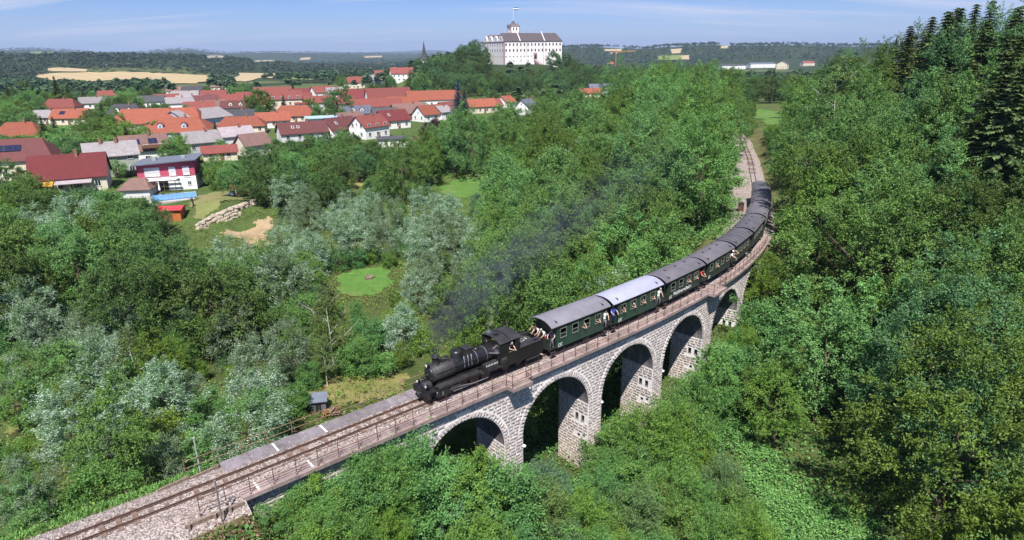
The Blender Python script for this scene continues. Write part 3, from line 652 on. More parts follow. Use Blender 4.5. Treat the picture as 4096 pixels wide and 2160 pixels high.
# railings with posts and a brace at each foot
def railing(sgn, s0, s1, step, mat, label):
    t = thing('railing', label, 'railing', tuple(on((s0 + s1) / 2, sgn * 2.0, -0.19)))
    o = np.array(t.location); L = lambda s: sgn * (2.06 if not any(a < s < b for a, b in REFUGE) else 2.70)
    path = []; s = s0; posts = []
    for a, b in REFUGE:
        if b < s0 or a > s1: continue
        n = max(1, int(round((a - s) / step))); posts += [(s + (a - s) * i / n, sgn * 2.06) for i in range(n + 1)]
        posts += [(a + .06, sgn * 2.70), (b - .06, sgn * 2.70)]; s = b
    n = int(round((s1 - s) / step)); posts += [(s + (s1 - s) * i / n, sgn * 2.06) for i in range(n + 1)]
    for ps, pl in posts:
        m = MB(); p = on(ps, pl, 0) - o; zb = -0.19 - o[2]; m.tube([p + (0, 0, zb), p + (0, 0, zb + 1.0)], 0.026, 5)
        q = on(ps + .3, pl, 0) - o; m.tube([q + (0, 0, zb + .01), p + (0, 0, zb + .12)], 0.018, 4)
        m.cbox((p[0], p[1], zb + .02), (.12, .12, .035))
        me_o = m.obj('post', mat, t)
    for h in (0.98, 0.5):
        pts = []
        for (a, la), (b, lb) in zip(posts[:-1], posts[1:]):
            for u in (0, .5): pts.append(on(a + (b - a) * u, la + (lb - la) * u, -0.19 + h) - o)
        pts.append(on(posts[-1][0], posts[-1][1], -0.19 + h) - o)
        MB().tube(pts, 0.024, 5).obj('rail', mat, t)
    return t
railing(-1, 30.6, 100.5, 1.32, RAILING, 'rusty brown railing on the near edge of the viaduct')
railing(1, 30.9, 100.5, 1.62, RAILING_F, 'weathered yellowish railing on the far edge of the viaduct behind the train')

# ------------------------------------------------------------------ the track
trk = thing('railway_track', 'narrow gauge railway track with rusty rails running onto the viaduct', 'railway', tuple(on(66, 0, 0))); TO = np.array(trk.location)
def strip(name, s0, s1, prof, mat, parent, n, closed=True, o=TO, jit=0, smooth=False):
    ss = np.linspace(s0, s1, n); v = []; f = []; k = len(prof)
    for s in ss:
        for l, z in prof: v.append(on(s, l + (rng.uniform(-jit, jit) if jit else 0), z + (rng.uniform(-jit, jit) * .4 if jit else 0)) - o)
    for i in range(n - 1):
        for j in range(k if closed else k - 1): f.append((i * k + j, i * k + (j + 1) % k, (i + 1) * k + (j + 1) % k, (i + 1) * k + j))
    return link(name, npmesh(name, v, f, None, smooth), parent, mat)
for l in (-0.405, 0.405):
    strip('rail', -16, 215, [(l - .055, -.13), (l + .055, -.13), (l + .055, -.105), (l + .012, -.09), (l + .012, -.03), (l + .032, -.02), (l + .032, 0), (l - .032, 0), (l - .032, -.02), (l - .012, -.03), (l - .012, -.09), (l - .055, -.105)], RUST, trk, 240)
mesh_cache = []
for q in range(4):
    m = MB(); m.box(-.12, .12, -.76 + rng.uniform(-.03, .03), .76, -.09, .09); mesh_cache.append(m.mesh('sleeper')); mesh_cache[-1].materials.append(SLEEPER)
for s in list(np.arange(6, 47, 0.78)) + list(np.arange(150, 196, 0.9)):
    o = link('sleeper', mesh_cache[rng.integers(4)], trk); up_ = 1 if rng.random() < .55 else 0
    o.location = Vector(on(s, rng.uniform(-.03, .03), -0.215 + (0.012 if up_ else -0.05)) - TO); o.rotation_euler = (0, 0, heading(s) + rng.uniform(-.03, .03))
tag(strip('ballast', S0 - .1, 101.5, [(-1.22, -.24), (-1.0, -.2), (-.6, -.17), (0, -.18), (.6, -.17), (.97, -.21), (.97, -.43), (-1.22, -.43)], BALLAST, None, 160, jit=.03, o=np.zeros(3)), kind='structure')
tag(strip('ballast', -16, S0 + .1, [(-4.6, -1.5), (-3.4, -.72), (-2.4, -.36), (-1.2, -.2), (-.6, -.17), (0, -.18), (.6, -.17), (1.3, -.22), (2.0, -.42), (2.9, -1.0)], BALLAST, None, 120, closed=False, jit=.05, o=np.zeros(3), smooth=True), kind='structure')
tag(strip('ballast', 101.4, 215, [(-2.6, -.9), (-1.8, -.4), (-1.2, -.2), (-.6, -.17), (0, -.18), (.6, -.17), (1.6, -.22), (3.0, -.42), (4.4, -.64)], BALLAST, None, 120, closed=False, jit=.05, o=np.zeros(3), smooth=True), kind='structure')
# loose stones in the near ballast
n = 9000; ss = rng.uniform(8, 46, n); ll = np.where(ss < 32.5, rng.uniform(-4.2, 2.3, n), rng.uniform(-1.2, .95, n)); prof_l = np.array([-4.6, -3.4, -2.4, -1.2, -.6, 0, .6, 1.3, 2.0, 2.9]); prof_z = np.array([-1.5, -.72, -.36, -.2, -.17, -.18, -.17, -.22, -.42, -1.0])
c = on(ss, ll, np.interp(ll, prof_l, prof_z)); r_ = rng.uniform(.025, .065, n)
oc = np.array([(1,0,0),(-1,0,0),(0,1,0),(0,-1,0),(0,0,1),(0,0,-1)], float); of = np.array([[0,2,4],[2,1,4],[1,3,4],[3,0,4],[2,0,5],[1,2,5],[3,1,5],[0,3,5]])
V = (c[:, None] + oc[None] * r_[:, None, None] * rng.uniform(.6, 1.3, (n, 6, 1))).reshape(-1, 3); T_ = (of[None] + 6 * np.arange(n)[:, None, None]).reshape(-1, 3)
tag(link('gravel', npmesh('gravel', V, T_, None, False, 3), None, BALLAST), kind='stuff')
# poles and boards at the end of the bridge
def pole(s, l, zb, h, r, mat, label):
    t = thing('marker_pole', label, 'pole', tuple(on(s, l, zb))); MB().tube([(0, 0, 0), (0, 0, h)], r, 7).obj('shaft', mat, t)
    MB().tube([(0, 0, h), (0, 0, h + .05)], r * 1.5, 7).obj('cap', mat, t); return t
pole(31.4, -3.0, -1.5, 3.6, .045, POLEM, 'slim dark steel pole in the gravel on the near side of the track')
pole(31.7, 2.15, -0.9, 2.9, .05, POLEG, 'pale galvanised pole behind the track at the far railing end')
tb = thing('timber_retaining_wall', 'low weathered timber plank wall holding the gravel beside the bridge end', 'retaining wall', tuple(on(31.2, -2.45, -0.9)))
o_ = np.array(tb.location)
for i, (a, b) in enumerate(((29.7, 31.2), (31.2, 32.75))):
    m = MB(); v = [on(s_, l_, z_) - o_ for s_, l_, z_ in ((a, -2.4, -1.05), (b, -2.4, -1.05), (b, -2.52, -1.05), (a, -2.52, -1.05), (a, -2.4, -.17), (b, -2.4, -.17), (b, -2.54, -.17), (a, -2.54, -.17))]
    m.add(v, [(0, 3, 2, 1), (4, 5, 6, 7), (0, 1, 5, 4), (1, 2, 6, 5), (2, 3, 7, 6), (3, 0, 4, 7)]); m.obj('plank', TIMBER, tb)
for s_ in (29.9, 31.2, 31.6, 32.0):
    p = on(s_, -2.62, -.6) - o_; MB().cbox(p, (.12, .12, 1.0)).obj('stake', TIMBER, tb)
kb = thing('timber_edging', 'long weathered board edging the gravel on the far side of the track', 'edging', tuple(on(31, 1.75, -.3))); o_ = np.array(kb.location)
for a, b in ((29.3, 31.0), (31.02, 32.7)):
    v = [on(s_, l_, z_) - o_ for s_, l_, z_ in ((a, 1.72, -.6), (b, 1.95, -.6), (b, 2.05, -.6), (a, 1.82, -.6), (a, 1.72, -.2), (b, 1.95, -.2), (b, 2.05, -.2), (a, 1.82, -.2))]
    MB().add(v, [(0, 3, 2, 1), (4, 5, 6, 7), (0, 1, 5, 4), (1, 2, 6, 5), (2, 3, 7, 6), (3, 0, 4, 7)]).obj('plank', TIMBER, kb)
# ------------------------------------------------------------------ the train
COACHG = paint('coach_green', (0.020, 0.050, 0.034), 0.45, 0.45, 0.18, 1.2, grime=(0.05, 0.055, 0.045)); COACHD = paint('coach_dark_green', (0.022, 0.034, 0.024), 0.55, 0.4, 0.2, 1.2, grime=(0.045, 0.045, 0.04))
ROOF_G = paint('roof_grey', (0.175, 0.168, 0.195), 0.5, 0.4, 0.14, 0.9, grime=(0.11, 0.105, 0.12)); ROOF_L = paint('roof_pale', (0.31, 0.315, 0.40), 0.4, 0.45, 0.1, 0.8, grime=(0.22, 0.22, 0.28))
ROOF_D = paint('roof_dark', (0.085, 0.080, 0.095), 0.6, 0.35, 0.2, 0.9, grime=(0.12, 0.11, 0.12)); ROOF_M = paint('roof_slate', (0.115, 0.105, 0.122), 0.6, 0.35, 0.2, 0.9, grime=(0.085, 0.08, 0.09))
FRAME = paint('window_frame_metal', (0.14, 0.155, 0.125), 0.5, 0.4, 0.15, 6); DARK = paint('underframe_black', (0.018, 0.016, 0.017), 0.7, 0.3, 0.3, 4, grime=(0.05, 0.04, 0.035)); WOODI = paint('interior_wood', (0.10, 0.055, 0.03), 0.6, 0.3, 0.2)
LOCO = paint('loco_black', (0.011, 0.0105, 0.012), 0.38, 0.5, 0.4, 2.2, grime=(0.034, 0.031, 0.033)); LOCOM = paint('loco_black_matt', (0.022, 0.0205, 0.023), 0.6, 0.4, 0.4, 2.5, grime=(0.052, 0.047, 0.048)); STEEL = paint('bright_steel', (0.42, 0.42, 0.43), 0.35, 0.5, 0.15, 5, 0.8)
REDP = paint('signal_red', (0.30, 0.022, 0.02), 0.6, 0.3, 0.25); COALM = paint('coal', (0.018, 0.018, 0.021), 0.35, 0.6, 0.5, 9); BRASSY = paint('brass', (0.45, 0.33, 0.14), 0.35, 0.5, 0.1, 5, 0.8); WHITE = paint('white_paint', (0.78, 0.77, 0.76), 0.6, 0.3, 0.06); CREAM = paint('lamp_cream', (0.75, 0.72, 0.62), 0.3, 0.5, 0.05)
def glass_mat():
    t = NT('window_glass'); b = t.bsdf((0.02, 0.025, 0.028), 0.06, 0.6); MATS['glass'] = t.m; return t.m
GLASS = glass_mat()
def text_mesh(txt, size, name='lettering'):
    cu = bpy.data.curves.new('t', 'FONT'); cu.body = txt; cu.size = size; cu.extrude = 0.004; cu.align_x = 'LEFT'; cu.resolution_u = 2
    o = bpy.data.objects.new('t', cu); COL.objects.link(o); dg = bpy.context.evaluated_depsgraph_get()
    me = bpy.data.meshes.new_from_object(o.evaluated_get(dg)); me.name = name; bpy.data.objects.remove(o); bpy.data.curves.remove(cu); return me
def setmat(o, m): o.material_slots[0].link = 'OBJECT'; o.material_slots[0].material = m
CL_ = 6.95; HB = CL_ / 2 - 0.74; WX = [-2.04, -0.68, 0.68, 2.04]; WW, WZ0, WZ1 = 0.74, 1.42, 2.26; BW = 1.22
def roof_prof(hw, z0, rise, th, n=12):
    top = [(hw * math.sin(a), z0 + rise * (1 - (math.sin(a) ** 2) ** 1.25)) for a in np.linspace(-math.pi / 2, math.pi / 2, n)]
    return top + [(y * .985, z - th) for y, z in reversed(top)]
def coach_parts():
    P = []                                                      # (name, mesh, mats, x offset list, children)
    m = MB()
    for sg in (-1, 1):
        y0, y1 = sorted((sg * BW, sg * (BW - .05)))
        m.box(-HB, HB, y0, y1, .62, WZ0); m.box(-HB, HB, y0, y1, WZ1, 2.60)
        e = [-HB] + [v for x in WX for v in (x - WW / 2, x + WW / 2)] + [HB]
        for a, b in zip(e[::2], e[1::2]): m.box(a, b, y0, y1, WZ0, WZ1)
    for sx in (-1, 1):
        x0, x1 = sorted((sx * HB, sx * (HB - .05)))
        m.box(x0, x1, -BW + .05, -.42, .62, 2.95); m.box(x0, x1, .42, BW - .05, .62, 2.95); m.box(x0, x1, -.42, .42, 2.3, 2.98)
    m.box(-HB + .05, HB - .05, -BW + .05, BW - .05, .60, .66)
    P.append(('body', m.mesh('body'), COACHG, []))
    m = MB(); m.prism(roof_prof(1.38, 2.62, .46, .05), -CL_ / 2, CL_ / 2, 'x', smooth=True)
    P.append(('roof', m.mesh('roof'), ROOF_D, [('ventilator', x) for x in (-1.7, 0, 1.7)]))
    fr = MB(); h = WW / 2
    for sg in (-1, 1):
        fr = MB(); y = sg * (BW + .012); t = .045
        fr.cbox((-h + t / 2, y, (WZ0 + WZ1) / 2), (t, .05, WZ1 - WZ0)); fr.cbox((h - t / 2, y, (WZ0 + WZ1) / 2), (t, .05, WZ1 - WZ0)); fr.cbox((0, y, WZ0 + .02), (WW, .07, .05)); fr.cbox((0, y, WZ1 - t / 2), (WW - .01, .05, t)); fr.cbox((0, y - sg * .02, WZ0 + .36), (WW - .09, .03, .05))
        fm = fr.mesh('window'); g = MB(); g.cbox((0, sg * (BW - .03), WZ0 + .19), (WW - .1, .012, .32)); gm = g.mesh('pane'); g = MB(); g.cbox((0, sg * (BW - .035), WZ0 + .60), (WW - .1, .012, .42)); gu = g.mesh('pane')
        for i, x in enumerate(WX): P.append(('window', fm, FRAME, [('pane', gm, GLASS)] + ([('pane', gu, GLASS)] if (i + (sg > 0)) % 4 == 3 else []), x))
    for sx in (-1, 1):
        m = MB(); m.box(*sorted((sx * HB, sx * (CL_ / 2 - .06))), -1.05, 1.05, .55, .62); P.append(('platform', m.mesh('platform'), DARK, []))
        m = MB(); x = sx * (CL_ / 2 - .1)
        for h_ in (.78, 1.1, 1.55): m.tube([(x, -1.12, h_), (x, 1.12, h_)], .018, 4)
        for y in (-1.0, -.7, -.4, .4, .7, 1.0): m.tube([(x, y, .62), (x, y, 1.55)], .016, 4)
        m.box(x - .015, x + .015, -1.0, 1.0, .64, 1.5)
        for y in (-1.12, 1.12): m.tube([(x, y, .62), (x, y, 2.62)], .02, 5)
        P.append(('end_railing', m.mesh('end_railing'), COACHD, []))
        for sg in (-1, 1):
            m = MB(); m.cbox((sx * (CL_ / 2 - .42), sg * 1.14, .36), (.52, .26, .03)); m.cbox((sx * (CL_ / 2 - .42), sg * 1.08, .10), (.5, .22, .03))
            for dx in (-.24, .24): m.tube([(sx * (CL_ / 2 - .42) + dx, sg * 1.06, .58), (sx * (CL_ / 2 - .42) + dx, sg * 1.06, .08)], .015, 4)
            P.append(('step', m.mesh('step'), DARK, []))
        m = MB(); m.cbox((sx * (HB + .012), 0, 1.48), (.03, .8, 1.62)); P.append(('door', m.mesh('door'), COACHD, []))
    m = MB()
    for sg in (-1, 1): m.cbox((0, sg * .72, .47), (CL_ - .5, .1, .2)); m.tube([(-2.2, sg * .8, .4), (-1.1, sg * .8, .22), (1.1, sg * .8, .22), (2.2, sg * .8, .4)], .02, 4)
    m.cbox((0, 0, .45), (.9, .5, .3)); m.cbox((0, 0, .5), (CL_ + .3, .16, .14)); m.cbox((.8, -.95, .38), (.8, .3, .3))
    P.append(('underframe', m.mesh('underframe'), DARK, []))
    for x in (-1.75, 1.75):
        for sg in (-1, 1): m = MB(); m.lathe((x, sg * .40, .33), [(.06, -.06), (.30, -.05), (.34, -.04), (.34, .04), (.30, .05), (.06, .06)], 14, 0, 'y'); P.append(('wheel', m.mesh('wheel'), DARK, []))
    m = MB()
    for x in (-2.3, -1.1, 0.1, 1.3, 2.3):
        for sg in (-1, 1): m2 = MB(); m2.box(x - .04, x + .04, *sorted((sg * .25, sg * 1.1)), .66, 1.55); P.append(('bench', m2.mesh('bench'), WOODI, []))
    return P
CP = coach_parts()
vm = MB(); vm.lathe((0, 0, 3.04), [(.07, 0), (.07, .1), (.13, .11), (.13, .15), (.02, .18)], 8); VENT = vm.mesh('ventilator'); VENT.materials.append(ROOF_D)
LET_W = text_mesh('Waldviertelbahn', 0.52); LET_W.materials.append(WHITE)
LET_K = text_mesh('K.P.', 0.30); LET_K.materials.append(WHITE)
bm_ = MB(); bm_.cbox((.26, 0, 0), (.44, .008, .03)); LET_BAR = bm_.mesh('marking_line'); LET_BAR.materials.append(WHITE)
COACHES = [(57.3, 64.35, ROOF_G, COACHG, 'green passenger coach with a mid grey roof right behind the black locomotive'),
    (64.65, 72.05, ROOF_L, COACHG, 'green passenger coach with the palest, silvery roof'),
    (72.35, 79.75, ROOF_M, COACHD, 'dark green passenger coach lettered in white along its side'),
    (80.05, 87.25, ROOF_M, COACHD, 'dark green passenger coach with a slate roof behind the lettered coach'),
    (87.65, 93.95, ROOF_D, COACHD, 'short dark passenger coach with ribs across its roof'),
    (94.5, 101.9, ROOF_D, COACHD, 'dark passenger coach just behind the short ribbed coach'),
    (102.5, 110.0, ROOF_M, COACHD, 'dark roofed passenger coach at the far end of the viaduct, third from the tail'),
    (110.6, 117.5, ROOF_D, COACHD, 'dark roofed passenger coach second from the tail of the train'),
    (118.1, 124.9, ROOF_D, COACHD, 'dark roofed passenger coach at the tail of the train by the gravel')]
COACH_OBJ = []
for ci, (a, b, rm, bmat, lab) in enumerate(COACHES):
    s = (a + b) / 2; t = thing('passenger_coach', lab, 'passenger coach', tuple(on(s, 0, 0)), heading(s), 'coaches of the steam train'); t.scale = ((b - a) / CL_, 1, 1); COACH_OBJ.append(t)
    for p in CP:
        nm, me, mt, ch = p[:4]; o = link(nm, me, t, mt)
        if len(p) > 4: o.location.x = p[4]
        if nm == 'body': setmat(o, bmat)
        if nm == 'roof': setmat(o, rm)
        for c in ch:
            if c[0] == 'ventilator':
                if ci in (2, 3, 5): v = link('ventilator', VENT, o); v.location.x = c[1]
            else: link(c[0], c[1], o, c[2])
    roof = [c for c in t.children if c.name.startswith('roof')][0]
    if ci == 4:
        for x in np.linspace(-2.9, 2.9, 7): m = MB(); m.prism(roof_prof(1.395, 2.625, .475, .05), x - .03, x + .03, 'x'); m.obj('roof_rib', LOCOM, roof)
    if ci == 2: o = link('lettering', LET_W, t); o.location = (-1.95, -BW - .008, .86); o.rotation_euler = (R(90), 0, 0); o.scale = (.93, 1, 1)
    if ci < 5:
        o = link('lettering', LET_K, t); o.location = (-HB + .12, -BW - .008, .70); o.rotation_euler = (R(90), 0, 0)
        o = link('marking_line', LET_BAR, t); o.location = (-HB + .12, -BW - .006, .985)

# the locomotive with its tender: x runs towards the train, from the front buffer at -5.1
LS = 51.0
lo = thing('steam_locomotive', 'black narrow gauge steam locomotive at the head of the train', 'steam locomotive', tuple(on(LS, 0, 0)), heading(LS - .5))
def X(s): return s - LS
def part(nm, m, mat, parent=lo): return m.obj(nm, mat, parent)
m = MB(); m.lathe((0, 0, 1.82), [(.60, X(46.72)), (.66, X(46.74)), (.66, X(48.55))], 28, 0, 'x'); part('smokebox', m, LOCOM)
m = MB(); m.lathe((0, 0, 1.82), [(.02, X(46.52)), (.34, X(46.58)), (.56, X(46.70)), (.56, X(46.73))], 24, 0, 'x'); o = part('smokebox_door', m, LOCO)
MB().tube([(X(46.5), 0, 1.82), (X(46.46), -.2, 1.95)], .025, 5).obj('door_handle', STEEL, o); MB().tube([(X(46.62), -.45, 1.6), (X(46.62), .3, 2.2)], .02, 4).obj('hinge', LOCO, o)
m = MB(); m.lathe((0, 0, 1.84), [(.62, X(48.55)), (.62, X(52.3))], 28, 0, 'x'); part('boiler', m, LOCO)
for s_ in (48.56, 49.75, 50.55, 51.45): m = MB(); m.lathe((0, 0, 1.84), [(.632, X(s_)), (.632, X(s_ + .05))], 28, 0, 'x'); part('boiler_band', m, STEEL if s_ > 50 else LOCO)
m = MB(); m.lathe((X(47.3), 0, 2.36), [(.34, 0), (.27, .14), (.24, .25), (.26, .58), (.32, .62), (.32, .72), (.22, .72), (.2, .4)], 18); part('chimney', m, LOCOM)
m = MB(); m.lathe((X(49.1), 0, 2.3), [(.50, 0), (.44, .12), (.43, .50), (.38, .62), (.18, .68), (.01, .69)], 20); part('steam_dome', m, LOCO)
m = MB(); m.box(X(49.72), X(50.3), -.36, .36, 2.35, 2.84); m.box(X(49.69), X(50.33), -.39, .39, 2.84, 2.89); part('sandbox', m, LOCOM)
m = MB(); m.lathe((X(50.85), 0, 2.4), [(.26, 0), (.24, .12), (.2, .2), (.01, .23)], 14); m.tube([(X(50.8), 0, 2.6), (X(50.8), 0, 2.78)], .05, 6); part('safety_valve', m, LOCO)
for y0, s0_ in ((-.5, 49.75), (-.5, 50.05), (-.5, 49.4)): m = MB(); m.tube([(X(s0_ + .1), -.36, 2.42), (X(s0_), -.57, 2.12), (X(s0_ - .05), -.66, 1.7)], .022, 5); part('sand_pipe', m, STEEL)
m = MB(); m.lathe((X(48.05), .1, 2.45), [(.2, 0), (.2, .22), (.1, .3)], 10); m.cbox((X(47.85), -.05, 2.55), (.3, .3, .2)); m.tube([(X(48.3), -.3, 2.45), (X(48.3), -.3, 2.68), (X(48.0), -.1, 2.62)], .05, 6); m.cbox((X(48.35), .2, 2.5), (.25, .3, .25)); part('feed_pump', m, LOCOM)
for sg in (-1, 1): m = MB(); m.tube([(X(46.9), sg * .69, 2.02), (X(49), sg * .66, 2.06), (X(52.3), sg * .66, 2.10)], .018, 5); part('handrail', m, STEEL if sg > 0 else LOCOM)
m = MB()
for s_ in (47.0, 47.5, 48.0): m.sphere((X(s_), -.55, 2.18), .035, 6, 4)
m.sphere((X(47.3), -.64, 1.95), .05, 6, 4); part('washout_plug', m, LOCO)
for sg in (-1, 1):
    m = MB(); m.box(X(46.75), X(50.45), *sorted((sg * .58, sg * 1.12)), 1.10, 1.15); m.box(X(46.75), X(50.45), *sorted((sg * 1.08, sg * 1.12)), 1.0, 1.10); part('running_board', m, LOCOM)
    m = MB(); m.box(X(50.45), X(52.4), *sorted((sg * .6, sg * 1.12)), .92, .97); part('running_board', m, LOCOM)
    m = MB(); m.box(X(46.72), X(47.55), *sorted((sg * .66, sg * 1.08)), .36, .92); m.lathe((0, sg * .87, .62), [(.2, X(46.62)), (.24, X(46.66)), (.24, X(46.72))], 12, 0, 'x'); m.lathe((0, sg * .87, .62), [(.2, X(47.55)), (.2, X(47.68))], 12, 0, 'x'); part('cylinder', m, LOCO)
    m = MB()
    if sg < 0: m.cbox((X(47.1), -1.083, .62), (.1, .01, .3)); m.cbox((X(47.04), -1.083, .7), (.06, .01, .05)); part('cylinder_number', m, FRAME)
    m = MB(); m.tube([(X(47.6), sg * .87, .62), (X(48.5), sg * .87, .6)], .035, 5); m.cbox((X(48.35), sg * .87, .68), (.9, .05, .06)); m.cbox((X(48.35), sg * .87, .52), (.9, .05, .06)); part('slide_bar', m, STEEL)
    m = MB(); m.tube([(X(48.4), sg * .92, .6), (X(50.15), sg * .9, .32)], .04, 5); m.tube([(X(48.15), sg * .84, .30), (X(51.3), sg * .84, .30)], .042, 5); part('connecting_rod', m, STEEL)
    for s_ in (48.15, 49.2, 50.25, 51.3):
        m = MB(); m.lathe((X(s_), sg * .42, .42), [(.08, -.06), (.08, -.05), (.34, -.05), (.37, -.06), (.42, -.06), (.42, .05), (.37, .06), (.34, .03), (.08, .03), (.08, .09)], 20, 0, 'y')
        for k in range(8): a = k * math.pi / 4; m.tube([(X(s_) + .07 * math.cos(a), sg * .42, .42 + .07 * math.sin(a)), (X(s_) + .35 * math.cos(a), sg * .42, .42 + .35 * math.sin(a))], .025, 4)
        w = part('driving_wheel', m, LOCO); m = MB(); m.lathe((X(s_), sg * .5, .42), [(.425, -.03), (.425, .03)], 20, 0, 'y'); m.obj('tyre', RUST, w)
    for s_ in (53.3, 54.6, 55.8): m = MB(); m.lathe((X(s_), sg * .42, .34), [(.06, -.06), (.3, -.05), (.34, -.05), (.34, .05), (.3, .06), (.06, .07)], 16, 0, 'y'); part('tender_wheel', m, LOCO)
    for s_ in (46.05,): m = MB(); m.lathe((0, sg * .55, 1.28), [(.11, X(46.02)), (.14, X(46.06)), (.14, X(46.22)), (.06, X(46.26))], 12, 0, 'x'); m.tube([(X(46.16), sg * .55, 1.0), (X(46.16), sg * .55, 1.18)], .03, 5); h_ = part('headlamp', m, LOCO); m = MB(); m.lathe((0, sg * .55, 1.28), [(.005, X(46.0)), (.10, X(46.015))], 12, 0, 'x'); m.obj('lens', CREAM, h_)
m = MB(); m.box(X(45.98), X(46.14), -1.05, 1.05, .42, .92); m.box(X(46.14), X(46.75), -.98, .98, .86, .92); part('buffer_beam', m, LOCO)
m = MB(); m.tube([(X(45.98), 0, .62), (X(45.72), 0, .62)], .08, 8); m.lathe((0, 0, .62), [(.02, X(45.66)), (.2, X(45.68)), (.2, X(45.73))], 14, 0, 'x'); m.tube([(X(45.95), .3, .6), (X(45.8), .3, .3), (X(45.85), .25, .2)], .03, 5); part('coupler', m, LOCOM)
m = MB(); m.lathe((0, -.02, 1.02), [(.05, X(46.1)), (.34, X(46.16)), (.36, X(46.3)), (.36, X(46.7))], 16, 0, 'x'); part('valve_cover', m, LOCOM)
m = MB(); m.box(X(46.05), X(46.12), -.7, .7, .12, .32); m.tube([(X(46.08), -.6, .3), (X(46.3), -.6, .6)], .04, 4); m.tube([(X(46.08), .6, .3), (X(46.3), .6, .6)], .04, 4); part('rail_guard', m, LOCO)
m = MB(); m.box(X(46.2), X(56.4), -.5, .5, .42, .86); m.box(X(47), X(52), -.56, .56, .86, 1.2); part('main_frame', m, LOCO)
m = MB(); m.lathe((0, 0, 2.12), [(.13, X(46.5)), (.15, X(46.54)), (.15, X(46.72))], 12, 0, 'x'); hl = part('headlamp', m, LOCO); hl.location = (0, 0, .42)
m = MB(); m.lathe((0, 0, 2.12), [(.005, X(46.485)), (.115, X(46.5))], 12, 0, 'x'); m.obj('lens', CREAM, hl)
# side reservoir with white marks, number plate
for sg in (-1,):
    m = MB(); m.box(X(50.85), X(52.1), -1.12, -.68, 1.02, 1.48); part('tool_box', m, LOCOM)
    for i in range(8): m = MB(); m.cbox((X(50.98 + i * .142), -1.123, 1.40), (.055, .012, .11)); part('white_stripe', m, WHITE)
m = MB(); m.cbox((X(52.62), -1.165, 1.42), (.46, .012, .34)); pl = part('number_plate', m, FRAME); m = MB(); m.cbox((X(52.62), -1.173, 1.42), (.41, .008, .29)); m.obj('plate_face', LOCO, pl)
tm = text_mesh('Mh.4', .17); tm.materials.append(FRAME); o = link('lettering', tm, pl); o.location = (X(52.45), -1.18, 1.40); o.rotation_euler = (R(90), 0, 0)
# cab: front sheet, two roof halves, side sheets with an opening between
m = MB(); m.box(X(52.3), X(52.36), -1.12, 1.12, 1.0, 2.80)
for sg in (-1, 1): m.box(X(52.36), X(53.15), *sorted((sg * 1.07, sg * 1.13)), 1.75, 2.80)
for sg in (-1, 1): m.box(X(53.75), X(54.2), *sorted((sg * 1.07, sg * 1.13)), 1.85, 2.80)
m.box(X(54.15), X(54.2), -1.07, 1.07, 1.85, 2.85); m.box(X(52.36), X(54.15), -1.0, 1.0, .86, .92); part('cab', m, LOCO)
for a, b, dz in ((52.2, 53.2, 0.0), (53.24, 54.28, 0.03)): m = MB(); m.prism(roof_prof(1.22, 2.80 + dz, .30, .045), X(a), X(b), 'x', smooth=True); part('cab_roof', m, LOCOM)
m = MB(); m.box(X(52.55), X(52.9), -.25, .1, 3.12, 3.2); part('roof_hatch', m, LOCO)
for y in (-.62, .62): m = MB(); m.lathe((0, y, 2.42), [(.15, X(52.27)), (.15, X(52.30))], 12, 0, 'x'); f = part('cab_window', m, BRASSY); m = MB(); m.lathe((0, y, 2.42), [(.002, X(52.262)), (.12, X(52.264))], 12, 0, 'x'); m.obj('pane', GLASS, f)
m = MB()
for i in range(4): m.tube([(X(52.1), -.9 + i * .13, 1.95), (X(52.25), -.95 + i * .13, 2.25)], .03, 5)
m.tube([(X(51.6), -.62, 2.1), (X(52.3), -1.0, 2.02)], .03, 5); m.tube([(X(52.0), -.6, 2.3), (X(52.3), -.7, 2.55), (X(52.3), -.95, 2.55)], .025, 5); part('valve_gear', m, STEEL)
for sg in (-1, 1):
    m = MB(); m.box(X(52.36), X(56.55), *sorted((sg * 1.09, sg * 1.14)), .78, 1.82); m.box(X(53.1), X(56.55), *sorted((sg * 1.075, sg * 1.155)), 1.82, 1.86); part('tender_side', m, LOCO)
    m = MB(); m.box(X(53.1), X(53.75), *sorted((sg * 1.06, sg * 1.17)), 1.86, 1.885); part('cab_rail', m, STEEL)
    m = MB(); m.lathe((0, sg * .98, .58), [(.14, X(54.9)), (.14, X(56.3))], 10, 0, 'x'); part('air_tank', m, LOCOM)
m = MB(); m.box(X(56.5), X(56.56), -1.09, 1.09, .78, 1.9); m.box(X(54.2), X(56.5), -1.09, 1.09, .78, 1.45); part('tender_tank', m, LOCO)
for sg in (-1, 1):
    m = MB(); m.add([(X(54.3), sg * 1.08, 1.8), (X(56.5), sg * 1.08, 1.8), (X(56.5), sg * .55, 1.98), (X(54.3), sg * .55, 1.98), (X(54.3), sg * 1.08, 1.5), (X(56.5), sg * 1.08, 1.5), (X(56.5), sg * .55, 1.5), (X(54.3), sg * .55, 1.5)], [(0, 1, 2, 3), (4, 7, 6, 5), (0, 4, 5, 1), (1, 5, 6, 2), (2, 6, 7, 3), (3, 7, 4, 0)]); part('coal_bunker_board', m, LOCOM)
V_ = []; T_ = []; n = 420; oc2 = oc
c_ = np.stack([X(rng.uniform(54.45, 56.3, n)), rng.uniform(-.5, .55, n), np.zeros(n)], -1); c_[:, 2] = 1.62 + .45 * np.exp(-((c_[:, 0] - X(55.3)) / .7) ** 2 - ((c_[:, 1]) / .42) ** 2) + rng.uniform(-.05, .04, n)
V_ = (c_[:, None] + oc[None] * (rng.uniform(.05, .11, n)[:, None, None]) * rng.uniform(.6, 1.3, (n, 6, 1))).reshape(-1, 3); T_ = (of[None] + 6 * np.arange(n)[:, None, None]).reshape(-1, 3)
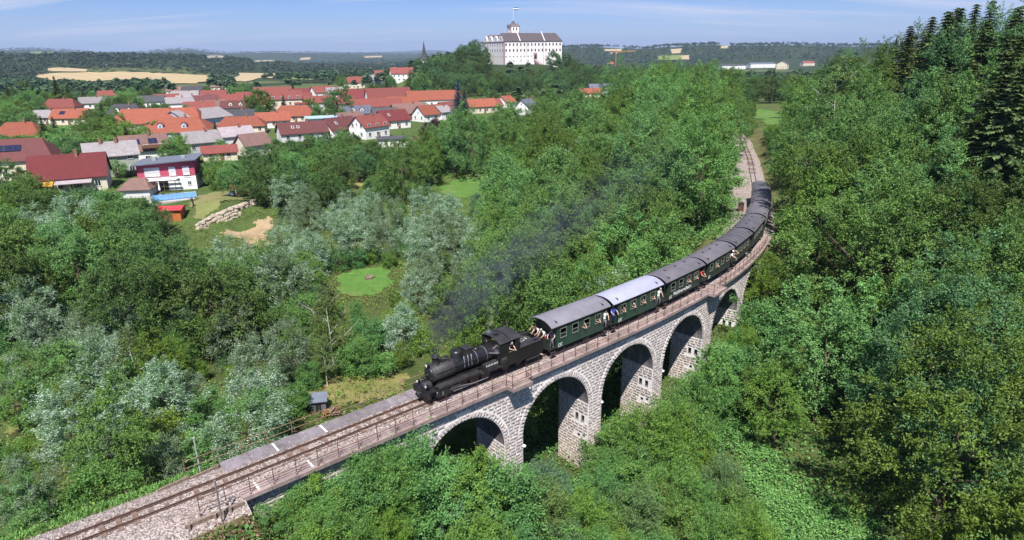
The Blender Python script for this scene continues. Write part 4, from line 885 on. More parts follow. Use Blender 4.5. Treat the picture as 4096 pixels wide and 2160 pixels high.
tag(link('coal', npmesh('coal', V_, T_, None, False, 3), lo, COALM), kind='stuff')
m = MB(); m.cbox((X(56.1), -.8, 1.9), (.5, .2, .08)); m.cbox((X(55.95), -.82, 1.97), (.3, .12, .05)); part('fire_iron', m, COALM)

# ------------------------------------------------------------------ people
SKIN = paint('skin', (0.50, 0.31, 0.235), 0.6, 0.3, 0.05); HAIRS = [paint('hair_brown', (0.06, 0.035, 0.02), 0.7), paint('hair_grey', (0.36, 0.34, 0.32), 0.7), paint('hair_dark', (0.015, 0.012, 0.011), 0.7)]
CLOTH = {n: paint('cloth_' + n, c, 0.85, 0.15, 0.1) for n, c in dict(white=(.74, .70, .67), pale=(.60, .55, .50), blue=(.05, .085, .42), navy=(.02, .026, .06), red=(.52, .03, .035), black=(.014, .014, .016), jeans=(.045, .06, .11), grey=(.17, .165, .18), coral=(.60, .19, .15), yellow=(.62, .50, .06), tan=(.34, .27, .2)).items()}
SEGS = [('pelvis','chest',0),('chest','neck',0),('neck','head',3),('head','crown',3),('chest','sl',0),('sl','el',1),('el','hl',1),('chest','sr',0),('sr','er',1),('er','hr',1),('pelvis','kl',2),('kl','al',4),('al','tl',5),('pelvis','kr',2),('kr','ar',4),('ar','tr',5)]
RAD = dict(pelvis=(.155,.12), chest=(.175,.125), neck=(.058,.058), head=(.095,.105), crown=(.085,.09), sl=(.075,.07), el=(.047,.047), hl=(.033,.04), sr=(.075,.07), er=(.047,.047), hr=(.033,.04), kl=(.068,.068), al=(.045,.045), tl=(.04,.03), kr=(.068,.068), ar=(.045,.045), tr=(.04,.03))
BASE = dict(pelvis=(0,0,.92), chest=(0,0,1.28), neck=(0,.01,1.48), head=(0,.03,1.60), crown=(0,.02,1.70), sl=(.19,0,1.40), el=(.25,.02,1.13), hl=(.26,.10,.88), sr=(-.19,0,1.40), er=(-.25,.02,1.13), hr=(-.26,.10,.88), kl=(.10,.02,.50), al=(.11,-.01,.09), tl=(.12,.17,.04), kr=(-.10,.02,.50), ar=(-.11,-.01,.09), tr=(-.12,.17,.04))
POSE = {'stand': {}, 'lean': dict(chest=(0,.18,1.22), neck=(0,.34,1.37), head=(0,.43,1.45), crown=(0,.47,1.55), sl=(.19,.26,1.30), el=(.26,.42,1.07), hl=(.18,.62,.98), sr=(-.19,.26,1.30), er=(-.26,.42,1.07), hr=(-.2,.60,.94)),
    'rail': dict(el=(.30,.2,1.2), hl=(.22,.42,1.12), er=(-.30,.2,1.2), hr=(-.24,.42,1.12), head=(.03,.05,1.6), crown=(.03,.04,1.7)),
    'hold': dict(el=(.38,.05,1.5), hl=(.40,.12,1.78), chest=(-.04,.10,1.27), neck=(-.05,.18,1.47), head=(-.05,.23,1.58), crown=(-.06,.24,1.68), sr=(-.22,.12,1.39), er=(-.30,.2,1.14), hr=(-.28,.34,.95), kr=(-.11,.16,.52), ar=(-.11,.10,.1), tr=(-.12,.28,.05)),
    'window': dict(pelvis=(0,-.28,.92), chest=(0,-.12,1.26), neck=(0,.06,1.45), head=(0,.16,1.55), crown=(0,.19,1.65), sl=(.19,-.02,1.38), el=(.22,.16,1.16), hl=(.05,.34,1.12), sr=(-.19,-.02,1.38), er=(-.24,.18,1.16), hr=(-.16,.40,1.10), kl=(.1,-.2,.5), al=(.11,-.3,.09), tl=(.12,-.12,.04), kr=(-.1,-.2,.5), ar=(-.11,-.3,.09), tr=(-.12,-.12,.04))}
PM = {}
def person_mesh(pose):
    if pose in PM: return PM[pose]
    P = dict(BASE); P.update(POSE[pose]); keys = list(P); me = bpy.data.meshes.new('body'); me.from_pydata([P[k] for k in keys], [(keys.index(a), keys.index(b)) for a, b, _ in SEGS], [])
    o = bpy.data.objects.new('tmp', me); COL.objects.link(o); md = o.modifiers.new('s', 'SKIN'); md.use_smooth_shade = True
    for i, k in enumerate(keys): o.data.skin_vertices[0].data[i].radius = RAD[k]; o.data.skin_vertices[0].data[i].use_root = (k == 'pelvis')
    sb = o.modifiers.new('d', 'SUBSURF'); sb.levels = 1; sb.render_levels = 1
    bpy.context.view_layer.update(); nm = bpy.data.meshes.new_from_object(o.evaluated_get(bpy.context.evaluated_depsgraph_get())); nm.name = 'body'; bpy.data.objects.remove(o)
    nm.materials.clear(); [nm.materials.append(SKIN) for _ in range(4)]
    A = np.array([P[a] for a, b, _ in SEGS]); B = np.array([P[b] for a, b, _ in SEGS]); kind = np.array([k for *_, k in SEGS]); seg = [(a, b) for a, b, _ in SEGS]
    for f in nm.polygons:
        c = np.array(f.center); d = B - A; u = np.clip(((c - A) * d).sum(1) / ((d * d).sum(1) + 1e-9), 0, 1); i = np.linalg.norm(A + d * u[:, None] - c, axis=1).argmin(); k = kind[i]; s_ = seg[i]
        mi = {0: 1, 2: 2, 3: 0, 5: 3}.get(k)
        if k == 1: mi = 1 if s_[1] in ('el', 'er') and u[i] < .6 else 0
        if k == 4: mi = 2 if u[i] < .85 else 3
        f.material_index = mi
    hair = MB(); h = Vector(P['head']); cr = Vector(P['crown']); hair.sphere(tuple(h.lerp(cr, .55) + Vector((0, -.025, .015))), .108, 9, 6, 0, (.92, 1.0, .95))
    face = MB(); fw = Vector((0, .098, 0)); face.sphere(tuple(h + fw + Vector((0, .012, -.01))), .017, 6, 4, 0, (.8, 1.3, 1.3))
    eyes = MB(); [eyes.sphere(tuple(h + Vector((sx * .035, .09, .022))), .012, 5, 4) for sx in (-1, 1)]; eyes.cbox(h + Vector((0, .096, -.048)), (.045, .012, .01))
    hands = MB()                                               # five unequal fingers curled at each hand
    for hd, el_ in (('hl', 'el'), ('hr', 'er')):
        p = Vector(P[hd]); d = (p - Vector(P[el_])).normalized(); sd = d.cross(Vector((0, 0, 1))); sd = sd.normalized() if sd.length > .1 else Vector((1, 0, 0)); dn = d.cross(sd)
        hands.sphere(tuple(p + d * .035), .042, 6, 4, 0, (1, 1, .8))
        for q, (o_, L) in enumerate(((-.03, .065), (-.01, .078), (.01, .074), (.03, .058))): a = p + d * .055 + sd * o_; b = a + d * L * .6; hands.tube([a, b, b + d * L * .25 + dn * L * .4], [.0095, .009, .007], 5)
        a = p + d * .02 + sd * .045; hands.tube([a, a + d * .03 + sd * .02, a + d * .055 + sd * .012], [.011, .01, .008], 5)
    hm = hair.mesh('hair'); fm = face.mesh('nose'); em = eyes.mesh('eyes'); gm = hands.mesh('hands')
    for m_, mt in ((hm, HAIRS[0]), (fm, SKIN), (em, HAIRS[2]), (gm, SKIN)): m_.materials.append(mt)
    PM[pose] = (nm, hm, fm, em, gm); return PM[pose]
def person(pose, loc, rz, shirt, trousers, label, hair=0, sc=1.0, group=None):
    me, hm, fm, em, gm = person_mesh(pose); t = thing('person', label, 'person', loc, rz, group); t.scale = (sc,) * 3
    b = link('body', me, t)
    for i, mt in enumerate((SKIN, CLOTH[shirt], CLOTH[trousers], CLOTH['black'])): b.material_slots[i].link = 'OBJECT'; b.material_slots[i].material = mt
    h = link('hair', hm, t); setmat(h, HAIRS[hair]); link('nose', fm, b); link('eyes', em, b); link('hands', gm, t); return t
def aboard(ci, x, y, z, turn): # a place on coach ci: x along it, y across, and which way the person faces
    a, b = COACHES[ci][:2]; s = (a + b) / 2; h = heading(s); p = Vector(on(s, 0, 0)); x *= (b - a) / CL_
    return (p.x + math.cos(h) * x - math.sin(h) * y, p.y + math.sin(h) * x + math.cos(h) * y, z), h + turn - math.pi / 2
FR = math.pi; SIDE = -math.pi / 2    # facing the engine; facing the near side
E_ = CL_ / 2
for ci, x, y, z, turn, pose, sh, tr, hr, lab in [
    (0, -E_ + .52, .62, .62, FR, 'lean', 'pale', 'black', 0, 'person in a pale top leaning over the far front rail by the tender'),
    (0, -E_ + .46, -.12, .62, FR, 'lean', 'white', 'red', 1, 'person in a white shirt leaning over the front platform rail behind the coal'),
    (0, -E_ + .40, -.98, .62, FR + .5, 'rail', 'navy', 'grey', 2, 'person in dark blue standing at the front corner of the first coach'),
    (0, -E_ + .5, 1.0, .62, FR, 'rail', 'black', 'black', 2, 'person in black at the far front corner of the first coach'),
    (0, E_ - .42, -1.02, .62, SIDE - .5, 'hold', 'white', 'grey', 2, 'person in a white shirt and grey trousers leaning out between the first two coaches'),
    (0, E_ - .36, -.35, .62, SIDE, 'stand', 'black', 'black', 2, 'person in black standing in shade at the rear platform of the first coach'),
    (1, -E_ + .38, -1.02, .62, SIDE - .35, 'rail', 'blue', 'navy', 0, 'person in a bright blue shirt and dark shorts at the front of the silvery-roofed coach'),
    (1, E_ - .40, -1.06, .62, SIDE - .2, 'hold', 'white', 'grey', 1, 'person in white and grey leaning out at the rear of the silvery-roofed coach'),
    (2, E_ - .38, -.98, .62, SIDE, 'lean', 'red', 'black', 2, 'person in a red jacket leaning out at the rear of the lettered coach'),
    (3, E_ - .42, -1.0, .62, SIDE + .3, 'lean', 'white', 'red', 0, 'person in white leaning out at the rear of the fourth coach'),
    (4, -E_ + .42, -1.0, .62, SIDE - .3, 'rail', 'white', 'jeans', 1, 'person in a white top and blue jeans at the front of the ribbed-roof coach'),
    (0, WX[3] + .05, -.98, .50, SIDE - .3, 'window', 'coral', 'navy', 2, 'passenger in a salmon top at the rear window of the first coach'),
    (0, WX[2] - .30, -1.0, .50, SIDE - .3, 'window', 'tan', 'navy', 0, 'passenger in tan leaning out of the third window of the first coach'),
    (1, WX[0] + .1, -.96, .50, SIDE - .3, 'window', 'coral', 'navy', 0, 'passenger in coral at the front window of the silvery-roofed coach'),
    (1, WX[1] + .1, -.96, .50, SIDE - .3, 'window', 'white', 'navy', 1, 'passenger in bright white at the second window of the silvery-roofed coach'),
    (1, WX[2] + .05, -.96, .50, SIDE, 'window', 'pale', 'navy', 2, 'dark-haired passenger in a pale shirt at the third window of the silvery-roofed coach'),
    (1, WX[3] + .1, -.96, .50, SIDE - .3, 'window', 'yellow', 'navy', 2, 'passenger in yellow at the rear window of the silvery-roofed coach'),
    (2, WX[2], -.98, .50, SIDE, 'window', 'red', 'navy', 2, 'passenger in red leaning out above the white lettering'),
    (2, WX[3], -.98, .50, SIDE - .2, 'window', 'white', 'navy', 1, 'passenger in white at the rear window of the lettered coach'),
    (3, WX[1], -.98, .50, SIDE - .2, 'window', 'white', 'navy', 1, 'passenger in white at the second window of the fourth coach')]:
    p, r_ = aboard(ci, x, y, z, turn); person(pose, p, r_, sh, tr, lab, hr)
h_ = heading(LS - .5); q_ = Vector(on(LS, 0, 0)); dx_, dy_ = X(53.45), -.92
person('window', (q_.x + math.cos(h_) * dx_ - math.sin(h_) * dy_, q_.y + math.sin(h_) * dx_ + math.cos(h_) * dy_, .92), h_ - math.pi, 'grey', 'black', 'engine driver in grey looking out of the locomotive cab side', 1)
# ------------------------------------------------------------------ houses
def roof_mat(name, col, dark, sc=6.0, rough=0.85):
    t = NT(name); c = t.coord(); n = t.noise(0.8, c, 6, 0.65); n2 = t.noise(5, c, 4, 0.6)
    w = t.new('ShaderNodeTexWave', bands_direction='Z'); w.inputs['Scale'].default_value = sc; w.inputs['Distortion'].default_value = 0.4; t.l.new(c, w.inputs[0])
    cc = t.mix(t.ramp(n, [(0.3, 0.0), (0.72, 0.85)]), col, dark); cc = t.hsv(cc, 0.5, 1.0, t.ramp(n2, [(0.3, 0.82), (0.7, 1.15)])); o = t.orand(); cc = t.hsv(cc, 0.5, 1.0, t.math('MULTIPLY_ADD', o, 0.3, 0.86))
    t.bsdf(cc, rough, 0.25, nrm=t.bump(w.outputs[1], 0.6, 0.05)); return t.m
RF = {'orange': roof_mat('roof_orange_tile', (0.285, 0.085, 0.050), (0.20, 0.068, 0.045)), 'red': roof_mat('roof_red_tile', (0.215, 0.060, 0.048), (0.15, 0.050, 0.044)), 'dred': roof_mat('roof_dark_red_tile', (0.165, 0.034, 0.036), (0.115, 0.030, 0.032), 7),
      'maroon': roof_mat('roof_maroon_tile', (0.145, 0.050, 0.048), (0.10, 0.042, 0.042)), 'brown': roof_mat('roof_brown_tile', (0.20, 0.115, 0.095), (0.13, 0.085, 0.08)), 'grey': roof_mat('roof_fibre_cement', (0.27, 0.245, 0.25), (0.185, 0.17, 0.18), 4), 'pgrey': roof_mat('roof_weathered_cement', (0.33, 0.28, 0.30), (0.22, 0.19, 0.205), 4),
      'dark': roof_mat('roof_anthracite', (0.075, 0.073, 0.085), (0.05, 0.05, 0.058)), 'blue': roof_mat('roof_blue_sheet', (0.36, 0.47, 0.62), (0.30, 0.40, 0.54), 2, .5), 'bluegrey': roof_mat('roof_blue_grey', (0.13, 0.15, 0.19), (0.09, 0.10, 0.13))}
def wallm(name, c): return paint('wall_' + name, c, 0.9, 0.15, 0.07, 0.6, grime=tuple(x * .78 for x in c))
WL = {n: wallm(n, c) for n, c in dict(white=(.76, .75, .73), cream=(.62, .55, .42), grey=(.42, .43, .42), ggreen=(.34, .36, .31), beige=(.62, .55, .47), yellow=(.62, .50, .24), blue=(.40, .45, .58), green=(.50, .60, .40), pink=(.42, .075, .125), lgrey=(.56, .56, .57), orange=(.42, .13, .04)).items()}
WINF = paint('window_white_frame', (0.72, 0.72, 0.70), 0.6, 0.3, 0.04); WOODB = paint('stained_wood', (0.16, 0.085, 0.05), 0.8, 0.2, 0.25, 4); SOLAR = paint('solar_cells', (0.012, 0.016, 0.045), 0.15, 0.6, 0.2, 1); SHUT = paint('roller_shutter', (0.50, 0.51, 0.54), 0.6, 0.3, 0.05); CHIM = paint('chimney_brick', (0.25, 0.13, 0.10), 0.9, 0.1, 0.2); CONC = paint('concrete', (0.42, 0.40, 0.385), 0.9, 0.2, 0.12, 1.2); SHEDRED = paint('shed_red', (0.26, 0.035, 0.035), 0.8, 0.2, 0.15); METALR = paint('shed_roof_red', (0.46, 0.04, 0.055), 0.5, 0.4, 0.1)
def win_mesh(w, h, frame=True):
    m = MB(); t = .09
    m.cbox((-w / 2 + t / 2, -.03, h / 2), (t, .06, h)); m.cbox((w / 2 - t / 2, -.03, h / 2), (t, .06, h)); m.cbox((0, -.03, h - t / 2), (w - 2 * t, .06, t)); m.cbox((0, -.05, t / 2), (w + .1, .1, t)); m.cbox((0, -.03, h / 2), (.06, .05, h - 2 * t))
    g = MB(); g.cbox((0, -.012, h / 2), (w - .1, .02, h - .1)); return m.mesh('window'), g.mesh('pane')
WIN = win_mesh(1.15, 1.35); WINS = win_mesh(.8, .9); WINL = win_mesh(1.8, 1.4)
for a_ in (WIN, WINS, WINL): a_[0].materials.append(WINF); a_[1].materials.append(GLASS)
def put_window(par, x, y, z, ang, kind=WIN):
    f = link('window', kind[0], par); f.location = (x, y, z); f.rotation_euler = (0, 0, ang); link('pane', kind[1], f); return f
HOUSES = []
def house(px, py, L, W, hw, rise, hd, roof, wall, label, hip=0.0, name='house', cat='house', chim=1, wins=True, over=.45, solar=None, sky=0, floors=None, zoff=0.0, back=0.5, group='houses of the village', dormer=False, gablewin=True, gwall=None):
    """L along the ridge, W across; heading hd in degrees; front foot at a photo reading"""
    p = hit(px, py); d = Vector((p.x, p.y, 0)).normalized()
    if p.length > 190: hw *= .88; rise *= .84
    c = p + d * (W * back); zb = min(p.z, z1(c.x, c.y)) + zoff; h = R(hd)
    t = thing(name, label, cat, (c.x, c.y, zb), h, group); l, w = L / 2, W / 2
    m = MB(); e = l * (1 - hip) if hip else l; b = -1.2
    if hip == 0:
        for x in (-l, l): m.add([(x, -w, b), (x, w, b), (x, w, hw), (x, 0, hw + rise), (x, -w, hw)], [(0, 1, 2, 3, 4) if x > 0 else (4, 3, 2, 1, 0)])
    else:
        for x in (-l, l): m.add([(x, -w, b), (x, w, b), (x, w, hw), (x, -w, hw)], [(0, 1, 2, 3) if x > 0 else (3, 2, 1, 0)])
    for y in (-w, w): m.add([(-l, y, b), (l, y, b), (l, y, hw), (-l, y, hw)], [(0, 1, 2, 3) if y < 0 else (3, 2, 1, 0)])
    wo = m.obj('wall', gwall or WL[wall], t)
    m = MB(); k = rise / w; o = over; th = .18; ex, ey = l + o, w + o; ze = hw - o * k
    if hip == 0:
        for sg in (-1, 1):
            v = [(-ex, sg * ey, ze), (ex, sg * ey, ze), (ex, 0, hw + rise), (-ex, 0, hw + rise)]; v += [(x, y, z + th) for x, y, z in v]
            m.add(v, [(0, 1, 2, 3), (7, 6, 5, 4), (0, 4, 5, 1), (1, 5, 6, 2), (2, 6, 7, 3), (3, 7, 4, 0)])
    else:
        r = l * (1 - hip); zt_ = hw + rise + th
        m.add([(-ex, -ey, ze), (ex, -ey, ze), (ex, ey, ze), (-ex, ey, ze), (-r, 0, zt_), (r, 0, zt_), (-ex, -ey, ze - .12), (ex, -ey, ze - .12), (ex, ey, ze - .12), (-ex, ey, ze - .12)], [(0, 1, 5, 4), (1, 2, 5), (2, 3, 4, 5), (3, 0, 4), (0, 6, 7, 1), (1, 7, 8, 2), (2, 8, 9, 3), (3, 9, 6, 0), (9, 8, 7, 6)])
    ro = m.obj('roof', RF[roof], t)
    def onroof(x, f, sg=-1): return (x, sg * w * (1 - f), hw + rise * f + th)
    for i in range(chim):
        x = l * (.25 - .6 * i); m = MB(); m.box(x - .28, x + .28, -.75, -.2, hw + rise * .55, hw + rise + .95); m.box(x - .33, x + .33, -.80, -.15, hw + rise + .95, hw + rise + 1.05); m.obj('chimney', CHIM, ro)
    for i in range(sky): x, y, z = onroof(-l * .45 + i * 1.7, .5); m = MB(); m.cbox((0, 0, .06), (.8, 1.2, .12)); s_ = m.obj('skylight', WINF, ro); s_.location = (x, y, z); s_.rotation_euler = (math.atan(k), 0, 0); m = MB(); m.cbox((0, 0, .125), (.6, 1.0, .02)); g = m.obj('pane', GLASS, t); g.parent = ro; g.location = (x, y, z); g.rotation_euler = s_.rotation_euler
    if solar:
        for x0, n in solar:
            for i in range(n): x, y, z = onroof(x0 + i * 1.06, .52); m = MB(); m.cbox((0, 0, .1), (1.0, 1.9, .05)); s_ = m.obj('solar_panel', SOLAR, ro); s_.location = (x, y, z); s_.rotation_euler = (math.atan(k), 0, 0)
    if dormer:
        for x in (-l * .35, l * .3):
            m = MB(); y0, z0 = -w * .75, hw + rise * .25; m.prism([(x - .8, z0), (x + .8, z0), (x + .8, z0 + 1.1), (x, z0 + 1.8), (x - .8, z0 + 1.1)], y0, -w * .2, 'y'); m.obj('dormer', WL[wall], ro)
            f = put_window(ro, x, y0 - .01, z0 + .15, 0, WINS); m = MB()
            for sg in (-1, 1): m.add([(x, y0 - .2, z0 + 1.88), (x, -w * .15, z0 + 1.88), (x + sg * 1.05, -w * .15, z0 + 1.08), (x + sg * 1.05, y0 - .2, z0 + 1.08)], [(0, 1, 2, 3)])
            m.obj('dormer_roof', RF[roof], ro)
    if wins:
        fl = floors or (2 if hw > 4.6 else 1)
        for f_ in range(fl):
            z = .95 + f_ * 2.8
            n = max(1, int(L / 3.2))
            for i in range(n): put_window(t, -l + L * (i + .5) / n, -w, z, 0)
            n = max(1, int(W / 3.6))
            for i in range(n): put_window(t, -l, -w + W * (i + .5) / n, z, -math.pi / 2)
            for i in range(n): put_window(t, l, -w + W * (i + .5) / n, z, math.pi / 2)
        if hip == 0 and rise > 2.2 and gablewin: put_window(t, -l, 0, hw + .3, -math.pi / 2, WINS); put_window(t, l, 0, hw + .3, math.pi / 2, WINS)
        m = MB(); m.cbox((l * .1, -w - .02, 1.02), (1.0, .06, 2.05)); m.obj('door', WOODB, t)
    HOUSES.append((c.x, c.y, zb, max(L, W) * .55, hw + rise)); return t
# the row of houses nearest the valley
house(62, 452, 15, 10.5, 4.6, 3.9, 22, 'maroon', 'cream', 'big cream house with maroon half-hipped roof and a row of solar panels at far left', hip=.30, solar=[(-2.2, 4)], sky=2, chim=0)
a_ = house(190, 484, 13.5, 8.5, 3.3, 4.1, 25, 'dred', 'cream', 'cream house with a wide dark red tiled roof above an orange awning', chim=1)
m = MB(); m.add([(-6.2, -4.3, 2.75), (-2.6, -4.3, 2.75), (-2.6, -7.2, 2.2), (-6.2, -7.2, 2.2), (-6.2, -4.3, 2.68), (-2.6, -4.3, 2.68), (-2.6, -7.2, 2.13), (-6.2, -7.2, 2.13)], [(0, 3, 2, 1), (4, 5, 6, 7), (0, 1, 5, 4), (1, 2, 6, 5), (2, 3, 7, 6), (3, 0, 4, 7)]); m.obj('awning', paint('awning_orange', (.72, .30, .03), .8), a_)
m = MB(); m.add([(-2.4, -4.3, 2.75), (4.2, -4.3, 2.75), (4.2, -6.6, 2.3), (-2.4, -6.6, 2.3), (-2.4, -4.3, 2.6), (4.2, -4.3, 2.6), (4.2, -6.6, 2.18), (-2.4, -6.6, 2.18)], [(0, 3, 2, 1), (4, 5, 6, 7), (0, 1, 5, 4), (1, 2, 6, 5), (2, 3, 7, 6), (3, 0, 4, 7)]); m.obj('porch_roof', RF['pgrey'], a_)
for x in (-2.3, .9, 4.1): MB().tube([(x, -6.5, -1), (x, -6.5, 2.25)], .07, 5).obj('porch_post', WOODB, a_)
MB().box(-6.1, -2.7, -7.1, -7.0, -.8, .4).obj('balustrade', WOODB, a_)
house(292, 444, 10.5, 8, 4.9, 2.6, 33, 'grey', 'ggreen', 'grey-green two-storey house with a weathered grey roof and tall brick chimney', chim=2)
a_ = house(372, 414, 10.5, 9.5, 4.2, 4.0, 33, 'brown', 'white', 'white-gabled house with a brown roof carrying two blocks of solar panels', solar=[(-2.6, 2), (1.4, 2)], chim=1, floors=2)
m = MB(); m.box(-1.0, 4.6, -5.6, -3.0, 4.1, 4.25); m.box(-1.0, 4.6, -5.65, -5.55, 4.25, 5.0); m.obj('roof_terrace', WOODB, a_)
house(512, 384, 10, 8.5, 3.4, 3.2, 38, 'grey', 'grey', 'low house with a plain grey roof and white gable beside the brown-roofed house', chim=1)
house(598, 378, 9, 7.5, 4.8, 2.7, 38, 'pgrey', 'lgrey', 'two-storey house with a pinkish grey roof and brick chimney', chim=1)
house(640, 392, 8, 6.2, 3.6, 3.3, 52, 'brown', 'beige', 'plain beige gable barn end with one small dark window', chim=0, wins=False)
house(556, 405, 8.5, 5.5, 2.6, 1.8, 25, 'red', 'cream', 'low annex with a dull red roof behind the pink modern house', chim=0)
house(62, 366, 13, 11, 3.6, 4.0, 15, 'orange', 'cream', 'house with an orange hipped roof at the left edge of the village', hip=.45, chim=1)
# modern house: pink upper floor on a white ground floor under a thin mono-pitch roof
p = hit(438, 478); c = p + Vector((p.x, p.y, 0)).normalized() * 4.2; t = thing('modern_house', 'modern cubic house with a crimson pink upper storey on a white ground floor', 'house', (c.x, c.y, min(p.z, z1(c.x, c.y))), R(15), 'houses of the village'); HOUSES.append((c.x, c.y, t.location.z, 7, 6.5))
m = MB(); m.box(-5.6, 5.6, -4, 4, -1.2, 2.95); m.obj('ground_floor', WL['white'], t)
m = MB(); v = [(-5.6, -4.05, 2.95), (5.6, -4.05, 2.95), (5.6, 4.05, 2.95), (-5.6, 4.05, 2.95), (-5.6, -4.05, 5.5), (5.6, -4.05, 6.1), (5.6, 4.05, 6.1), (-5.6, 4.05, 5.5)]; m.add(v, [(0, 3, 2, 1), (4, 5, 6, 7), (0, 1, 5, 4), (1, 2, 6, 5), (2, 3, 7, 6), (3, 0, 4, 7)]); m.obj('upper_floor', WL['pink'], t)
m = MB(); v = [(-6.4, -5.0, 5.52), (6.3, -5.0, 6.2), (6.3, 4.8, 6.2), (-6.4, 4.8, 5.52)]; v += [(x, y, z + .22) for x, y, z in v]; m.add(v, [(3, 2, 1, 0), (4, 5, 6, 7), (0, 1, 5, 4), (1, 2, 6, 5), (2, 3, 7, 6), (3, 0, 4, 7)]); ro = m.obj('roof', RF['bluegrey'], t)
for x in (-2.8, 3.0): MB().box(x - .4, x + .4, -.4, .4, 5.9, 6.75).obj('chimney', POLEG, ro)
for x, w_ in ((-2.7, 2.9), (1.2, 1.3), (3.9, 1.3)):
    f = MB().box(x - w_ / 2, x + w_ / 2, -4.12, -4.06, 3.1, 5.0).obj('window', WINF, t); MB().box(x - w_ / 2 + .08, x + w_ / 2 - .08, -4.15, -4.125, 3.75, 4.95).obj('shutter', SHUT, f); m = MB(); [m.tube([(x - w_ / 2 - .1, -4.4, z_), (x + w_ / 2 + .1, -4.4, z_)], .025, 4) for z_ in (3.15, 3.5, 3.95)]; m.obj('railing', POLEG, f)
for y in (-2.6, -1.2): f = MB().box(-5.68, -5.61, y - .18, y + .18, 3.6, 4.7).obj('window', WINF, t)
put_window(t, 4.2, -4.0, .9, 0, WINS)
for x in (-3.5, -.9): MB().box(x - .9, x + .9, -4.06, -4.01, 0, 2.2).obj('glass_door', GLASS, t)
g = link('pergola', MB().mesh('pergola'), t); bpy.data.objects.remove(g)
for x in (-4.6, -2.4, -.2, 2.0): MB().tube([(x, -7.0, -.6), (x, -7.0, 2.5)], .07, 5).obj('pergola_post', WOODB, t); MB().box(x - .05, x + .05, -7.3, -4.05, 2.5, 2.64).obj('pergola_beam', WOODB, t)
for i in range(6): m = MB(); y = -7.2 + i * .55; m.box(-4.9, 2.3, y, y + .3, 2.66, 2.70); m.obj('pergola_slat', WINF, t)
for i in range(5): MB().box(-2.9, -.6, -7.3 - .3 * i, -7.0 - .3 * i, -.35 - .18 * i, -.17 - .18 * i).obj('stair_step', CONC, t)
a_ = house(355, 497, 5.6, 5.0, 2.0, 1.5, 8, 'brown', 'lgrey', 'small garage with a low brownish hipped roof and grey walls', hip=.5, name='garage', cat='garage', chim=0, wins=False, group=None)
a_ = house(438, 556, 3.8, 3.0, 2.1, .35, 8, 'dred', 'orange', 'garden shed with a bright red flat-pitched metal roof and orange boards', name='garden_shed', cat='shed', chim=0, wins=False, over=.35, group=None); [setattr(c.material_slots[0], 'link', 'OBJECT') or setattr(c.material_slots[0], 'material', METALR) for c in a_.children if c.name.startswith('roof')]
MB().box(-.5, .4, -1.56, -1.51, -.6, 1.5).obj('door', WOODB, a_)
a_ = house(598, 478, 2.6, 2.2, 2.0, .45, 8, 'brown', 'pink', 'dark red wooden playhouse with a shallow brown roof on the lawn', name='playhouse', cat='playhouse', chim=0, wins=False, over=.3, group=None, gwall=SHEDRED)
MB().box(-.4, .4, -1.16, -1.11, 0, 1.5).obj('door', WOODB, a_)
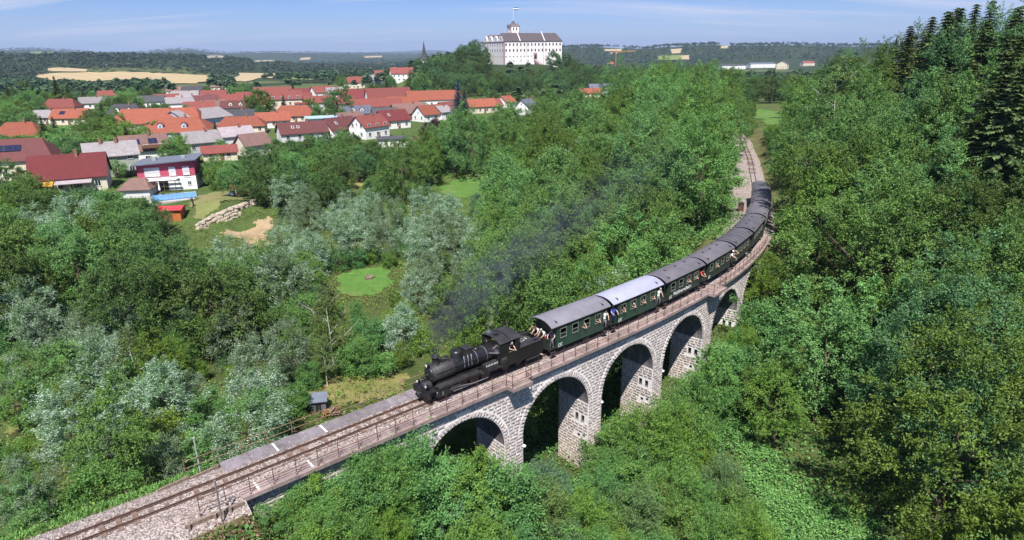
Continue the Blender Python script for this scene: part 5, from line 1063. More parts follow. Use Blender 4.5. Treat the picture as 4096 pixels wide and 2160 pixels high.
# rest of the village, front to back
for a in [
    (763, 356, 15, 8.5, 3.2, 3.6, 30, 'maroon', 'lgrey', 'long house with a maroon roof and two white skylights behind the hedgerow', dict(sky=2)),
    (855, 346, 11, 8.5, 3.2, 4.2, 50, 'maroon', 'white', 'white-gabled house with a steep maroon roof left of the bright red one', dict(sky=1)),
    (931, 349, 10.5, 8.5, 4.6, 4.0, 52, 'red', 'white', 'tall white-gabled house with a clear red roof in the front row', dict(floors=2)),
    (988, 324, 11, 8.5, 3.6, 4.0, 40, 'dred', 'white', 'white-gabled house with a dark red roof right of the front row', dict(sky=1)),
    (900, 304, 11, 9, 3.4, 3.4, 20, 'bluegrey', 'lgrey', 'pale house with a blue-grey roof and a pointed dormer', dict(dormer=True)),
    (970, 308, 10, 8, 3.2, 3.2, 20, 'dark', 'lgrey', 'house with a dark blue-black roof behind the front row', {}),
    (1030, 304, 15, 10, 3.6, 4.2, 35, 'brown', 'grey', 'grey-gabled house with a long red-brown roof and chimney', {}),
    (1080, 306, 11, 8.5, 3.4, 3.9, 45, 'orange', 'white', 'white-gabled house with an orange-red roof near the blue spruce', {}),
    (1112, 303, 6, 6, 4, 2.6, 50, 'grey', 'white', 'small white gabled house tucked against the blue spruce', {}),
    (744, 308, 17, 12, 3.2, 4.2, 12, 'orange', 'cream', 'house with a broad orange hipped roof among the gardens', dict(hip=.4)),
    (604, 315, 12, 9, 3.2, 3.4, 20, 'dark', 'white', 'white-gabled house with an anthracite roof and white chimney', {}),
    (612, 337, 16, 10, 3.2, 3.2, 14, 'orange', 'cream', 'house with a long orange hipped roof behind the grey houses', dict(hip=.35)),
    (600, 293, 13, 9, 4.6, 3.2, 15, 'maroon', 'green', 'pale green house with a dark red roof and dormer', dict(dormer=True)),
    (722, 283, 15, 11, 7.4, 4.2, 20, 'red', 'cream', 'tall cream three-storey house with a red roof', dict(floors=3)),
    (790, 281, 18, 9, 5, 3.4, 22, 'red', 'lgrey', 'long two-storey house with a red roof and grey-blue window front', {}),
    (850, 277, 16, 9, 3.6, 3.4, 16, 'red', 'cream', 'house with a plain red roof behind the round tree', {}),
    (940, 288, 26, 10, 4.2, 3.8, 12, 'red', 'white', 'long white building with a red roof and white gable end', {}),
    (909, 262, 26, 12, 4.2, 5, 12, 'dred', 'cream', 'large roof of dark red tiles at the back of the village', dict(hip=.3)),
    (978, 266, 24, 14, 5, 5.6, 20, 'red', 'white', 'large white-gabled hall with a dark red roof', {}),
    (1012, 281, 15, 10, 4, 4, 20, 'orange', 'white', 'white building with a bright orange roof beside the hall', {}),
    (1092, 272, 28, 12, 5, 5, 14, 'orange', 'white', 'big farm building with an orange and red roof below the castle hill', {}),
    (1208, 285, 14, 9, 3.6, 3.6, 25, 'orange', 'cream', 'orange-roofed house half hidden by trees right of the blue spruce', {}),
    (1235, 283, 9, 8, 3.4, 3.4, 30, 'red', 'cream', 'red-roofed house next to the half hidden orange one', {}),
    (1272, 271, 8, 7, 3.4, 3.2, 55, 'orange', 'white', 'small orange-roofed gabled house at the edge of the wood', {}),
    (1323, 289, 8, 6.5, 4.5, 3, 60, 'bluegrey', 'white', 'small white house with a blue-grey roof deep in the wood', {}),
    (540, 253, 15, 9, 3.8, 3.4, 20, 'red', 'white', 'white house with a red roof left of the wide red roof', {}),
    (520, 268, 13, 9, 3.6, 3.4, 40, 'maroon', 'white', 'white-gabled house with a maroon roof behind the red roof row', {}),
    (655, 275, 12, 9, 3.8, 3.4, 30, 'red', 'yellow', 'yellowish house with a red roof left of the tall cream house', {}),
    (540, 284, 12, 8, 3.6, 3.2, 45, 'brown', 'white', 'white-gabled house with a brown roof in front of the red roof row', {}),
    (480, 268, 13, 9, 3.6, 3.2, 15, 'grey', 'cream', 'cream house with a grey roof behind the white two-storey house', {}),
    (755, 263, 14, 9, 4.4, 3.4, 25, 'red', 'white', 'white house with a red roof behind the long two-storey house', {}),
    (765, 249, 15, 10, 4, 3.6, 20, 'dred', 'cream', 'cream house with a dark red roof behind the long two-storey house', {}),
    (870, 251, 14, 10, 4, 3.6, 35, 'red', 'white', 'white-gabled house with a red roof near the old town wall', {}),
    (690, 322, 12, 8, 3.2, 3.2, 20, 'orange', 'white', 'low white house with an orange roof right of the anthracite roof', {}),
    (880, 322, 10, 8, 3.2, 3.2, 45, 'brown', 'white', 'white-gabled house with a brown roof between the front row and the dormer house', {}),
    (1130, 290, 10, 8, 3.4, 3.2, 35, 'red', 'white', 'white house with a red roof right of the orange farm roof', {}),
    (385, 270, 13, 9, 3.6, 3.4, 20, 'dark', 'white', 'white house with a dark roof among trees behind the dormer house', {}),
    (690, 247, 24, 11, 4.2, 4, 12, 'red', 'cream', 'wide red roof behind the tall cream house', {}),
    (812, 249, 14, 10, 5, 4.4, 40, 'red', 'white', 'white and red gabled group below the town, left part', {}),
    (842, 248, 12, 9, 4.4, 3.8, 40, 'grey', 'lgrey', 'grey-roofed house right of the white and red group', {}),
    (896, 223, 20, 12, 6, 5, 15, 'red', 'cream', 'old town house with a red hipped roof below the town wall', dict(hip=.35)),
    (941, 216, 13, 11, 6, 5, 60, 'grey', 'white', 'white old town house with a grey half-hipped roof', {}),
    (958, 212, 11, 10, 11, 4, 20, 'red', 'yellow', 'tall yellowish town house with a red roof', dict(floors=3)),
    (1012, 205, 18, 12, 7, 5, 20, 'red', 'white', 'white town house by the ruined wall at the castle hill', {}),
    (160, 285, 15, 11, 3.4, 4.2, 12, 'red', 'cream', 'house with a red half-hipped roof left among the trees', dict(hip=.3)),
    (240, 273, 13, 9, 3.4, 3.4, 25, 'grey', 'white', 'grey-roofed white house behind the red half-hipped roof', {}),
    (187, 314, 13, 9, 3.2, 3.8, 6, 'orange', 'cream', 'cream bungalow with an orange roof and one bright solar panel', dict(solar=[(-3, 2)])),
    (322, 305, 14, 11, 3.4, 4.4, 16, 'dark', 'white', 'white house with a dark hipped roof and dormers', dict(hip=.4, dormer=True)),
    (125, 311, 12, 9, 3, 3, 18, 'grey', 'white', 'low white house under a grey roof half hidden by firs', {}),
    (278, 251, 13, 9, 3.4, 3.6, 25, 'red', 'white', 'far red-roofed house at the wood edge', {}),
    (456, 282, 12, 10, 5, 3, 28, 'grey', 'white', 'white two-storey house with a grey roof beside the red roofs', {}),
    (505, 289, 13, 9, 3.4, 3.4, 25, 'red', 'cream', 'cream house with a red roof right of the white grey-roofed one', {}),
    (570, 266, 20, 9, 3.6, 3.6, 14, 'red', 'cream', 'row of red tiled roofs behind the green house', {}),
    (630, 259, 14, 9, 3.6, 3.8, 14, 'red', 'cream', 'red-roofed house left of the tall cream house', {}),
    (487, 240, 14, 10, 4, 3.6, 30, 'dark', 'white', 'far white house with a dark roof by the wood', {}),
    (444, 240, 13, 9, 4, 3.4, 30, 'brown', 'white', 'far house with a brown roof left of the dark-roofed white one', {}),
    (470, 254, 15, 9, 3.6, 3.4, 20, 'grey', 'cream', 'house with a grey roof behind the white two-storey house', {}),
    (556, 227, 15, 9, 3.4, 3, 10, 'brown', 'cream', 'farthest low farm roof at the edge of the fields', {}),
    (424, 262, 12, 9, 3.4, 3.2, 20, 'red', 'cream', 'small house with a faded red roof near the garden firs', {}),
    (1510, 242, 15, 10, 5, 3.4, 8, 'bluegrey', 'blue', 'house with a shiny blue-grey roof right of the castle hill', {}),
    (1482, 245, 13, 9, 3, 3, 8, 'orange', 'cream', 'low orange roof left of the blue-grey one', {}),
    (1536, 168, 17, 12, 8, 6, 40, 'orange', 'white', 'white house with an orange roof under the yellow crane', {}),
    (1556, 174, 11, 9, 8, 4, 40, 'red', 'yellow', 'yellow house right of the crane', {}),
    (1840, 175, 55, 20, 9, 3, 8, 'dark', 'white', 'long white industrial hall far beyond the wood, left one', {}),
    (1913, 171, 60, 22, 10, 3, 8, 'bluegrey', 'white', 'pale industrial hall with a blue-grey roof far beyond the wood', {}),
    (1968, 174, 30, 20, 12, 6, 60, 'dark', 'cream', 'cream gabled building right of the industrial halls', {}),
    (2030, 166, 30, 16, 8, 5, 8, 'red', 'cream', 'far red-roofed building at the right end of the halls', {}),
    (916, 165, 22, 14, 8, 5, 20, 'grey', 'white', 'far white building in the valley left of the church', {}), (952, 168, 26, 14, 8, 5, 10, 'brown', 'cream', 'far cream building in the valley near the church', {}), (905, 173, 22, 12, 7, 5, 30, 'red', 'white', 'far white house with a red roof in the valley', {}), (985, 171, 20, 13, 8, 5, 30, 'grey', 'white', 'far pale house just left of the church', {})]:
    house(*a[:10], **a[10])
a_ = house(988, 371, 9, 7, 2.9, .5, 15, 'dark', 'white', 'white bungalow with a flat dark roof and a covered terrace', chim=0); m = MB(); m.box(4.6, 8.4, -4.6, -.4, 2.3, 2.45); m.obj('terrace_roof', RF['brown'], a_); [MB().tube([(x, -4.5, -.5), (x, -4.5, 2.3)], .09, 5).obj('post', WOODB, a_) for x in (5, 8.2)]
a_ = house(816, 324, 13, 10, 4.4, .5, 20, 'blue', 'lgrey', 'building with a pale blue sheet roof', chim=1)
# large orange-roofed inn: two hipped wings, and the pale blue gabled hall beside it
a_ = house(455, 356, 22, 13, 3.6, 4.6, 8, 'orange', 'blue', 'large inn with a broad orange hipped roof and blue-grey walls', hip=.4, dormer=True, chim=1)
a_ = house(410, 330, 30, 14, 3.6, 5.2, 12, 'orange', 'cream', 'long wing of the inn with an orange roof', hip=.15, chim=1)
house(500, 326, 20, 15, 4.4, 3.6, 62, 'grey', 'blue', 'pale blue gabled hall beside the orange inn', chim=0)
# church
p = hit(1069, 174); t = thing('church', 'far white church with a dark pointed spire', 'church', (p.x, p.y, p.z)); s_ = p.length / 700
m = MB(); m.box(-3 * s_, 3 * s_, -3 * s_, 3 * s_, -3, 9 * s_); m.obj('tower', WL['white'], t); m = MB(); m.lathe((0, 0, 9 * s_), [(4.2 * s_, 0), (2.2 * s_, 5 * s_), (.1, 18 * s_)], 8, smooth=False); m.obj('spire', RF['dark'], t); m = MB(); m.box(-2 * s_, 14 * s_, -1 * s_, 7 * s_, -3, 5 * s_); m.obj('nave', WL['white'], t); m = MB(); m.prism([(-1.5 * s_, 5 * s_), (7.5 * s_, 5 * s_), (3 * s_, 10 * s_)], -1.9 * s_, 14.5 * s_, 'x'); m.obj('roof', RF['dark'], t)
# crane
p = hit(1548, 176); t = thing('tower_crane', 'yellow tower crane with a long jib right of the castle', 'crane', (p.x, p.y, p.z), R(-8)); s_ = p.length / 1635; CY = paint('crane_yellow', (.62, .30, .04), .6)
H_ = 40 * s_
def lattice(nm, a, b, w, n):
    a, b = Vector(a), Vector(b); d = (b - a).normalized(); u = d.cross(Vector((0, 1, 0))).normalized() * w; v = Vector((0, w, 0)); m = MB(); cs = [u + v, u - v, -u - v, -u + v]
    for c in cs: m.tube([a + c, b + c], .22 * s_, 4)
    for i in range(n):
        q, r_ = a.lerp(b, i / n), a.lerp(b, (i + 1) / n)
        for k in range(4): m.tube([q + cs[k], r_ + cs[(k + 1) % 4]], .14 * s_, 3)
    return m.obj(nm, CY, t)
lattice('mast', (0, 0, -2), (0, 0, H_), 1.0 * s_, 9); lattice('jib', (-12 * s_, 0, H_), (46 * s_, 0, H_ + 3 * s_), .8 * s_, 14); MB().cbox((-11 * s_, 0, H_ - 2 * s_), (4 * s_, 2 * s_, 3 * s_)).obj('counterweight', CONC, t); MB().tube([(0, 0, H_), (0, 0, H_ + 6 * s_)], .5 * s_, 4).obj('apex', CY, t); MB().cbox((1.6 * s_, 0, H_ - 1.5 * s_), (2 * s_, 1.6 * s_, 2 * s_)).obj('cabin', WINF, t)

# ------------------------------------------------------------------ the castle
cw = ray(1268.5, 176); cwh = math.hypot(cw.x, cw.y); cx_, cy_ = cw.x / cwh * CASTLE_D, cw.y / cwh * CASTLE_D; cz_ = CAMH + cw.z / cwh * CASTLE_D
ca = thing('castle', 'large white Renaissance castle with a square tower on the wooded hill', 'castle', (cx_, cy_, cz_), R(22)); CWALL = paint('castle_plaster', (.74, .70, .69), .9, .15, .06, .08); CROOF = roof_mat('castle_tiles', (.105, .085, .09), (.075, .06, .066), 1.2); CTRIM = paint('castle_trim', (.30, .22, .22), .9)
Wc, Hc = 52.5, 22.3
def cpart(nm, m, mt, par=ca): return m.obj(nm, mt, par)
m = MB(); m.box(0, Wc, .0, Wc, -9, Hc); m2 = m; cpart('wall', m, CWALL)
m = MB(); m.box(-.08, 1.0, -.08, -.02, -9, Hc); m.box(-.08, -.02, -.02, 1.0, -9, Hc); cpart('quoins', m, CTRIM)
m = MB(); m.box(-.3, Wc + .3, -.3, -.01, Hc - .5, Hc); m.box(-.3, -.01, -.01, Wc, Hc - .5, Hc); cpart('cornice', m, CTRIM)
for x in (Wc * .385, Wc * .675): m = MB(); m.box(x - .12, x + .12, -.2, -.01, -4, Hc - .6); cpart('downpipe', m, CTRIM)
m = MB(); r0, d_ = 6.4, 13.0
m.add([(0, -.5, Hc), (Wc + .5, -.5, Hc), (Wc - 3.0, d_ / 2, Hc + r0), (0, d_ / 2, Hc + r0), (0, d_, Hc), (Wc + .5, d_ + 0, Hc)], [(0, 1, 2, 3), (3, 2, 5, 4), (1, 5, 2), (0, 3, 4)]); ro = cpart('roof', m, CROOF)
m = MB(); m.add([(-.1, 12.9, Hc), (-.1, Wc, Hc), (6, Wc, Hc + 5.5), (6, 12.9, Hc + 5.5), (12, 12.9, Hc), (12, Wc, Hc)], [(0, 3, 2, 1), (3, 4, 5, 2)]); cpart('roof', m, CROOF)
for x in (Wc * .27, Wc * .69): m = MB(); m.add([(x - .3, -.7, Hc + .1), (x + .3, -.7, Hc + .1), (x + .3, d_ / 2, Hc + r0 + .7), (x - .3, d_ / 2, Hc + r0 + .7), (x - .3, -.7, Hc + .5), (x + .3, -.7, Hc + .5), (x + .3, d_ / 2, Hc + r0 + 1.1), (x - .3, d_ / 2, Hc + r0 + 1.1)], [(4, 5, 6, 7), (0, 4, 7, 3), (1, 2, 6, 5), (0, 1, 5, 4)]); cpart('firewall', m, CWALL)
for x in (Wc * .27, Wc * .45, Wc * .58, Wc * .69, Wc * .9): m = MB(); m.tube([(x, d_ / 2, Hc + r0), (x, d_ / 2, Hc + r0 + 2.2)], .12, 4); cpart('finial', m, CTRIM, ro)
def cwin(w, h): m = MB(); m.cbox((0, -.06, h / 2), (w, .1, h)); g = MB(); g.cbox((0, -.125, h / 2), (w - .35, .04, h - .4)); a, b = m.mesh('window'), g.mesh('pane'); a.materials.append(CTRIM); b.materials.append(GLASS); return a, b
CW1 = cwin(1.25, 2.1); CW2 = cwin(.95, .95)
for i in range(16):
    x = 1.9 + (Wc - 3.6) * i / 15
    for z, k in ((Hc - 3.6, CW1), (Hc - 8.1, CW1), (Hc - 12.3, CW2)):
        if z < Hc - 10 and 8.2 < i < 10.2: continue
        put_window(ca, x, 0, z, 0, k)
    if i in (2, 4, 6, 8, 11, 13): put_window(ca, x, 0, Hc - 15.8, 0, CW2)
for i in range(9):
    y = 3 + (Wc - 6) * i / 8
    for z, k in ((Hc - 3.6, CW1), (Hc - 8.1, CW1), (Hc - 12.3, CW2)): put_window(ca, 0, y, z, -math.pi / 2, k)
for i in range(4):                                             # curved gables along the left front
    y0 = 1.2 + i * (Wc - 3) / 4; w_ = (Wc - 3) / 4 - 1.2; c_ = y0 + w_ / 2
    prof = [(c_ + w_ / 2 * a, Hc + b) for a, b in ((-1, 0), (-.98, 1.2), (-.72, 1.8), (-.66, 3.0), (-.45, 3.9), (-.2, 4.2), (0, 4.5), (.2, 4.2), (.45, 3.9), (.66, 3.0), (.72, 1.8), (.98, 1.2), (1, 0))]
    m = MB(); m.prism(prof, -.1, .9, 'x'); g_o = cpart('curved_gable', m, CWALL)
    put_window(g_o, -.1, c_, Hc + 1.0, -math.pi / 2, CW1); m = MB(); m.tube([(.4, c_, Hc + 4.4), (.4, c_, Hc + 6.4)], .14, 4); cpart('finial', m, CTRIM, g_o)
tx, ty, tw = 16.5, 25.0, 7.6
m = MB(); m.box(tx, tx + tw, ty, ty + tw, Hc - 2, 35.0); to_ = cpart('tower', m, CWALL)
for a, b in ((tx, ty), (tx + tw, ty), (tx, ty + tw)): m = MB(); m.box(a - .35, a + .35, b - .35, b + .35, Hc, 35.2); cpart('tower_quoin', m, CTRIM, to_)
m = MB(); m.box(tx - .6, tx + tw + .6, ty - .6, ty + tw + .6, 35.0, 35.8); cpart('parapet', m, CTRIM, to_)
m = MB(); m.box(tx - .1, tx + tw + .1, ty - .1, ty + tw + .1, 29.2, 29.5); cpart('string_course', m, CTRIM, to_)
for x in (2.4, 5.2): put_window(to_, tx + x, ty, 31.5, 0, CW1); put_window(to_, tx, ty + x, 31.5, -math.pi / 2, CW1); put_window(to_, tx + x, ty, 26.6, 0, CW2)
m = MB(); m.lathe((tx + tw / 2, ty + tw / 2, 35.8), [(4.6, 0), (2.2, 1.0), (1.2, 1.6), (1.0, 2.6), (.1, 3.4)], 8, smooth=False); m.tube([(tx + 1, ty + 1, 35.8), (tx + 1, ty + 1, 38)], .18, 4); m.tube([(tx + tw - 1, ty + 1, 35.8), (tx + tw - 1, ty + 1, 38)], .18, 4); cpart('tower_roof', m, CROOF)
fl = thing('flagpole', 'tall flagpole with a dark green and white flag on the castle tower', 'flagpole', tuple(ca.matrix_basis @ Vector((tx + tw / 2, ty + tw / 2, 39.0))))
MB().tube([(0, 0, 0), (0, 0, 11.0)], .16, 5).obj('pole', WINF, fl)
fs = [MB(), MB(), MB()]
for k in range(3):
    z0 = 8.6 + .75 * k; n_ = 7; v = [(.12 + i * .75, .35 * math.sin(i * .9), z) for i in range(n_) for z in (z0, z0 + .75)]; v += [(x, y + .05, z) for x, y, z in v]
    fs[k].add(v, [(2 * i, 2 * i + 2, 2 * i + 3, 2 * i + 1) for i in range(n_ - 1)] + [(2 * n_ + 2 * i + 1, 2 * n_ + 2 * i + 3, 2 * n_ + 2 * i + 2, 2 * n_ + 2 * i) for i in range(n_ - 1)])
    fs[k].obj('flag_stripe', [paint('flag_green', (.03, .12, .16), .8), WHITE, paint('flag_green', (.03, .12, .16), .8)][k], fl)
m = MB(); xp = Wc * .535; m.prism([(xp - 1.7, Hc - 14.2), (xp + 1.7, Hc - 14.2), (xp + 1.7, Hc - 9.2), (xp - 1.7, Hc - 9.2)], -.25, -.01, 'y'); po = cpart('portal', m, CTRIM); m = MB(); m.prism([(xp - .9, Hc - 14), (xp + .9, Hc - 14)] + [(xp + .9 * math.cos(a), Hc - 11.6 + .9 * math.sin(a)) for a in np.linspace(0, math.pi, 9)], -.34, -.26, 'y'); cpart('gate', m, paint('gate_dark', (.02, .018, .018), .8), po)
m = MB(); m.add([(xp - 1.4, 0, Hc - 14.1), (xp + 1.4, 0, Hc - 14.1), (xp + 2.6, -14, Hc - 19.5), (xp - .2, -14, Hc - 19.5), (xp - 1.4, 0, Hc - 15), (xp + 1.4, 0, Hc - 15), (xp + 2.6, -14, Hc - 24), (xp - .2, -14, Hc - 24)], [(0, 3, 2, 1), (0, 4, 7, 3), (1, 2, 6, 5), (3, 7, 6, 2)]); cpart('ramp', m, CTRIM)

# ------------------------------------------------------------------ things in the gardens
p = hit(440, 498); t = thing('pool_enclosure', 'low blue arched pool enclosure with dark ribs beside the pink house', 'pool cover', (p.x, p.y, z1(p.x, p.y)), R(28)); PB = paint('pool_blue', (.10, .24, .48), .15, .6, .1); 
for k in range(3):
    x0 = -4 + k * 2.7; r_ = 2.3 - .12 * k; prof = [(r_ * math.cos(a), .15 + .75 * math.sin(a)) for a in np.linspace(0, math.pi, 11)] + [(-r_ + .05, .12), (r_ - .05, .12)]
    m = MB(); m.prism(prof, x0, x0 + 2.66, 'x', smooth=True); seg = m.obj('cover_segment', PB, t)
    for x in (x0 + .02, x0 + 1.33, x0 + 2.6): m = MB(); m.tube([(x, (r_ + .02) * math.cos(a), .16 + .77 * math.sin(a)) for a in np.linspace(0, math.pi, 11)], .05, 4); m.obj('rib', POLEG, seg)
tag(MB().box(-5.2, 5.6, -3.4, 3.2, -.9, .1).obj('terrace', PAVING, t))
# dry-stone retaining wall of single boulders below the lawn, concrete kerb on its top
wp = [hit(px_, py_) for px_, py_ in ((497, 572), (540, 548), (590, 527), (640, 510), (672, 497), (690, 488))]
t = thing('boulder_wall', 'retaining wall of stacked pale boulders below the lawn', 'stone wall', tuple(wp[2])); W0 = Vector(wp[2]); BOULD = paint('boulder', (.34, .29, .23), .95, .1, .3, 2.5, grime=(.20, .17, .13)); bms = []
for q in range(8):
    m = MB(); m.sphere((0, 0, 0), .5, 7, 5); v = np.array(m.v); u, ix = np.unique(np.round(v, 4), axis=0, return_inverse=True); k_ = rng.uniform(.75, 1.15, len(u)); m.v = [tuple(a * k_[i]) for a, i in zip(v, ix)]; m.sm = [False] * len(m.sm); me = m.mesh('boulder'); me.materials.append(BOULD); bms.append(me)
tot = 0
for a, b in zip(wp[:-1], wp[1:]):
    n_ = int((b - a).length / .62)
    for i in range(n_):
        q = a.lerp(b, (i + rng.uniform(0, .5)) / n_); d = Vector((q.x, q.y, 0)).normalized()
        for lv in range(3 if tot % 4 else 4):
            o = link('boulder', bms[rng.integers(8)], t); s_ = rng.uniform(.7, 1.25); o.location = q - W0 - d * (1.3 - .4 * lv) + Vector((rng.uniform(-.2, .2), 0, -1.3 + .55 * lv)); o.scale = (s_ * 1.25, s_, s_ * .75); o.rotation_euler = (rng.uniform(-.3, .3), rng.uniform(-.3, .3), rng.uniform(0, 6)); tot += 1
m = MB(); m.tube([(q - W0) + Vector((q.x, q.y, 0)).normalized() * .3 + Vector((0, 0, .55)) for q in wp], .16, 4, smooth=False); m.obj('kerb', CONC, t)
p0, p1 = hit(625, 468), hit(690, 466); t = thing('garden_fence', 'grey panel fence with concrete posts at the far corner of the lawn', 'fence', tuple(p0)); n_ = 6
for i in range(n_): a, b = p0.lerp(p1, i / n_) - p0, p0.lerp(p1, (i + .94) / n_) - p0; m = MB(); m.add([a + Vector((0, 0, .1)), b + Vector((0, 0, .1)), b + Vector((0, 0, 1.5)), a + Vector((0, 0, 1.5)), a + Vector((0, .06, .1)), b + Vector((0, .06, .1)), b + Vector((0, .06, 1.5)), a + Vector((0, .06, 1.5))], [(0, 1, 2, 3), (7, 6, 5, 4), (3, 2, 6, 7), (0, 3, 7, 4), (1, 5, 6, 2)]); m.obj('panel', CONC, t); MB().tube([a + Vector((0, -.05, -.3)), a + Vector((0, -.05, 1.65))], .07, 4).obj('post', POLEG, t)
def sit(px, py): p = hit(px, py); return p
p = sit(487, 522); t = thing('garden_statue', 'dark slender figure-like sculpture on the lawn', 'sculpture', tuple(p)); MB().tube([(0, 0, -.1), (.05, 0, .9), (-.1, .05, 1.5), (0, 0, 2.0)], [.16, .13, .22, .08], 7).obj('torso', LOCOM, t); MB().tube([(-.05, 0, 1.5), (-.6, 0, 1.85)], [.09, .05], 5).obj('arm', LOCOM, t)
p = sit(610, 492); t = thing('swing_bench', 'red wooden lounge bench on the lawn', 'bench', tuple(p), R(20)); MB().box(-.9, .9, -.4, .4, .3, .42).obj('seat', SHEDRED, t); MB().box(-.9, .9, .4, .5, .3, 1.0).obj('backrest', SHEDRED, t); [MB().box(x - .05, x + .05, -.35, .45, -.1, .3).obj('leg', SHEDRED, t) for x in (-.8, .8)]
p = sit(585, 490); t = thing('planter', 'round white planter on the lawn by the playhouse', 'planter', tuple(p)); MB().lathe((0, 0, 0), [(.7, -.1), (.8, .6), (.72, .6), (.7, .45)], 14).obj('tub', WHITE, t); MB().sphere((0, 0, .6), .5, 8, 6, 0, (1, 1, .7)).obj('plant', LEAF_UN, t)
p = sit(404, 490); t = thing('parasol', 'closed white parasol on the pool terrace', 'parasol', tuple(p)); MB().tube([(0, 0, 0), (0, 0, 2.6)], .03, 5).obj('pole', POLEG, t); MB().lathe((0, 0, 1.0), [(.22, 0), (.2, .5), (.06, 1.5)], 8).obj('canopy', WHITE, t)
def car(px, py, hd, mat, label, van=False):
    p = hit(px, py); t = thing('parked_car' if not van else 'delivery_van', label, 'car' if not van else 'van', tuple(p), R(hd)); h = 1.45 if not van else 2.1
    m = MB(); m.prism([(-2.1, .25), (2.1, .25), (2.12, .75), (1.2, .85), (.6, h), (-1.5, h), (-2.08, .9)] if not van else [(-2.4, .3), (2.4, .3), (2.42, 1.0), (1.9, 1.3), (1.3, h), (-2.38, h)], -.85, .85, 'y'); b = m.obj('body', mat, t)
    m = MB(); m.prism([(.65, 1.32), (1.15, .9), (-1.75, .92), (-1.45, 1.36)] if not van else [(.4, 1.3), (1.75, 1.3), (1.25, 1.9), (.4, 1.9)], -.865, .865, 'y'); m.obj('window', GLASS, b)
    m = MB(); m.add([(1.22, -.7, .88), (1.22, .7, .88), (.66, .62, h - .1), (.66, -.62, h - .1)], [(0, 1, 2, 3)]); m.obj('windscreen', GLASS, b)
    for x in (-1.3, 1.3):
        for y in (-.82, .82): MB().lathe((x, y, .32), [(.05, -.1), (.32, -.1), (.32, .1), (.05, .1)], 12, 0, 'y').obj('wheel', DARK, t)
    for y in (-.6, .6): MB().cbox((2.11, y, .66), (.05, .3, .14)).obj('headlight', CREAM, t)
    return t
a_ = car(1076, 389, 20, paint('car_red', (.50, .025, .03), .35, .5, .03), 'small red car with a white roof parked at the end of the garden'); MB().box(-1.45, .55, -.78, .78, 1.45, 1.50).obj('roof', WHITE, a_)
car(335, 443, 60, paint('car_black', (.015, .015, .018), .3, .5, .03), 'black car parked between the grey-green and the pink house')
car(531, 311, 10, paint('car_silver', (.35, .36, .38), .3, .5, .03), 'dark silver car on the village road near the blue gabled hall'); car(560, 300, 8, paint('car_white', (.7, .7, .7), .3, .5, .03), 'white car on the village road farther along'); car(300, 330, 8, paint('car_blue', (.04, .07, .18), .3, .5, .03), 'dark blue car on the road left of the inn')
# hut, woodpile and things on the slope beside the track
p = hit(803, 1030); t = thing('garden_hut', 'small grey wooden hut with a dark flat roof below the railing', 'hut', tuple(p), R(12)); m = MB(); m.box(-.9, .9, -.75, .75, -.4, 1.5); m.obj('wall', paint('hut_boards', (.12, .12, .14), .85, .15, .2, 4), t); t.scale = (.8, .8, .8); m = MB(); m.add([(-1.1, -1.0, 1.45), (1.1, -1.0, 1.45), (1.1, 1.0, 1.75), (-1.1, 1.0, 1.75), (-1.1, -1.0, 1.53), (1.1, -1.0, 1.53), (1.1, 1.0, 1.83), (-1.1, 1.0, 1.83)], [(3, 2, 1, 0), (4, 5, 6, 7), (0, 1, 5, 4), (1, 2, 6, 5), (2, 3, 7, 6), (3, 0, 4, 7)]); m.obj('roof', RF['bluegrey'], t); MB().box(-.3, .35, -.79, -.755, -.2, 1.2).obj('door', DARK, t)
p = hit(832, 1045); t = thing('woodpile', 'heap of reddish cut timber beside the small hut', 'woodpile', tuple(p), R(15))
for i in range(16): a = rng.uniform(-.3, .3); x, y, z = rng.uniform(-.6, .6), rng.uniform(-.4, .4), rng.uniform(0, .6); m = MB(); m.tube([(-.5, 0, 0), (.5, 0, 0)], rng.uniform(.07, .12), 6); o = m.obj('log', [WOODB, TIMBER, paint('timber_red', (.30, .11, .06), .85)][i % 3], t); o.location = (x, y, z); o.rotation_euler = (0, a * .6, a + 1.2 * (i % 2))
p = hit(930, 700); t = thing('hay_rack', 'small round wooden trough on the valley meadow', 'trough', tuple(p)); MB().lathe((0, 0, 0), [(.75, 0), (.8, .35), (.7, .35), (.65, .12), (.02, .1)], 12, smooth=False).obj('tub', TIMBER, t); [MB().tube([(.95 * math.cos(a), .95 * math.sin(a), -.2), (.95 * math.cos(a), .95 * math.sin(a), .5)], .05, 4).obj('post', TIMBER, t) for a in np.linspace(0, 6.28, 7)[:-1]]
p = on(132, 4.4); t = thing('white_marker', 'white gradient marker board beside the far track', 'marker', tuple(p) [:2] + (-.7,)); MB().cbox((0, 0, .55), (.5, .08, .5)).obj('board', WHITE, t); MB().tube([(0, .06, -.2), (0, .06, .5)], .04, 4).obj('post', POLEM, t)
p = on(118, 2.7); t = thing('relay_cabinet', 'rusty brown cabinet beside the tail coaches', 'cabinet', tuple(p)[:2] + (-.6,), heading(118)); MB().box(-.45, .45, -.4, .4, 0, 1.35).obj('housing', RAILING, t); MB().box(-.5, .5, -.45, .45, 1.35, 1.42).obj('lid', LOCOM, t); MB().box(-.35, .35, -.43, -.405, .15, 1.2).obj('door', RAILING, t)
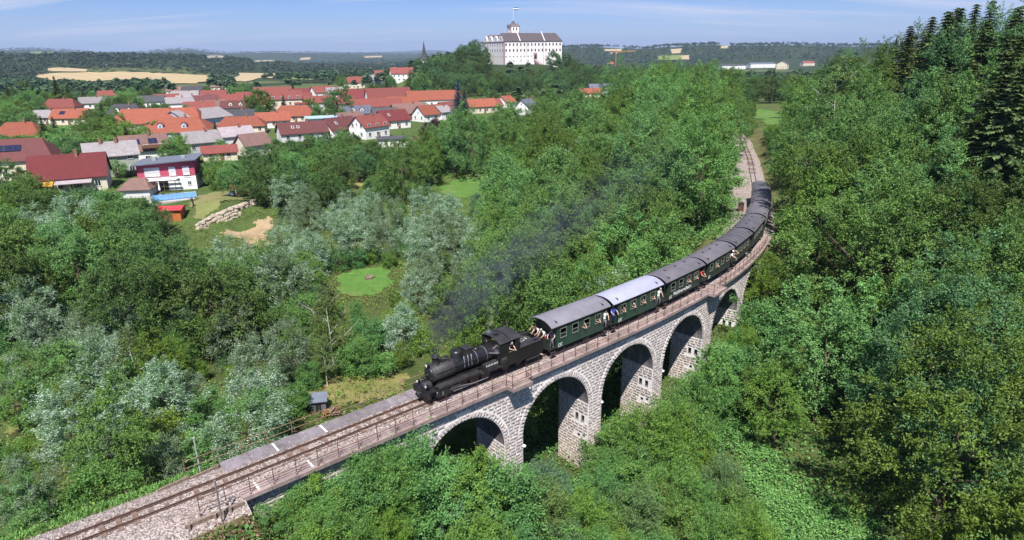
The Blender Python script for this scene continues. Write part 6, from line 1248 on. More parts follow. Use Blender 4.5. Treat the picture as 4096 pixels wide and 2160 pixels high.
# ------------------------------------------------------------------ trees: meshes of single leaves and needles, grown once per variant
def rdir(n, r): v = r.normal(size=(n, 3)); return v / np.linalg.norm(v, axis=1, keepdims=True)
def leaf_quads(c, nrm, ln, wd, r, tdir=None, fold=0.12):
    """one folded rhombic leaf (or leaf spray) per centre"""
    n = len(c); t = np.cross(nrm, rdir(n, r)) if tdir is None else tdir - nrm * (tdir * nrm).sum(1, keepdims=True)
    t /= np.linalg.norm(t, axis=1, keepdims=True) + 1e-9; b = np.cross(nrm, t)
    L = (ln * r.uniform(.7, 1.3, n))[:, None]; W = (wd * r.uniform(.7, 1.3, n))[:, None]
    return np.stack([c - t * L / 2, c + b * W / 2 + nrm * fold * W, c + t * L / 2, c - b * W / 2 + nrm * fold * W], 1)
def leaf_mesh(name, quads, r, sil=None):
    n = len(quads); return npmesh(name, quads.reshape(-1, 3), np.arange(n * 4).reshape(-1, 4), {'rnd': r.uniform(0, 1, n) ** 1.2, 'sil': sil if sil is not None else r.uniform(0, 1, n)})
def trunk_mesh(name, h, r0, limbs, r, lean=0.03, nseg=6):
    m = MB(); p = [(r.uniform(-1, 1) * lean * h * (i / nseg), r.uniform(-1, 1) * lean * h * (i / nseg), h * i / nseg - (0.6 if i == 0 else 0)) for i in range(nseg + 1)]
    m.tube(p, [r0 * (1.25 if i == 0 else 1 - .8 * i / nseg) for i in range(nseg + 1)], 7)
    for _ in range(limbs):
        k = r.uniform(.35, .9); b = Vector(p[int(k * nseg)]); a = r.uniform(0, 6.28); L = h * r.uniform(.22, .42)
        q = b + Vector((math.cos(a) * L * .5, math.sin(a) * L * .5, L * .42)); e = q + Vector((math.cos(a + .4) * L * .4, math.sin(a + .4) * L * .4, L * .35))
        m.tube([b, q, e], [r0 * .42, r0 * .27, r0 * .08], 5)
    return m.mesh(name)
def clumps(n, rx, ry, rz, cz, r, lobes=7, jag=.22):
    d = rdir(n, r); ld = rdir(lobes, r); amp = r.uniform(-.5, 1, lobes) * jag
    f = 1 + (np.clip(d @ ld.T, 0, 1) ** 3 @ amp); u = r.uniform(.38, 1, n) ** .6
    return d * (f * u)[:, None] * np.array([rx, ry, rz]) + np.array([0, 0, cz]), d
def crown_mesh(name, seed, h, rx, rz, cz, ncl, ntw, nlf, rc, ln, wd, up=.5, wind=None, jag=.3, taper=0.0, lobes=8, spread=.10, out=.7):
    """boughs -> twigs -> leaves"""
    r = np.random.default_rng(seed); C, D = clumps(ncl, rx, rx, rz, cz, r, lobes, jag)
    if taper: C[:, :2] *= (1 - taper * np.clip((C[:, 2:] - cz) / rz, -1, 1))
    rad = rc * r.uniform(.55, 1.45, ncl); kt = np.repeat(np.arange(ncl), ntw); nt = len(kt)
    td = D[kt] * out + np.array([0, 0, up]) + r.normal(size=(nt, 3)) * .62
    if wind is not None: td += np.array(wind) * .55
    td /= np.linalg.norm(td, axis=1, keepdims=True); st_ = C[kt] + rdir(nt, r) * (rad[kt] * r.uniform(0, .75, nt))[:, None]; tl = rad[kt] * r.uniform(.6, 1.5, nt)
    k = np.repeat(np.arange(nt), nlf); n = len(k); u = r.uniform(.05, 1, n); droop = np.zeros((n, 3)); droop[:, 2] = -.22 * (u ** 2) * tl[k]
    P = st_[k] + td[k] * (u * tl[k])[:, None] + droop + r.normal(size=(n, 3)) * (spread * (1.25 - u * .7))[:, None]
    nrm = np.array([0, 0, .45]) + td[k] * .15 + r.normal(size=(n, 3)) * .55; nrm /= np.linalg.norm(nrm, axis=1, keepdims=True)
    lt = td[k] * .8 + r.normal(size=(n, 3)) * .7 if wind is None else np.array(wind)[None] + td[k] * .3 + r.normal(size=(n, 3)) * .35
    cl = r.uniform(0, 1, ncl)[kt[k]]; sil = np.clip(r.uniform(0, 1, n) * .7 + .3 * cl, 0, 1); me = leaf_mesh(name, leaf_quads(P, nrm, ln, wd, r, lt), r, sil)
    rn = np.clip(.62 * r.uniform(0, 1, n) + .38 * cl, 0, 1).astype(np.float32); me.attributes['rnd'].data.foreach_set('value', rn); return me
def spruce_mesh(name, seed, h, rb, tiers, nb, ln, lift=0.0):
    r = np.random.default_rng(seed); Qs = []
    for i in range(tiers):
        f = i / (tiers - 1); z = h * (.10 + .90 * f ** .92); L0 = rb * (1 - f) ** .85 + .12; n = max(4, int(nb * (1 - f * .5)))
        for k in range(n):
            a = 2 * math.pi * (k + r.uniform(-.35, .35)) / n + i * .7; L = L0 * r.uniform(.5, 1.18); m = max(4, int(L / (ln * .30)))
            u = (np.arange(m) + .5) / m; dr = np.array([math.cos(a), math.sin(a)]); side = np.array([-dr[1], dr[0], 0])
            sag = -.42 * L * u ** 1.4 + .18 * L * u ** 3 + lift * L * u
            P = np.stack([dr[0] * L * u, dr[1] * L * u, z + sag], 1)
            for sgn in (-1, 1):                              # side sprays hang from each bough
                w = ln * (1.15 - u * .7); c = P + side * (sgn * w * .42)[:, None] - np.array([0, 0, 1]) * (w * .22)[:, None]
                t = np.tile(side * sgn * .75, (m, 1)) + np.array([dr[0], dr[1], 0]) * .7 + np.array([0, 0, -.45]); nn = np.tile(np.array([0, 0, 1.0]) + side * sgn * .35, (m, 1)) + r.normal(size=(m, 3)) * .25
                nn /= np.linalg.norm(nn, axis=1, keepdims=True); Qs.append(leaf_quads(c, nn, ln * 1.0, ln * .36, r, t))
            nn = np.tile(np.array([0, 0, 1.0]), (m, 1)) + r.normal(size=(m, 3)) * .3; nn /= np.linalg.norm(nn, axis=1, keepdims=True)
            Qs.append(leaf_quads(P + [0, 0, .03], nn, ln * .8, ln * .34, r, np.tile(np.array([dr[0], dr[1], -.3]), (m, 1))))
    return leaf_mesh(name, np.concatenate(Qs), r)
WIND = (0.93, 0.25, 0.05)
TREES = {}     # kind -> list of (trunk mesh, crown mesh, nominal height, radius)
def addkind(k, trunk, crown, h, rad, bmat, lmat):
    trunk.materials.append(bmat); crown.materials.append(lmat); TREES.setdefault(k, []).append((trunk, crown, h, rad))
_r = np.random.default_rng(3)
for i in range(4): addkind('broad', trunk_mesh('trunk', 8.5, .24, 6, _r), crown_mesh('crown', 100 + i, 12, 3.5 + .35 * (i % 2), 4.6 - .5 * (i // 2), 7.4, 120, 14, 18, 1.0, .19, .125, jag=.55, taper=.12, lobes=11), 12.3, 4.8, BARK, LEAF)
for i in range(3): addkind('big', trunk_mesh('trunk', 12, .3, 8, _r), crown_mesh('crown', 110 + i, 16, 4.4 + .4 * i, 6.0, 9.8, 190, 14, 19, 1.15, .19, .125, jag=.6, taper=.15, lobes=13), 16.3, 6.0, BARK, LEAF)
for i in range(2): addkind('round', trunk_mesh('trunk', 6.5, .22, 6, _r), crown_mesh('crown', 120 + i, 9, 3.5, 3.6, 5.1, 115, 14, 18, .9, .18, .12, jag=.45, lobes=9), 9.2, 4.6, BARK, LEAF_DK)
for i in range(2): addkind('ash', trunk_mesh('trunk', 8, .2, 7, _r), crown_mesh('crown', 140 + i, 11, 2.9, 4.3, 6.6, 100, 13, 18, .95, .22, .10, jag=.6, taper=.2, lobes=10), 11.3, 4.0, BARK, LEAF_BR)
for i in range(3): addkind('willow', trunk_mesh('trunk', 6, .22, 6, _r), crown_mesh('crown', 160 + i, 9, 2.5 + .35 * i, 4.0, 4.9, 110, 15, 21, .85, .19, .05, up=.45, wind=WIND, jag=.55, lobes=11), 9.2, 4.1, BARK, LEAF_WI)
for i in range(2): addkind('birch', trunk_mesh('trunk', 11.5, .13, 9, _r, .02), crown_mesh('crown', 180 + i, 13, 1.7, 5.0, 8.0, 75, 11, 15, .75, .15, .11, up=.1, wind=(.6, .2, -.45), jag=.5, taper=.3), 13.2, 2.3, BARK_W, LEAF_BI)
for i in range(3): addkind('spruce', trunk_mesh('trunk', 21, .26, 0, _r, .004), spruce_mesh('crown', 200 + i, 22, 4.9 + .5 * i, 44, 10, .72), 22, 4.6, BARK, LEAF_SP)
for i in range(3): addkind('shrub', trunk_mesh('stem', 2.2, .07, 5, _r, .1), crown_mesh('foliage', 220 + i, 4, 1.7, 2.1, 1.8, 70, 12, 17, .62, .13, .075, up=.7, jag=.6, lobes=10), 3.9, 2.2, BARK, LEAF_UN)
for i in range(2): addkind('osier', trunk_mesh('stem', 2.6, .07, 6, _r, .1), crown_mesh('foliage', 240 + i, 4.5, 1.7, 2.5, 2.0, 75, 12, 17, .7, .19, .042, up=.9, wind=(.35, .1, .6), jag=.6, lobes=10), 4.6, 2.2, BARK, LEAF_UN)
for i in range(2): addkind('fruit', trunk_mesh('trunk', 3, .12, 5, _r), crown_mesh('crown', 260 + i, 4.5, 1.6, 1.6, 2.8, 45, 11, 14, .6, .15, .10), 4.7, 2.1, BARK, LEAF)
NAMES = {'big': ('forest_tree', 'forest tree'), 'broad': ('broadleaf_tree', 'broadleaf tree'), 'round': ('round_tree', 'round tree'), 'ash': ('ash_tree', 'ash tree'), 'willow': ('willow_tree', 'willow'), 'birch': ('birch_tree', 'birch'), 'spruce': ('spruce_tree', 'spruce'), 'shrub': ('shrub', 'shrub'), 'osier': ('willow_shrub', 'willow shrub'), 'fruit': ('garden_tree', 'garden tree')}
ALT = {'big': [LEAF, LEAF_DK, LEAF], 'broad': [LEAF, LEAF, LEAF_DK, LEAF_BR], 'round': [LEAF_DK, LEAF, LEAF_DK], 'ash': [LEAF_BR, LEAF], 'willow': [LEAF_WI], 'birch': [LEAF_BI], 'spruce': [LEAF_SP], 'shrub': [LEAF_UN, LEAF, LEAF_UN], 'osier': [LEAF_UN, LEAF_WI, LEAF_UN], 'fruit': [LEAF, LEAF_BR]}
TREE_COUNT = {}
def plant(kind, x, y, h, label, group=None, mat=None, z=None, wide=1.0, var=None):
    V = TREES[kind]; tm, cm, nh, nr = V[rng.integers(len(V)) if var is None else var]; nm, cat = NAMES[kind]
    o = thing(nm, label, cat, (x, y, z if z is not None else z1(x, y)), rng.uniform(-.5, .5) if kind in ('willow', 'osier', 'birch') else rng.uniform(0, 6.28), group)
    s = h / nh; o.scale = (s * wide * rng.uniform(.92, 1.1), s * wide * rng.uniform(.92, 1.1), s)
    if kind == 'spruce': o.scale = (s * rng.uniform(1.1, 1.4),) * 2 + (s,)
    if kind not in ('spruce',): o.rotation_euler[0] = rng.uniform(-.05, .05); o.rotation_euler[1] = rng.uniform(-.05, .05)
    link('stem' if kind in ('shrub', 'osier') else 'trunk', tm, o); c = link('foliage' if kind in ('shrub', 'osier') else 'crown', cm, o)
    m_ = mat or ALT[kind][rng.integers(len(ALT[kind]))]
    a_, b_ = LIGHT[m_.name], LIGHT[cm.materials[0].name]; c.color = (*[min(3.0, x / y) for x, y in zip(a_, b_)], 1)
    TREE_COUNT[kind] = TREE_COUNT.get(kind, 0) + 1; return o

NAMED = []
MARKS = [(1075,900,'beside the locomotive chimney'), (960,960,'beyond the railing by the locomotive'), (800,960,'above the small grey hut'), (640,1060,'beyond the far railing end'), (520,1130,'by the pale galvanised pole'), (300,1180,'beside the far side gravel'), (80,1250,'at the lower left corner'), (60,1030,'by the dry clearing at the left edge'), (200,850,'in the birch thicket on the left'), (450,780,'in the left valley wood'), (560,900,'by the small yellow clearing'), (700,880,'left of the trough meadow'), (60,640,'below the solar panel house'), (280,560,'below the orange awning house'), (420,620,'below the red roofed shed'), (620,690,'below the sandy path'), (760,560,'right of the boulder wall'), (800,660,'above the trough meadow'), (920,600,'beyond the trough meadow'), (1040,700,'right of the trough meadow'), (1050,500,'left of the upper bright meadow'), (1160,560,'below the upper bright meadow'), (620,430,'beside the lawn of the pink house'), (760,400,'below the long maroon roof'), (900,390,'below the white-gabled houses'), (1080,430,'below the parked red car'), (1180,350,'below the blue spruce'), (1300,330,'near the white house in the wood'), (1300,430,'above the upper bright meadow'), (1180,800,'behind the locomotive cab'), (1300,700,'behind the coal tender'), (1420,650,'behind the first coach'), (1560,600,'behind the silvery-roofed coach'), (1700,560,'behind the lettered coach'), (1800,520,'behind the ribbed coach'), (1830,430,'left of the far gravel track'), (1400,540,'in the middle of the smoke'), (1520,430,'above the smoke in the middle wood'), (1680,380,'in the upper middle wood'), (1500,300,'in the wood under the castle hill'), (1720,200,'at the top of the middle wood'), (1600,230,'at the upper left of the middle wood'), (1780,290,'near the top right of the middle wood'), (130,240,'in the wood behind the left village edge'), (1850,270,'near the far meadow'), (2000,230,'right of the far meadow'), (1980,420,'right of the far gravel cutting'), (2000,560,'right of the tail coaches'), (2020,740,'right of the last arch'), (1880,900,'at the foot of the last pier'), (2130,400,'in the pale group on the right slope'), (2300,200,'in the dark spruce stand'), (2480,120,'in the upper right corner'), (2350,450,'below the spruce stand'), (2500,450,'below the spruces at the right edge'), (2200,650,'in the middle of the right slope'), (2450,700,'halfway down the right edge'), (2150,900,'above the bright leafy bank'), (2350,950,'right of the bright leafy bank'), (2500,1100,'at the right edge lower down'), (2350,1250,'in the lower right corner'), (1950,1050,'at the top of the bright leafy bank'), (1750,1050,'below the fourth arch'), (1620,1020,'below the third arch'), (1450,1180,'below the second pier'), (1250,1220,'below the first pier'), (1130,1130,'in front of the first arch'), (950,1200,'below the abutment wall'), (750,1290,'beside the timber plank wall'), (1150,1310,'at the lower edge near the abutment'), (1450,1310,'at the lower edge in the middle'), (1750,1280,'below the leafy bank'),
    (150,300,'beside the orange bungalow'), (330,300,'by the dark dormer house'), (420,330,'around the orange inn'), (560,300,'by the pale green house'), (660,300,'by the tall cream house'), (800,290,'by the long red roofs'), (950,290,'by the long white building'), (1090,290,'by the orange farm roof'), (200,400,'behind the grey weathered roof'), (60,400,'behind the solar panel house'), (450,400,'behind the pink house'), (560,370,'by the pinkish grey roof'), (500,250,'at the far end of the village'), (60,270,'at the left edge of the village'), (300,250,'by the far red roof'), (900,230,'below the old town houses'), (1080,190,'on the left flank of the castle hill'), (1190,150,'left of the castle'), (1320,200,'in front of the castle'), (1440,190,'right of the castle'), (1250,240,'at the foot of the castle hill'), (1420,240,'on the terraces right of the castle hill')]
MKX = np.array([m[0] for m in MARKS]); MKY = np.array([m[1] for m in MARKS])
def named(o, kd, m_, h):
    (px,), (py,), _ = project(np.array([(o.location.x, o.location.y, o.location.z + h * .6)])); i = (((MKX - px)) ** 2 + ((MKY - py) * 1.5) ** 2).argmin()
    sz = 'small' if h < {'shrub': 3.5, 'osier': 4.2, 'spruce': 18}.get(kd, 7) else ('tall' if h > {'shrub': 4.2, 'osier': 5.2, 'spruce': 23}.get(kd, 13.5) else 'medium')
    NAMED.append((o, f"{sz} {HUE.get(id(m_), 'dark')} {NAMES[kd][1]}", MARKS[i][2], px)); return o
ORD = ['leftmost'] + [w + ' from left' for w in 'second third fourth fifth sixth seventh eighth ninth tenth eleventh twelfth thirteenth fourteenth fifteenth sixteenth seventeenth eighteenth nineteenth twentieth'.split()]
def finish_labels():
    by = {}
    for o, a, b, px in NAMED: by.setdefault((a, b), []).append((px, o))
    for (a, b), L in by.items():
        L.sort(key=lambda t: t[0])
        for i, (px, o) in enumerate(L): o['label'] = f"{a} {b}" if len(L) == 1 else f"{a} {b}, {ORD[min(i, 19)]}"
# where the photograph shows something else than the tree in front of it
_ds = np.linspace(-10, 140, 300); _dp = project(on(_ds, 0, 0)); _o = np.argsort(_dp[0])
def deck_depth(px): return np.interp(px, _dp[0][_o], _dp[2][_o])
KO_TRACK = [(60,1358),(280,1262),(420,1226),(560,1160),(760,1075),(1060,965),(1040,870),(1090,830),(1220,800),(1350,770),(1500,725),(1640,675),(1750,625),(1860,545),(1895,450),(1868,400),(1880,345),(1905,345),(1948,455),(1950,560),(1925,610),(1895,690),(1868,770),(1845,860),(1790,900),(1690,965),(1655,1010),(1600,945),(1560,985),(1515,1065),(1480,1100),(1420,1150),(1320,1200),(1255,1195),(1240,1140),(1190,1068),(1120,1062),(1060,1075),(950,1138),(880,1158),(680,1240),(600,1290),(540,1330),(420,1358)]
KEEP = [  # outline, and how far off the thing stands that has to stay in view
    ([(850,692),(885,676),(950,672),(985,692),(975,730),(930,742),(880,748),(855,740)], 90), ([(1105,474),(1150,450),(1222,424),(1226,480),(1160,498),(1110,488)], 140),
    ([(1885,282),(1930,272),(2000,288),(2010,322),(1905,312)], 215), ([(530,580),(600,560),(680,535),(695,560),(660,600),(600,600)], 140), ([(840,460),(900,435),(930,412),(975,406),(960,430),(880,480)], 160),
    ([(300,440),(330,380),(520,375),(530,470),(680,466),(690,495),(500,572),(425,560),(395,490),(310,485)], 170), ([(0,380),(280,400),(300,470),(100,465),(0,440)], 150),
    ([(15,1020),(60,1008),(70,1055),(40,1110),(18,1090)], 80), ([(552,805),(596,796),(615,832),(572,848)], 70), ([(700,575),(0,0),(1,0)], 1) if False else ([(880,560),(900,555),(905,575),(885,580)], 110),
    ([(1060,372),(1092,376),(1090,394),(1060,394)], 230), ([(1835,500),(1870,500),(1860,580),(1815,590)], 125)]
STRICT = [([(800,985),(850,968),(1030,938),(1035,975),(860,1040),(800,1050)], 62), KEEP[0], KEEP[1], (KEEP[-1][0], 122), ([(1868,345),(1880,340),(1905,345),(1945,440),(1950,560),(1930,600),(1895,600),(1870,480)], 125), ([(1835,1065),(1900,1080),(2040,1200),(2230,1290),(2240,1420),(1990,1420),(1890,1210)], 75)]
for i, (poly, far) in enumerate(KEEP):   # trees nearer than the thing itself must not cover it
    ds_ = [math.hypot(p.x, p.y) for p in (hit(a, b) for a, b in poly) if p is not None]; KEEP[i] = (poly, max(ds_) + 2 if ds_ else far)
for i, (poly, far) in enumerate(STRICT):
    ds_ = [math.hypot(p.x, p.y) for p in (hit(a, b) for a, b in poly) if p is not None]; STRICT[i] = (poly, max(ds_) + 2 if ds_ else far)
for hx, hy, hz, hr, hh in HOUSES:
    d = math.hypot(hx, hy); u = (hy / d, -hx / d)
    P = np.array([(hx + u[0] * hr * a, hy + u[1] * hr * a, hz + hh * b) for a, b in ((-.8, .32), (.8, .32), (.75, .95), (-.75, .95))]); px, py, _ = project(P); KEEP.append((list(zip(px, py)), d - hr * .6))
P = np.array([ca.matrix_basis @ Vector(v) for v in ((-1, 52, 2), (0, 0, -1), (52, 0, 0), (52, 0, 22), (17, 25, 36), (0, 0, 23), (-1, 52, 22))]); px, py, _ = project(P); KEEP.append((list(zip(px, py)), CASTLE_D - 4))
HX = np.array([h[0] for h in HOUSES]); HY = np.array([h[1] for h in HOUSES]); HR = np.array([h[3] for h in HOUSES])
def blocked(x, y, z, h, r, skip=(), lite=False):
    d = math.hypot(x, y); rx_, ry_ = y / d, -x / d
    P = [(0, 0, .97)] + [(k * f, 0, v) for f, v in ((.6, .6), (.5, .85), (1, .6), (.95, .35), (.6, .1)) for k in (-1, 1)]
    if lite: P = [(0, 0, .95), (0, 0, .6), (-.5, 0, .6), (.5, 0, .6)]
    W = np.array([(x + rx_ * r * a, y + ry_ * r * a, z + h * v) for a, b, v in P]); px, py, dz = project(W)
    if (inpoly(px, py, KO_TRACK) & (dz < deck_depth(px) - .5)).any(): return True
    for poly, far in STRICT:
        if d < far and inpoly(px, py, poly).any(): return True
    if not lite: px, py = px[[0, 1, 2, 3, 4]], py[[0, 1, 2, 3, 4]]
    for ki, (poly, far) in enumerate(KEEP):
        if ki not in skip and d < far and inpoly(px, py, poly).any(): return True
    return False
REGIONS = [  # outline of the middle of the crowns, kinds, heights, spacing, label pieces, nearest and farthest
    ('bl', [(-80,700),(1000,740),(1075,880),(1050,960),(760,1085),(560,1160),(420,1235),(100,1400),(-80,1500)], dict(willow=.44, ash=.27, broad=.08, birch=.07, shrub=.14), (4.5, 8.5), 5.5, 'left of the track below the railing', (0, 95)),
    ('ml', [(-80,470),(90,490),(110,560),(420,560),(440,575),(690,600),(700,640),(840,690),(850,760),(-80,760)], dict(round=.36, broad=.26, willow=.28, ash=.10), (7, 12), 6.5, 'in the wooded valley left of the viaduct', (0, 130)),
    ('hs', [(90,470),(280,490),(420,545),(420,600),(90,600)], dict(round=.55, broad=.45), (7, 9.5), 5.5, 'in front of the village gardens', (0, 150)),
    ('ct', [(690,470),(780,500),(1000,500),(1100,490),(1240,490),(1330,560),(1250,800),(1000,760),(990,640),(840,660),(700,640),(710,540)], dict(willow=.70, shrub=.20, ash=.10), (5, 9.5), 6.0, 'in the valley meadows behind the train', (0, 150)),
    ('hg', [(530,395),(640,385),(760,350),(920,340),(960,372),(1000,400),(990,470),(780,480),(690,462),(560,445)], dict(round=.6, broad=.25, shrub=.15), (5, 9), 4.6, 'in the hedgerow below the village houses', (0, 220)),
    ('cw', [(1000,420),(1080,345),(1130,318),(1240,312),(1300,300),(1420,275),(1540,235),(1620,190),(1800,188),(1862,290),(1868,345),(1862,420),(1890,480),(1890,600),(1840,760),(1600,860),(1100,1060),(1060,950),(1080,880),(1230,740),(1260,600),(1230,480),(1090,470)], dict(big=.42, broad=.22, ash=.26, round=.06, willow=.04), (10, 17), 5.9, 'in the wood between the village and the train', (0, 330)),
    ('rt', [(1900,330),(1960,420),(1965,560),(1905,700),(1870,830),(1800,890),(1830,1010),(2080,1090),(2150,1230),(2260,1500),(2700,1500),(2700,520),(2420,470),(2300,330),(2225,190),(2190,125),(2100,100),(2000,170),(1985,260),(2030,330)], dict(big=.64, round=.14, ash=.20, birch=.02), (11, 18), 5.8, 'on the wooded slope right of the viaduct', (0, 260)),
    ('sp', [(2225,120),(2330,0),(2420,-80),(2720,-120),(2720,470),(2440,440),(2310,320)], dict(spruce=.80, big=.20), (15, 21), 4.9, 'on the wooded slope right of the viaduct', (0, 170)),
    ('rb', [(1795,880),(1870,790),(1960,690),(2010,1000),(1830,1020)], dict(ash=.4, broad=.3, shrub=.3), (5, 8), 3.6, 'at the right end of the viaduct piers', (0, 110)),
    ('sc', [(-60,560),(420,600),(700,640),(1010,480),(1240,480),(1060,960),(560,1160),(-60,1400)], dict(shrub=.62, fruit=.2, osier=.18), (2.2, 4.2), 4.8, 'scattered over the left valley', (0, 165)),
    ('ub', [(1060,1075),(950,1150),(700,1250),(560,1330),(540,1500),(1900,1500),(1950,1300),(1830,1040),(1790,910),(1690,975),(1600,950),(1530,1080),(1420,1160),(1320,1210),(1245,1200),(1200,1080),(1120,1075)], dict(osier=.56, shrub=.44), (3.2, 5.8), 2.6, 'on the slope below the viaduct', (0, 80))]
HUE = {id(LEAF): 'green', id(LEAF_DK): 'dark green', id(LEAF_BR): 'bright green', id(LEAF_WI): 'silvery windblown', id(LEAF_BI): 'slender pale', id(LEAF_SP): 'dark pointed', id(LEAF_UN): 'light green'}
cand = []
for tag_, poly, kinds, (ha, hb), sp_, where, (da, db) in REGIONS:
    xs = np.arange(-150, 170, sp_); ys = np.arange(6, 340, sp_); X, Y = np.meshgrid(xs, ys); X = X + (np.arange(len(ys)) % 2)[:, None] * sp_ / 2
    X = (X + rng.uniform(-.36, .36, X.shape) * sp_).ravel(); Y = (Y + rng.uniform(-.36, .36, Y.shape) * sp_).ravel()
    d = np.hypot(X, Y); k = (d > max(da, 14)) & (d < db); X, Y, d = X[k], Y[k], d[k]
    Z = zt(X, Y); hh = rng.uniform(ha, hb, len(X)); px, py, dz = project(np.stack([X, Y, Z + hh * .6], -1)); s_, l_ = to_line(X, Y)
    ok = (dz > 5) & inpoly(px, py, poly) & ~((np.abs(l_) < np.where(tag_ == 'ub', 3.2, 4.6)) & (s_ > -20) & (s_ < 215)) & (px > -140) & (px < 2720)
    for i in np.where(ok)[0]:
        kd = rng.choice(list(kinds), p=np.array(list(kinds.values())) / sum(kinds.values())); h = hh[i]
        if kd == 'spruce': h = rng.uniform(14, 23) + 3.5 * np.clip((px[i] - 2250) / 250, -.6, 1)
        if kd == 'shrub': h = rng.uniform(1.8, 3.6) if tag_ == 'sc' else rng.uniform(2.6, 4.8)
        if kd == 'birch': h *= 1.25
        if tag_ == 'rt' and px[i] < 2095 and py[i] < 380: h *= .72
        if tag_ == 'rt' and px[i] > 2200 and py[i] < 620: h = min(h, 13)
        if kd == 'ash': h = min(h, 12.5)
        if kd == 'round': h = min(h, 11)
        if kd == 'willow': h = min(h, 10.5)
        if kd == 'big' and h < 12.5: kd = 'broad'
        cand.append((d[i], kd, X[i], Y[i], Z[i], h, where, tag_, px[i], py[i]))
cand.sort(key=lambda c: c[0])
COVER = np.zeros((1358 // 7 + 2, 2576 // 7 + 2), np.uint8)
_gy, _gx = np.mgrid[0:COVER.shape[0], 0:COVER.shape[1]]
planted = []
for d, kd, x, y, z, h, where, tg, px, py in cand:
    nh, nr = TREES[kd][0][2:]; r = nr * h / nh
    if blocked(x, y, z, h, r * .9) or (np.hypot(HX - x, HY - y) < HR + 1.0).any(): continue
    (p0, p1, p2), (q0, q1, q2), _ = project(np.array([(x, y, z + h), (x, y, z + h * (.2 if kd != 'shrub' else 0)), (x, y, z + h * .6)]))
    rp = r / d * F / K
    m = (np.abs(_gx * 7 - p2) < rp * .85) & (_gy * 7 > q0) & (_gy * 7 < q1)
    if not m.any(): continue
    if COVER[m].mean() > (.85 if tg == 'sc' else .93): continue
    mm = ((_gx * 7 - p2) / (rp * .8)) ** 2 + ((_gy * 7 - (q0 + q1) / 2) / (abs(q1 - q0) * .46 + 1)) ** 2 < 1
    COVER[mm] = 1
    planted.append((kd, x, y, z, h, where, tg, p2, q0))
for kd, x, y, z, h, where, tg, px, py in planted:
    m_ = ALT[kd][rng.integers(len(ALT[kd]))]
    if tg == 'rt' and kd in ('broad', 'big'): m_ = [LEAF_DK, LEAF, LEAF][rng.integers(3)]
    if tg == 'cw' and kd in ('broad', 'big'): m_ = [LEAF, LEAF_BR, LEAF][rng.integers(3)]
    named(plant(kd, x, y, h, where, f"{NAMES[kd][1]}s {where}", m_, z), kd, m_, h)
print('TREES', TREE_COUNT)
# ------------------------------------------------------------------ planted trees of the village and the castle hill
def grove(poly, kinds, hts, n, dmin, dmax, where, sp=4.0, mats=None, cols=None):
    """n trees whose feet stand on the ground under an outline"""
    poly = np.array(poly, float); x0, y0 = poly.min(0); x1, y1 = poly.max(0); made = []; tries = 0
    while len(made) < n and tries < n * 30:
        tries += 1; px, py = rng.uniform(x0, x1), rng.uniform(y0, y1)
        if not inpoly(px, py, poly): continue
        p = hit(px, py)
        if p is None: continue
        d = math.hypot(p.x, p.y); kd = rng.choice(list(kinds), p=np.array(list(kinds.values())) / sum(kinds.values())); h = rng.uniform(*hts)
        if kd == 'shrub': h = rng.uniform(2, 3.5)
        if kd == 'spruce': h *= 1.35
        if not dmin < d < dmax or any((p.x - a) ** 2 + (p.y - b) ** 2 < sp ** 2 for a, b in made) or (np.hypot(HX - p.x, HY - p.y) < HR + 1.5).any(): continue
        nh, nr = TREES[kd][0][2:]
        if blocked(p.x, p.y, p.z, h, nr * h / nh * .8, (), True): continue
        made.append((p.x, p.y)); m_ = (mats or {}).get(kd) or ALT[kd][rng.integers(len(ALT[kd]))]
        named(plant(kd, p.x, p.y, h, where, f"{NAMES[kd][1]}s {where}", m_, p.z), kd, m_, h)
grove([(0,470),(300,470),(330,440),(520,400),(640,400),(640,380),(420,330),(0,360)], dict(round=.35, fruit=.5, spruce=.05, ash=.1), (4, 8), 70, 80, 230, 'between the nearest village houses', 3.0)
grove([(0,350),(700,330),(1120,310),(1130,260),(700,240),(400,235),(0,260)], dict(round=.4, broad=.25, fruit=.30, spruce=.05), (4.5, 9), 190, 150, 520, 'in the village gardens', 3.2)
grove([(0,300),(200,330),(200,260),(0,240)], dict(broad=.5, spruce=.3, round=.2), (8, 13), 18, 150, 600, 'at the left edge of the village')
grove([(840,260),(1000,240),(1010,205),(860,215)], dict(broad=.5, round=.4, spruce=.1), (7, 12), 20, 300, 800, 'below the old town houses')
grove([(1030,242),(1040,200),(1100,165),(1200,120),(1230,160),(1270,182),(1400,178),(1440,170),(1540,175),(1560,215),(1480,250),(1300,245)], dict(broad=.55, round=.45), (9, 15), 130, 330, 640, 'on the castle hill', 6.0, dict(broad=LEAF_DK))
grove([(1040,250),(1300,262),(1480,262),(1500,238),(1290,228),(1040,222)], dict(shrub=.45, round=.35, fruit=.2), (4, 7), 60, 250, 520, 'on the terraces below the castle', 3.5)
grove([(1868,268),(1900,262),(2010,268),(2090,280),(2090,240),(1868,240)], dict(round=.5, broad=.5), (8, 13), 16, 200, 420, 'behind the far meadow', 5.0)
grove([(1905,300),(1925,330),(1965,440),(1985,440),(1975,330),(1940,300)], dict(shrub=.8, fruit=.2), (2, 4), 36, 100, 260, 'on the far cutting bank', 2.2)
grove([(1880,286),(1890,290),(1896,345),(1885,350),(1866,330)], dict(shrub=.6, ash=.4), (3, 6), 12, 120, 260, 'left of the far track', 2.5)
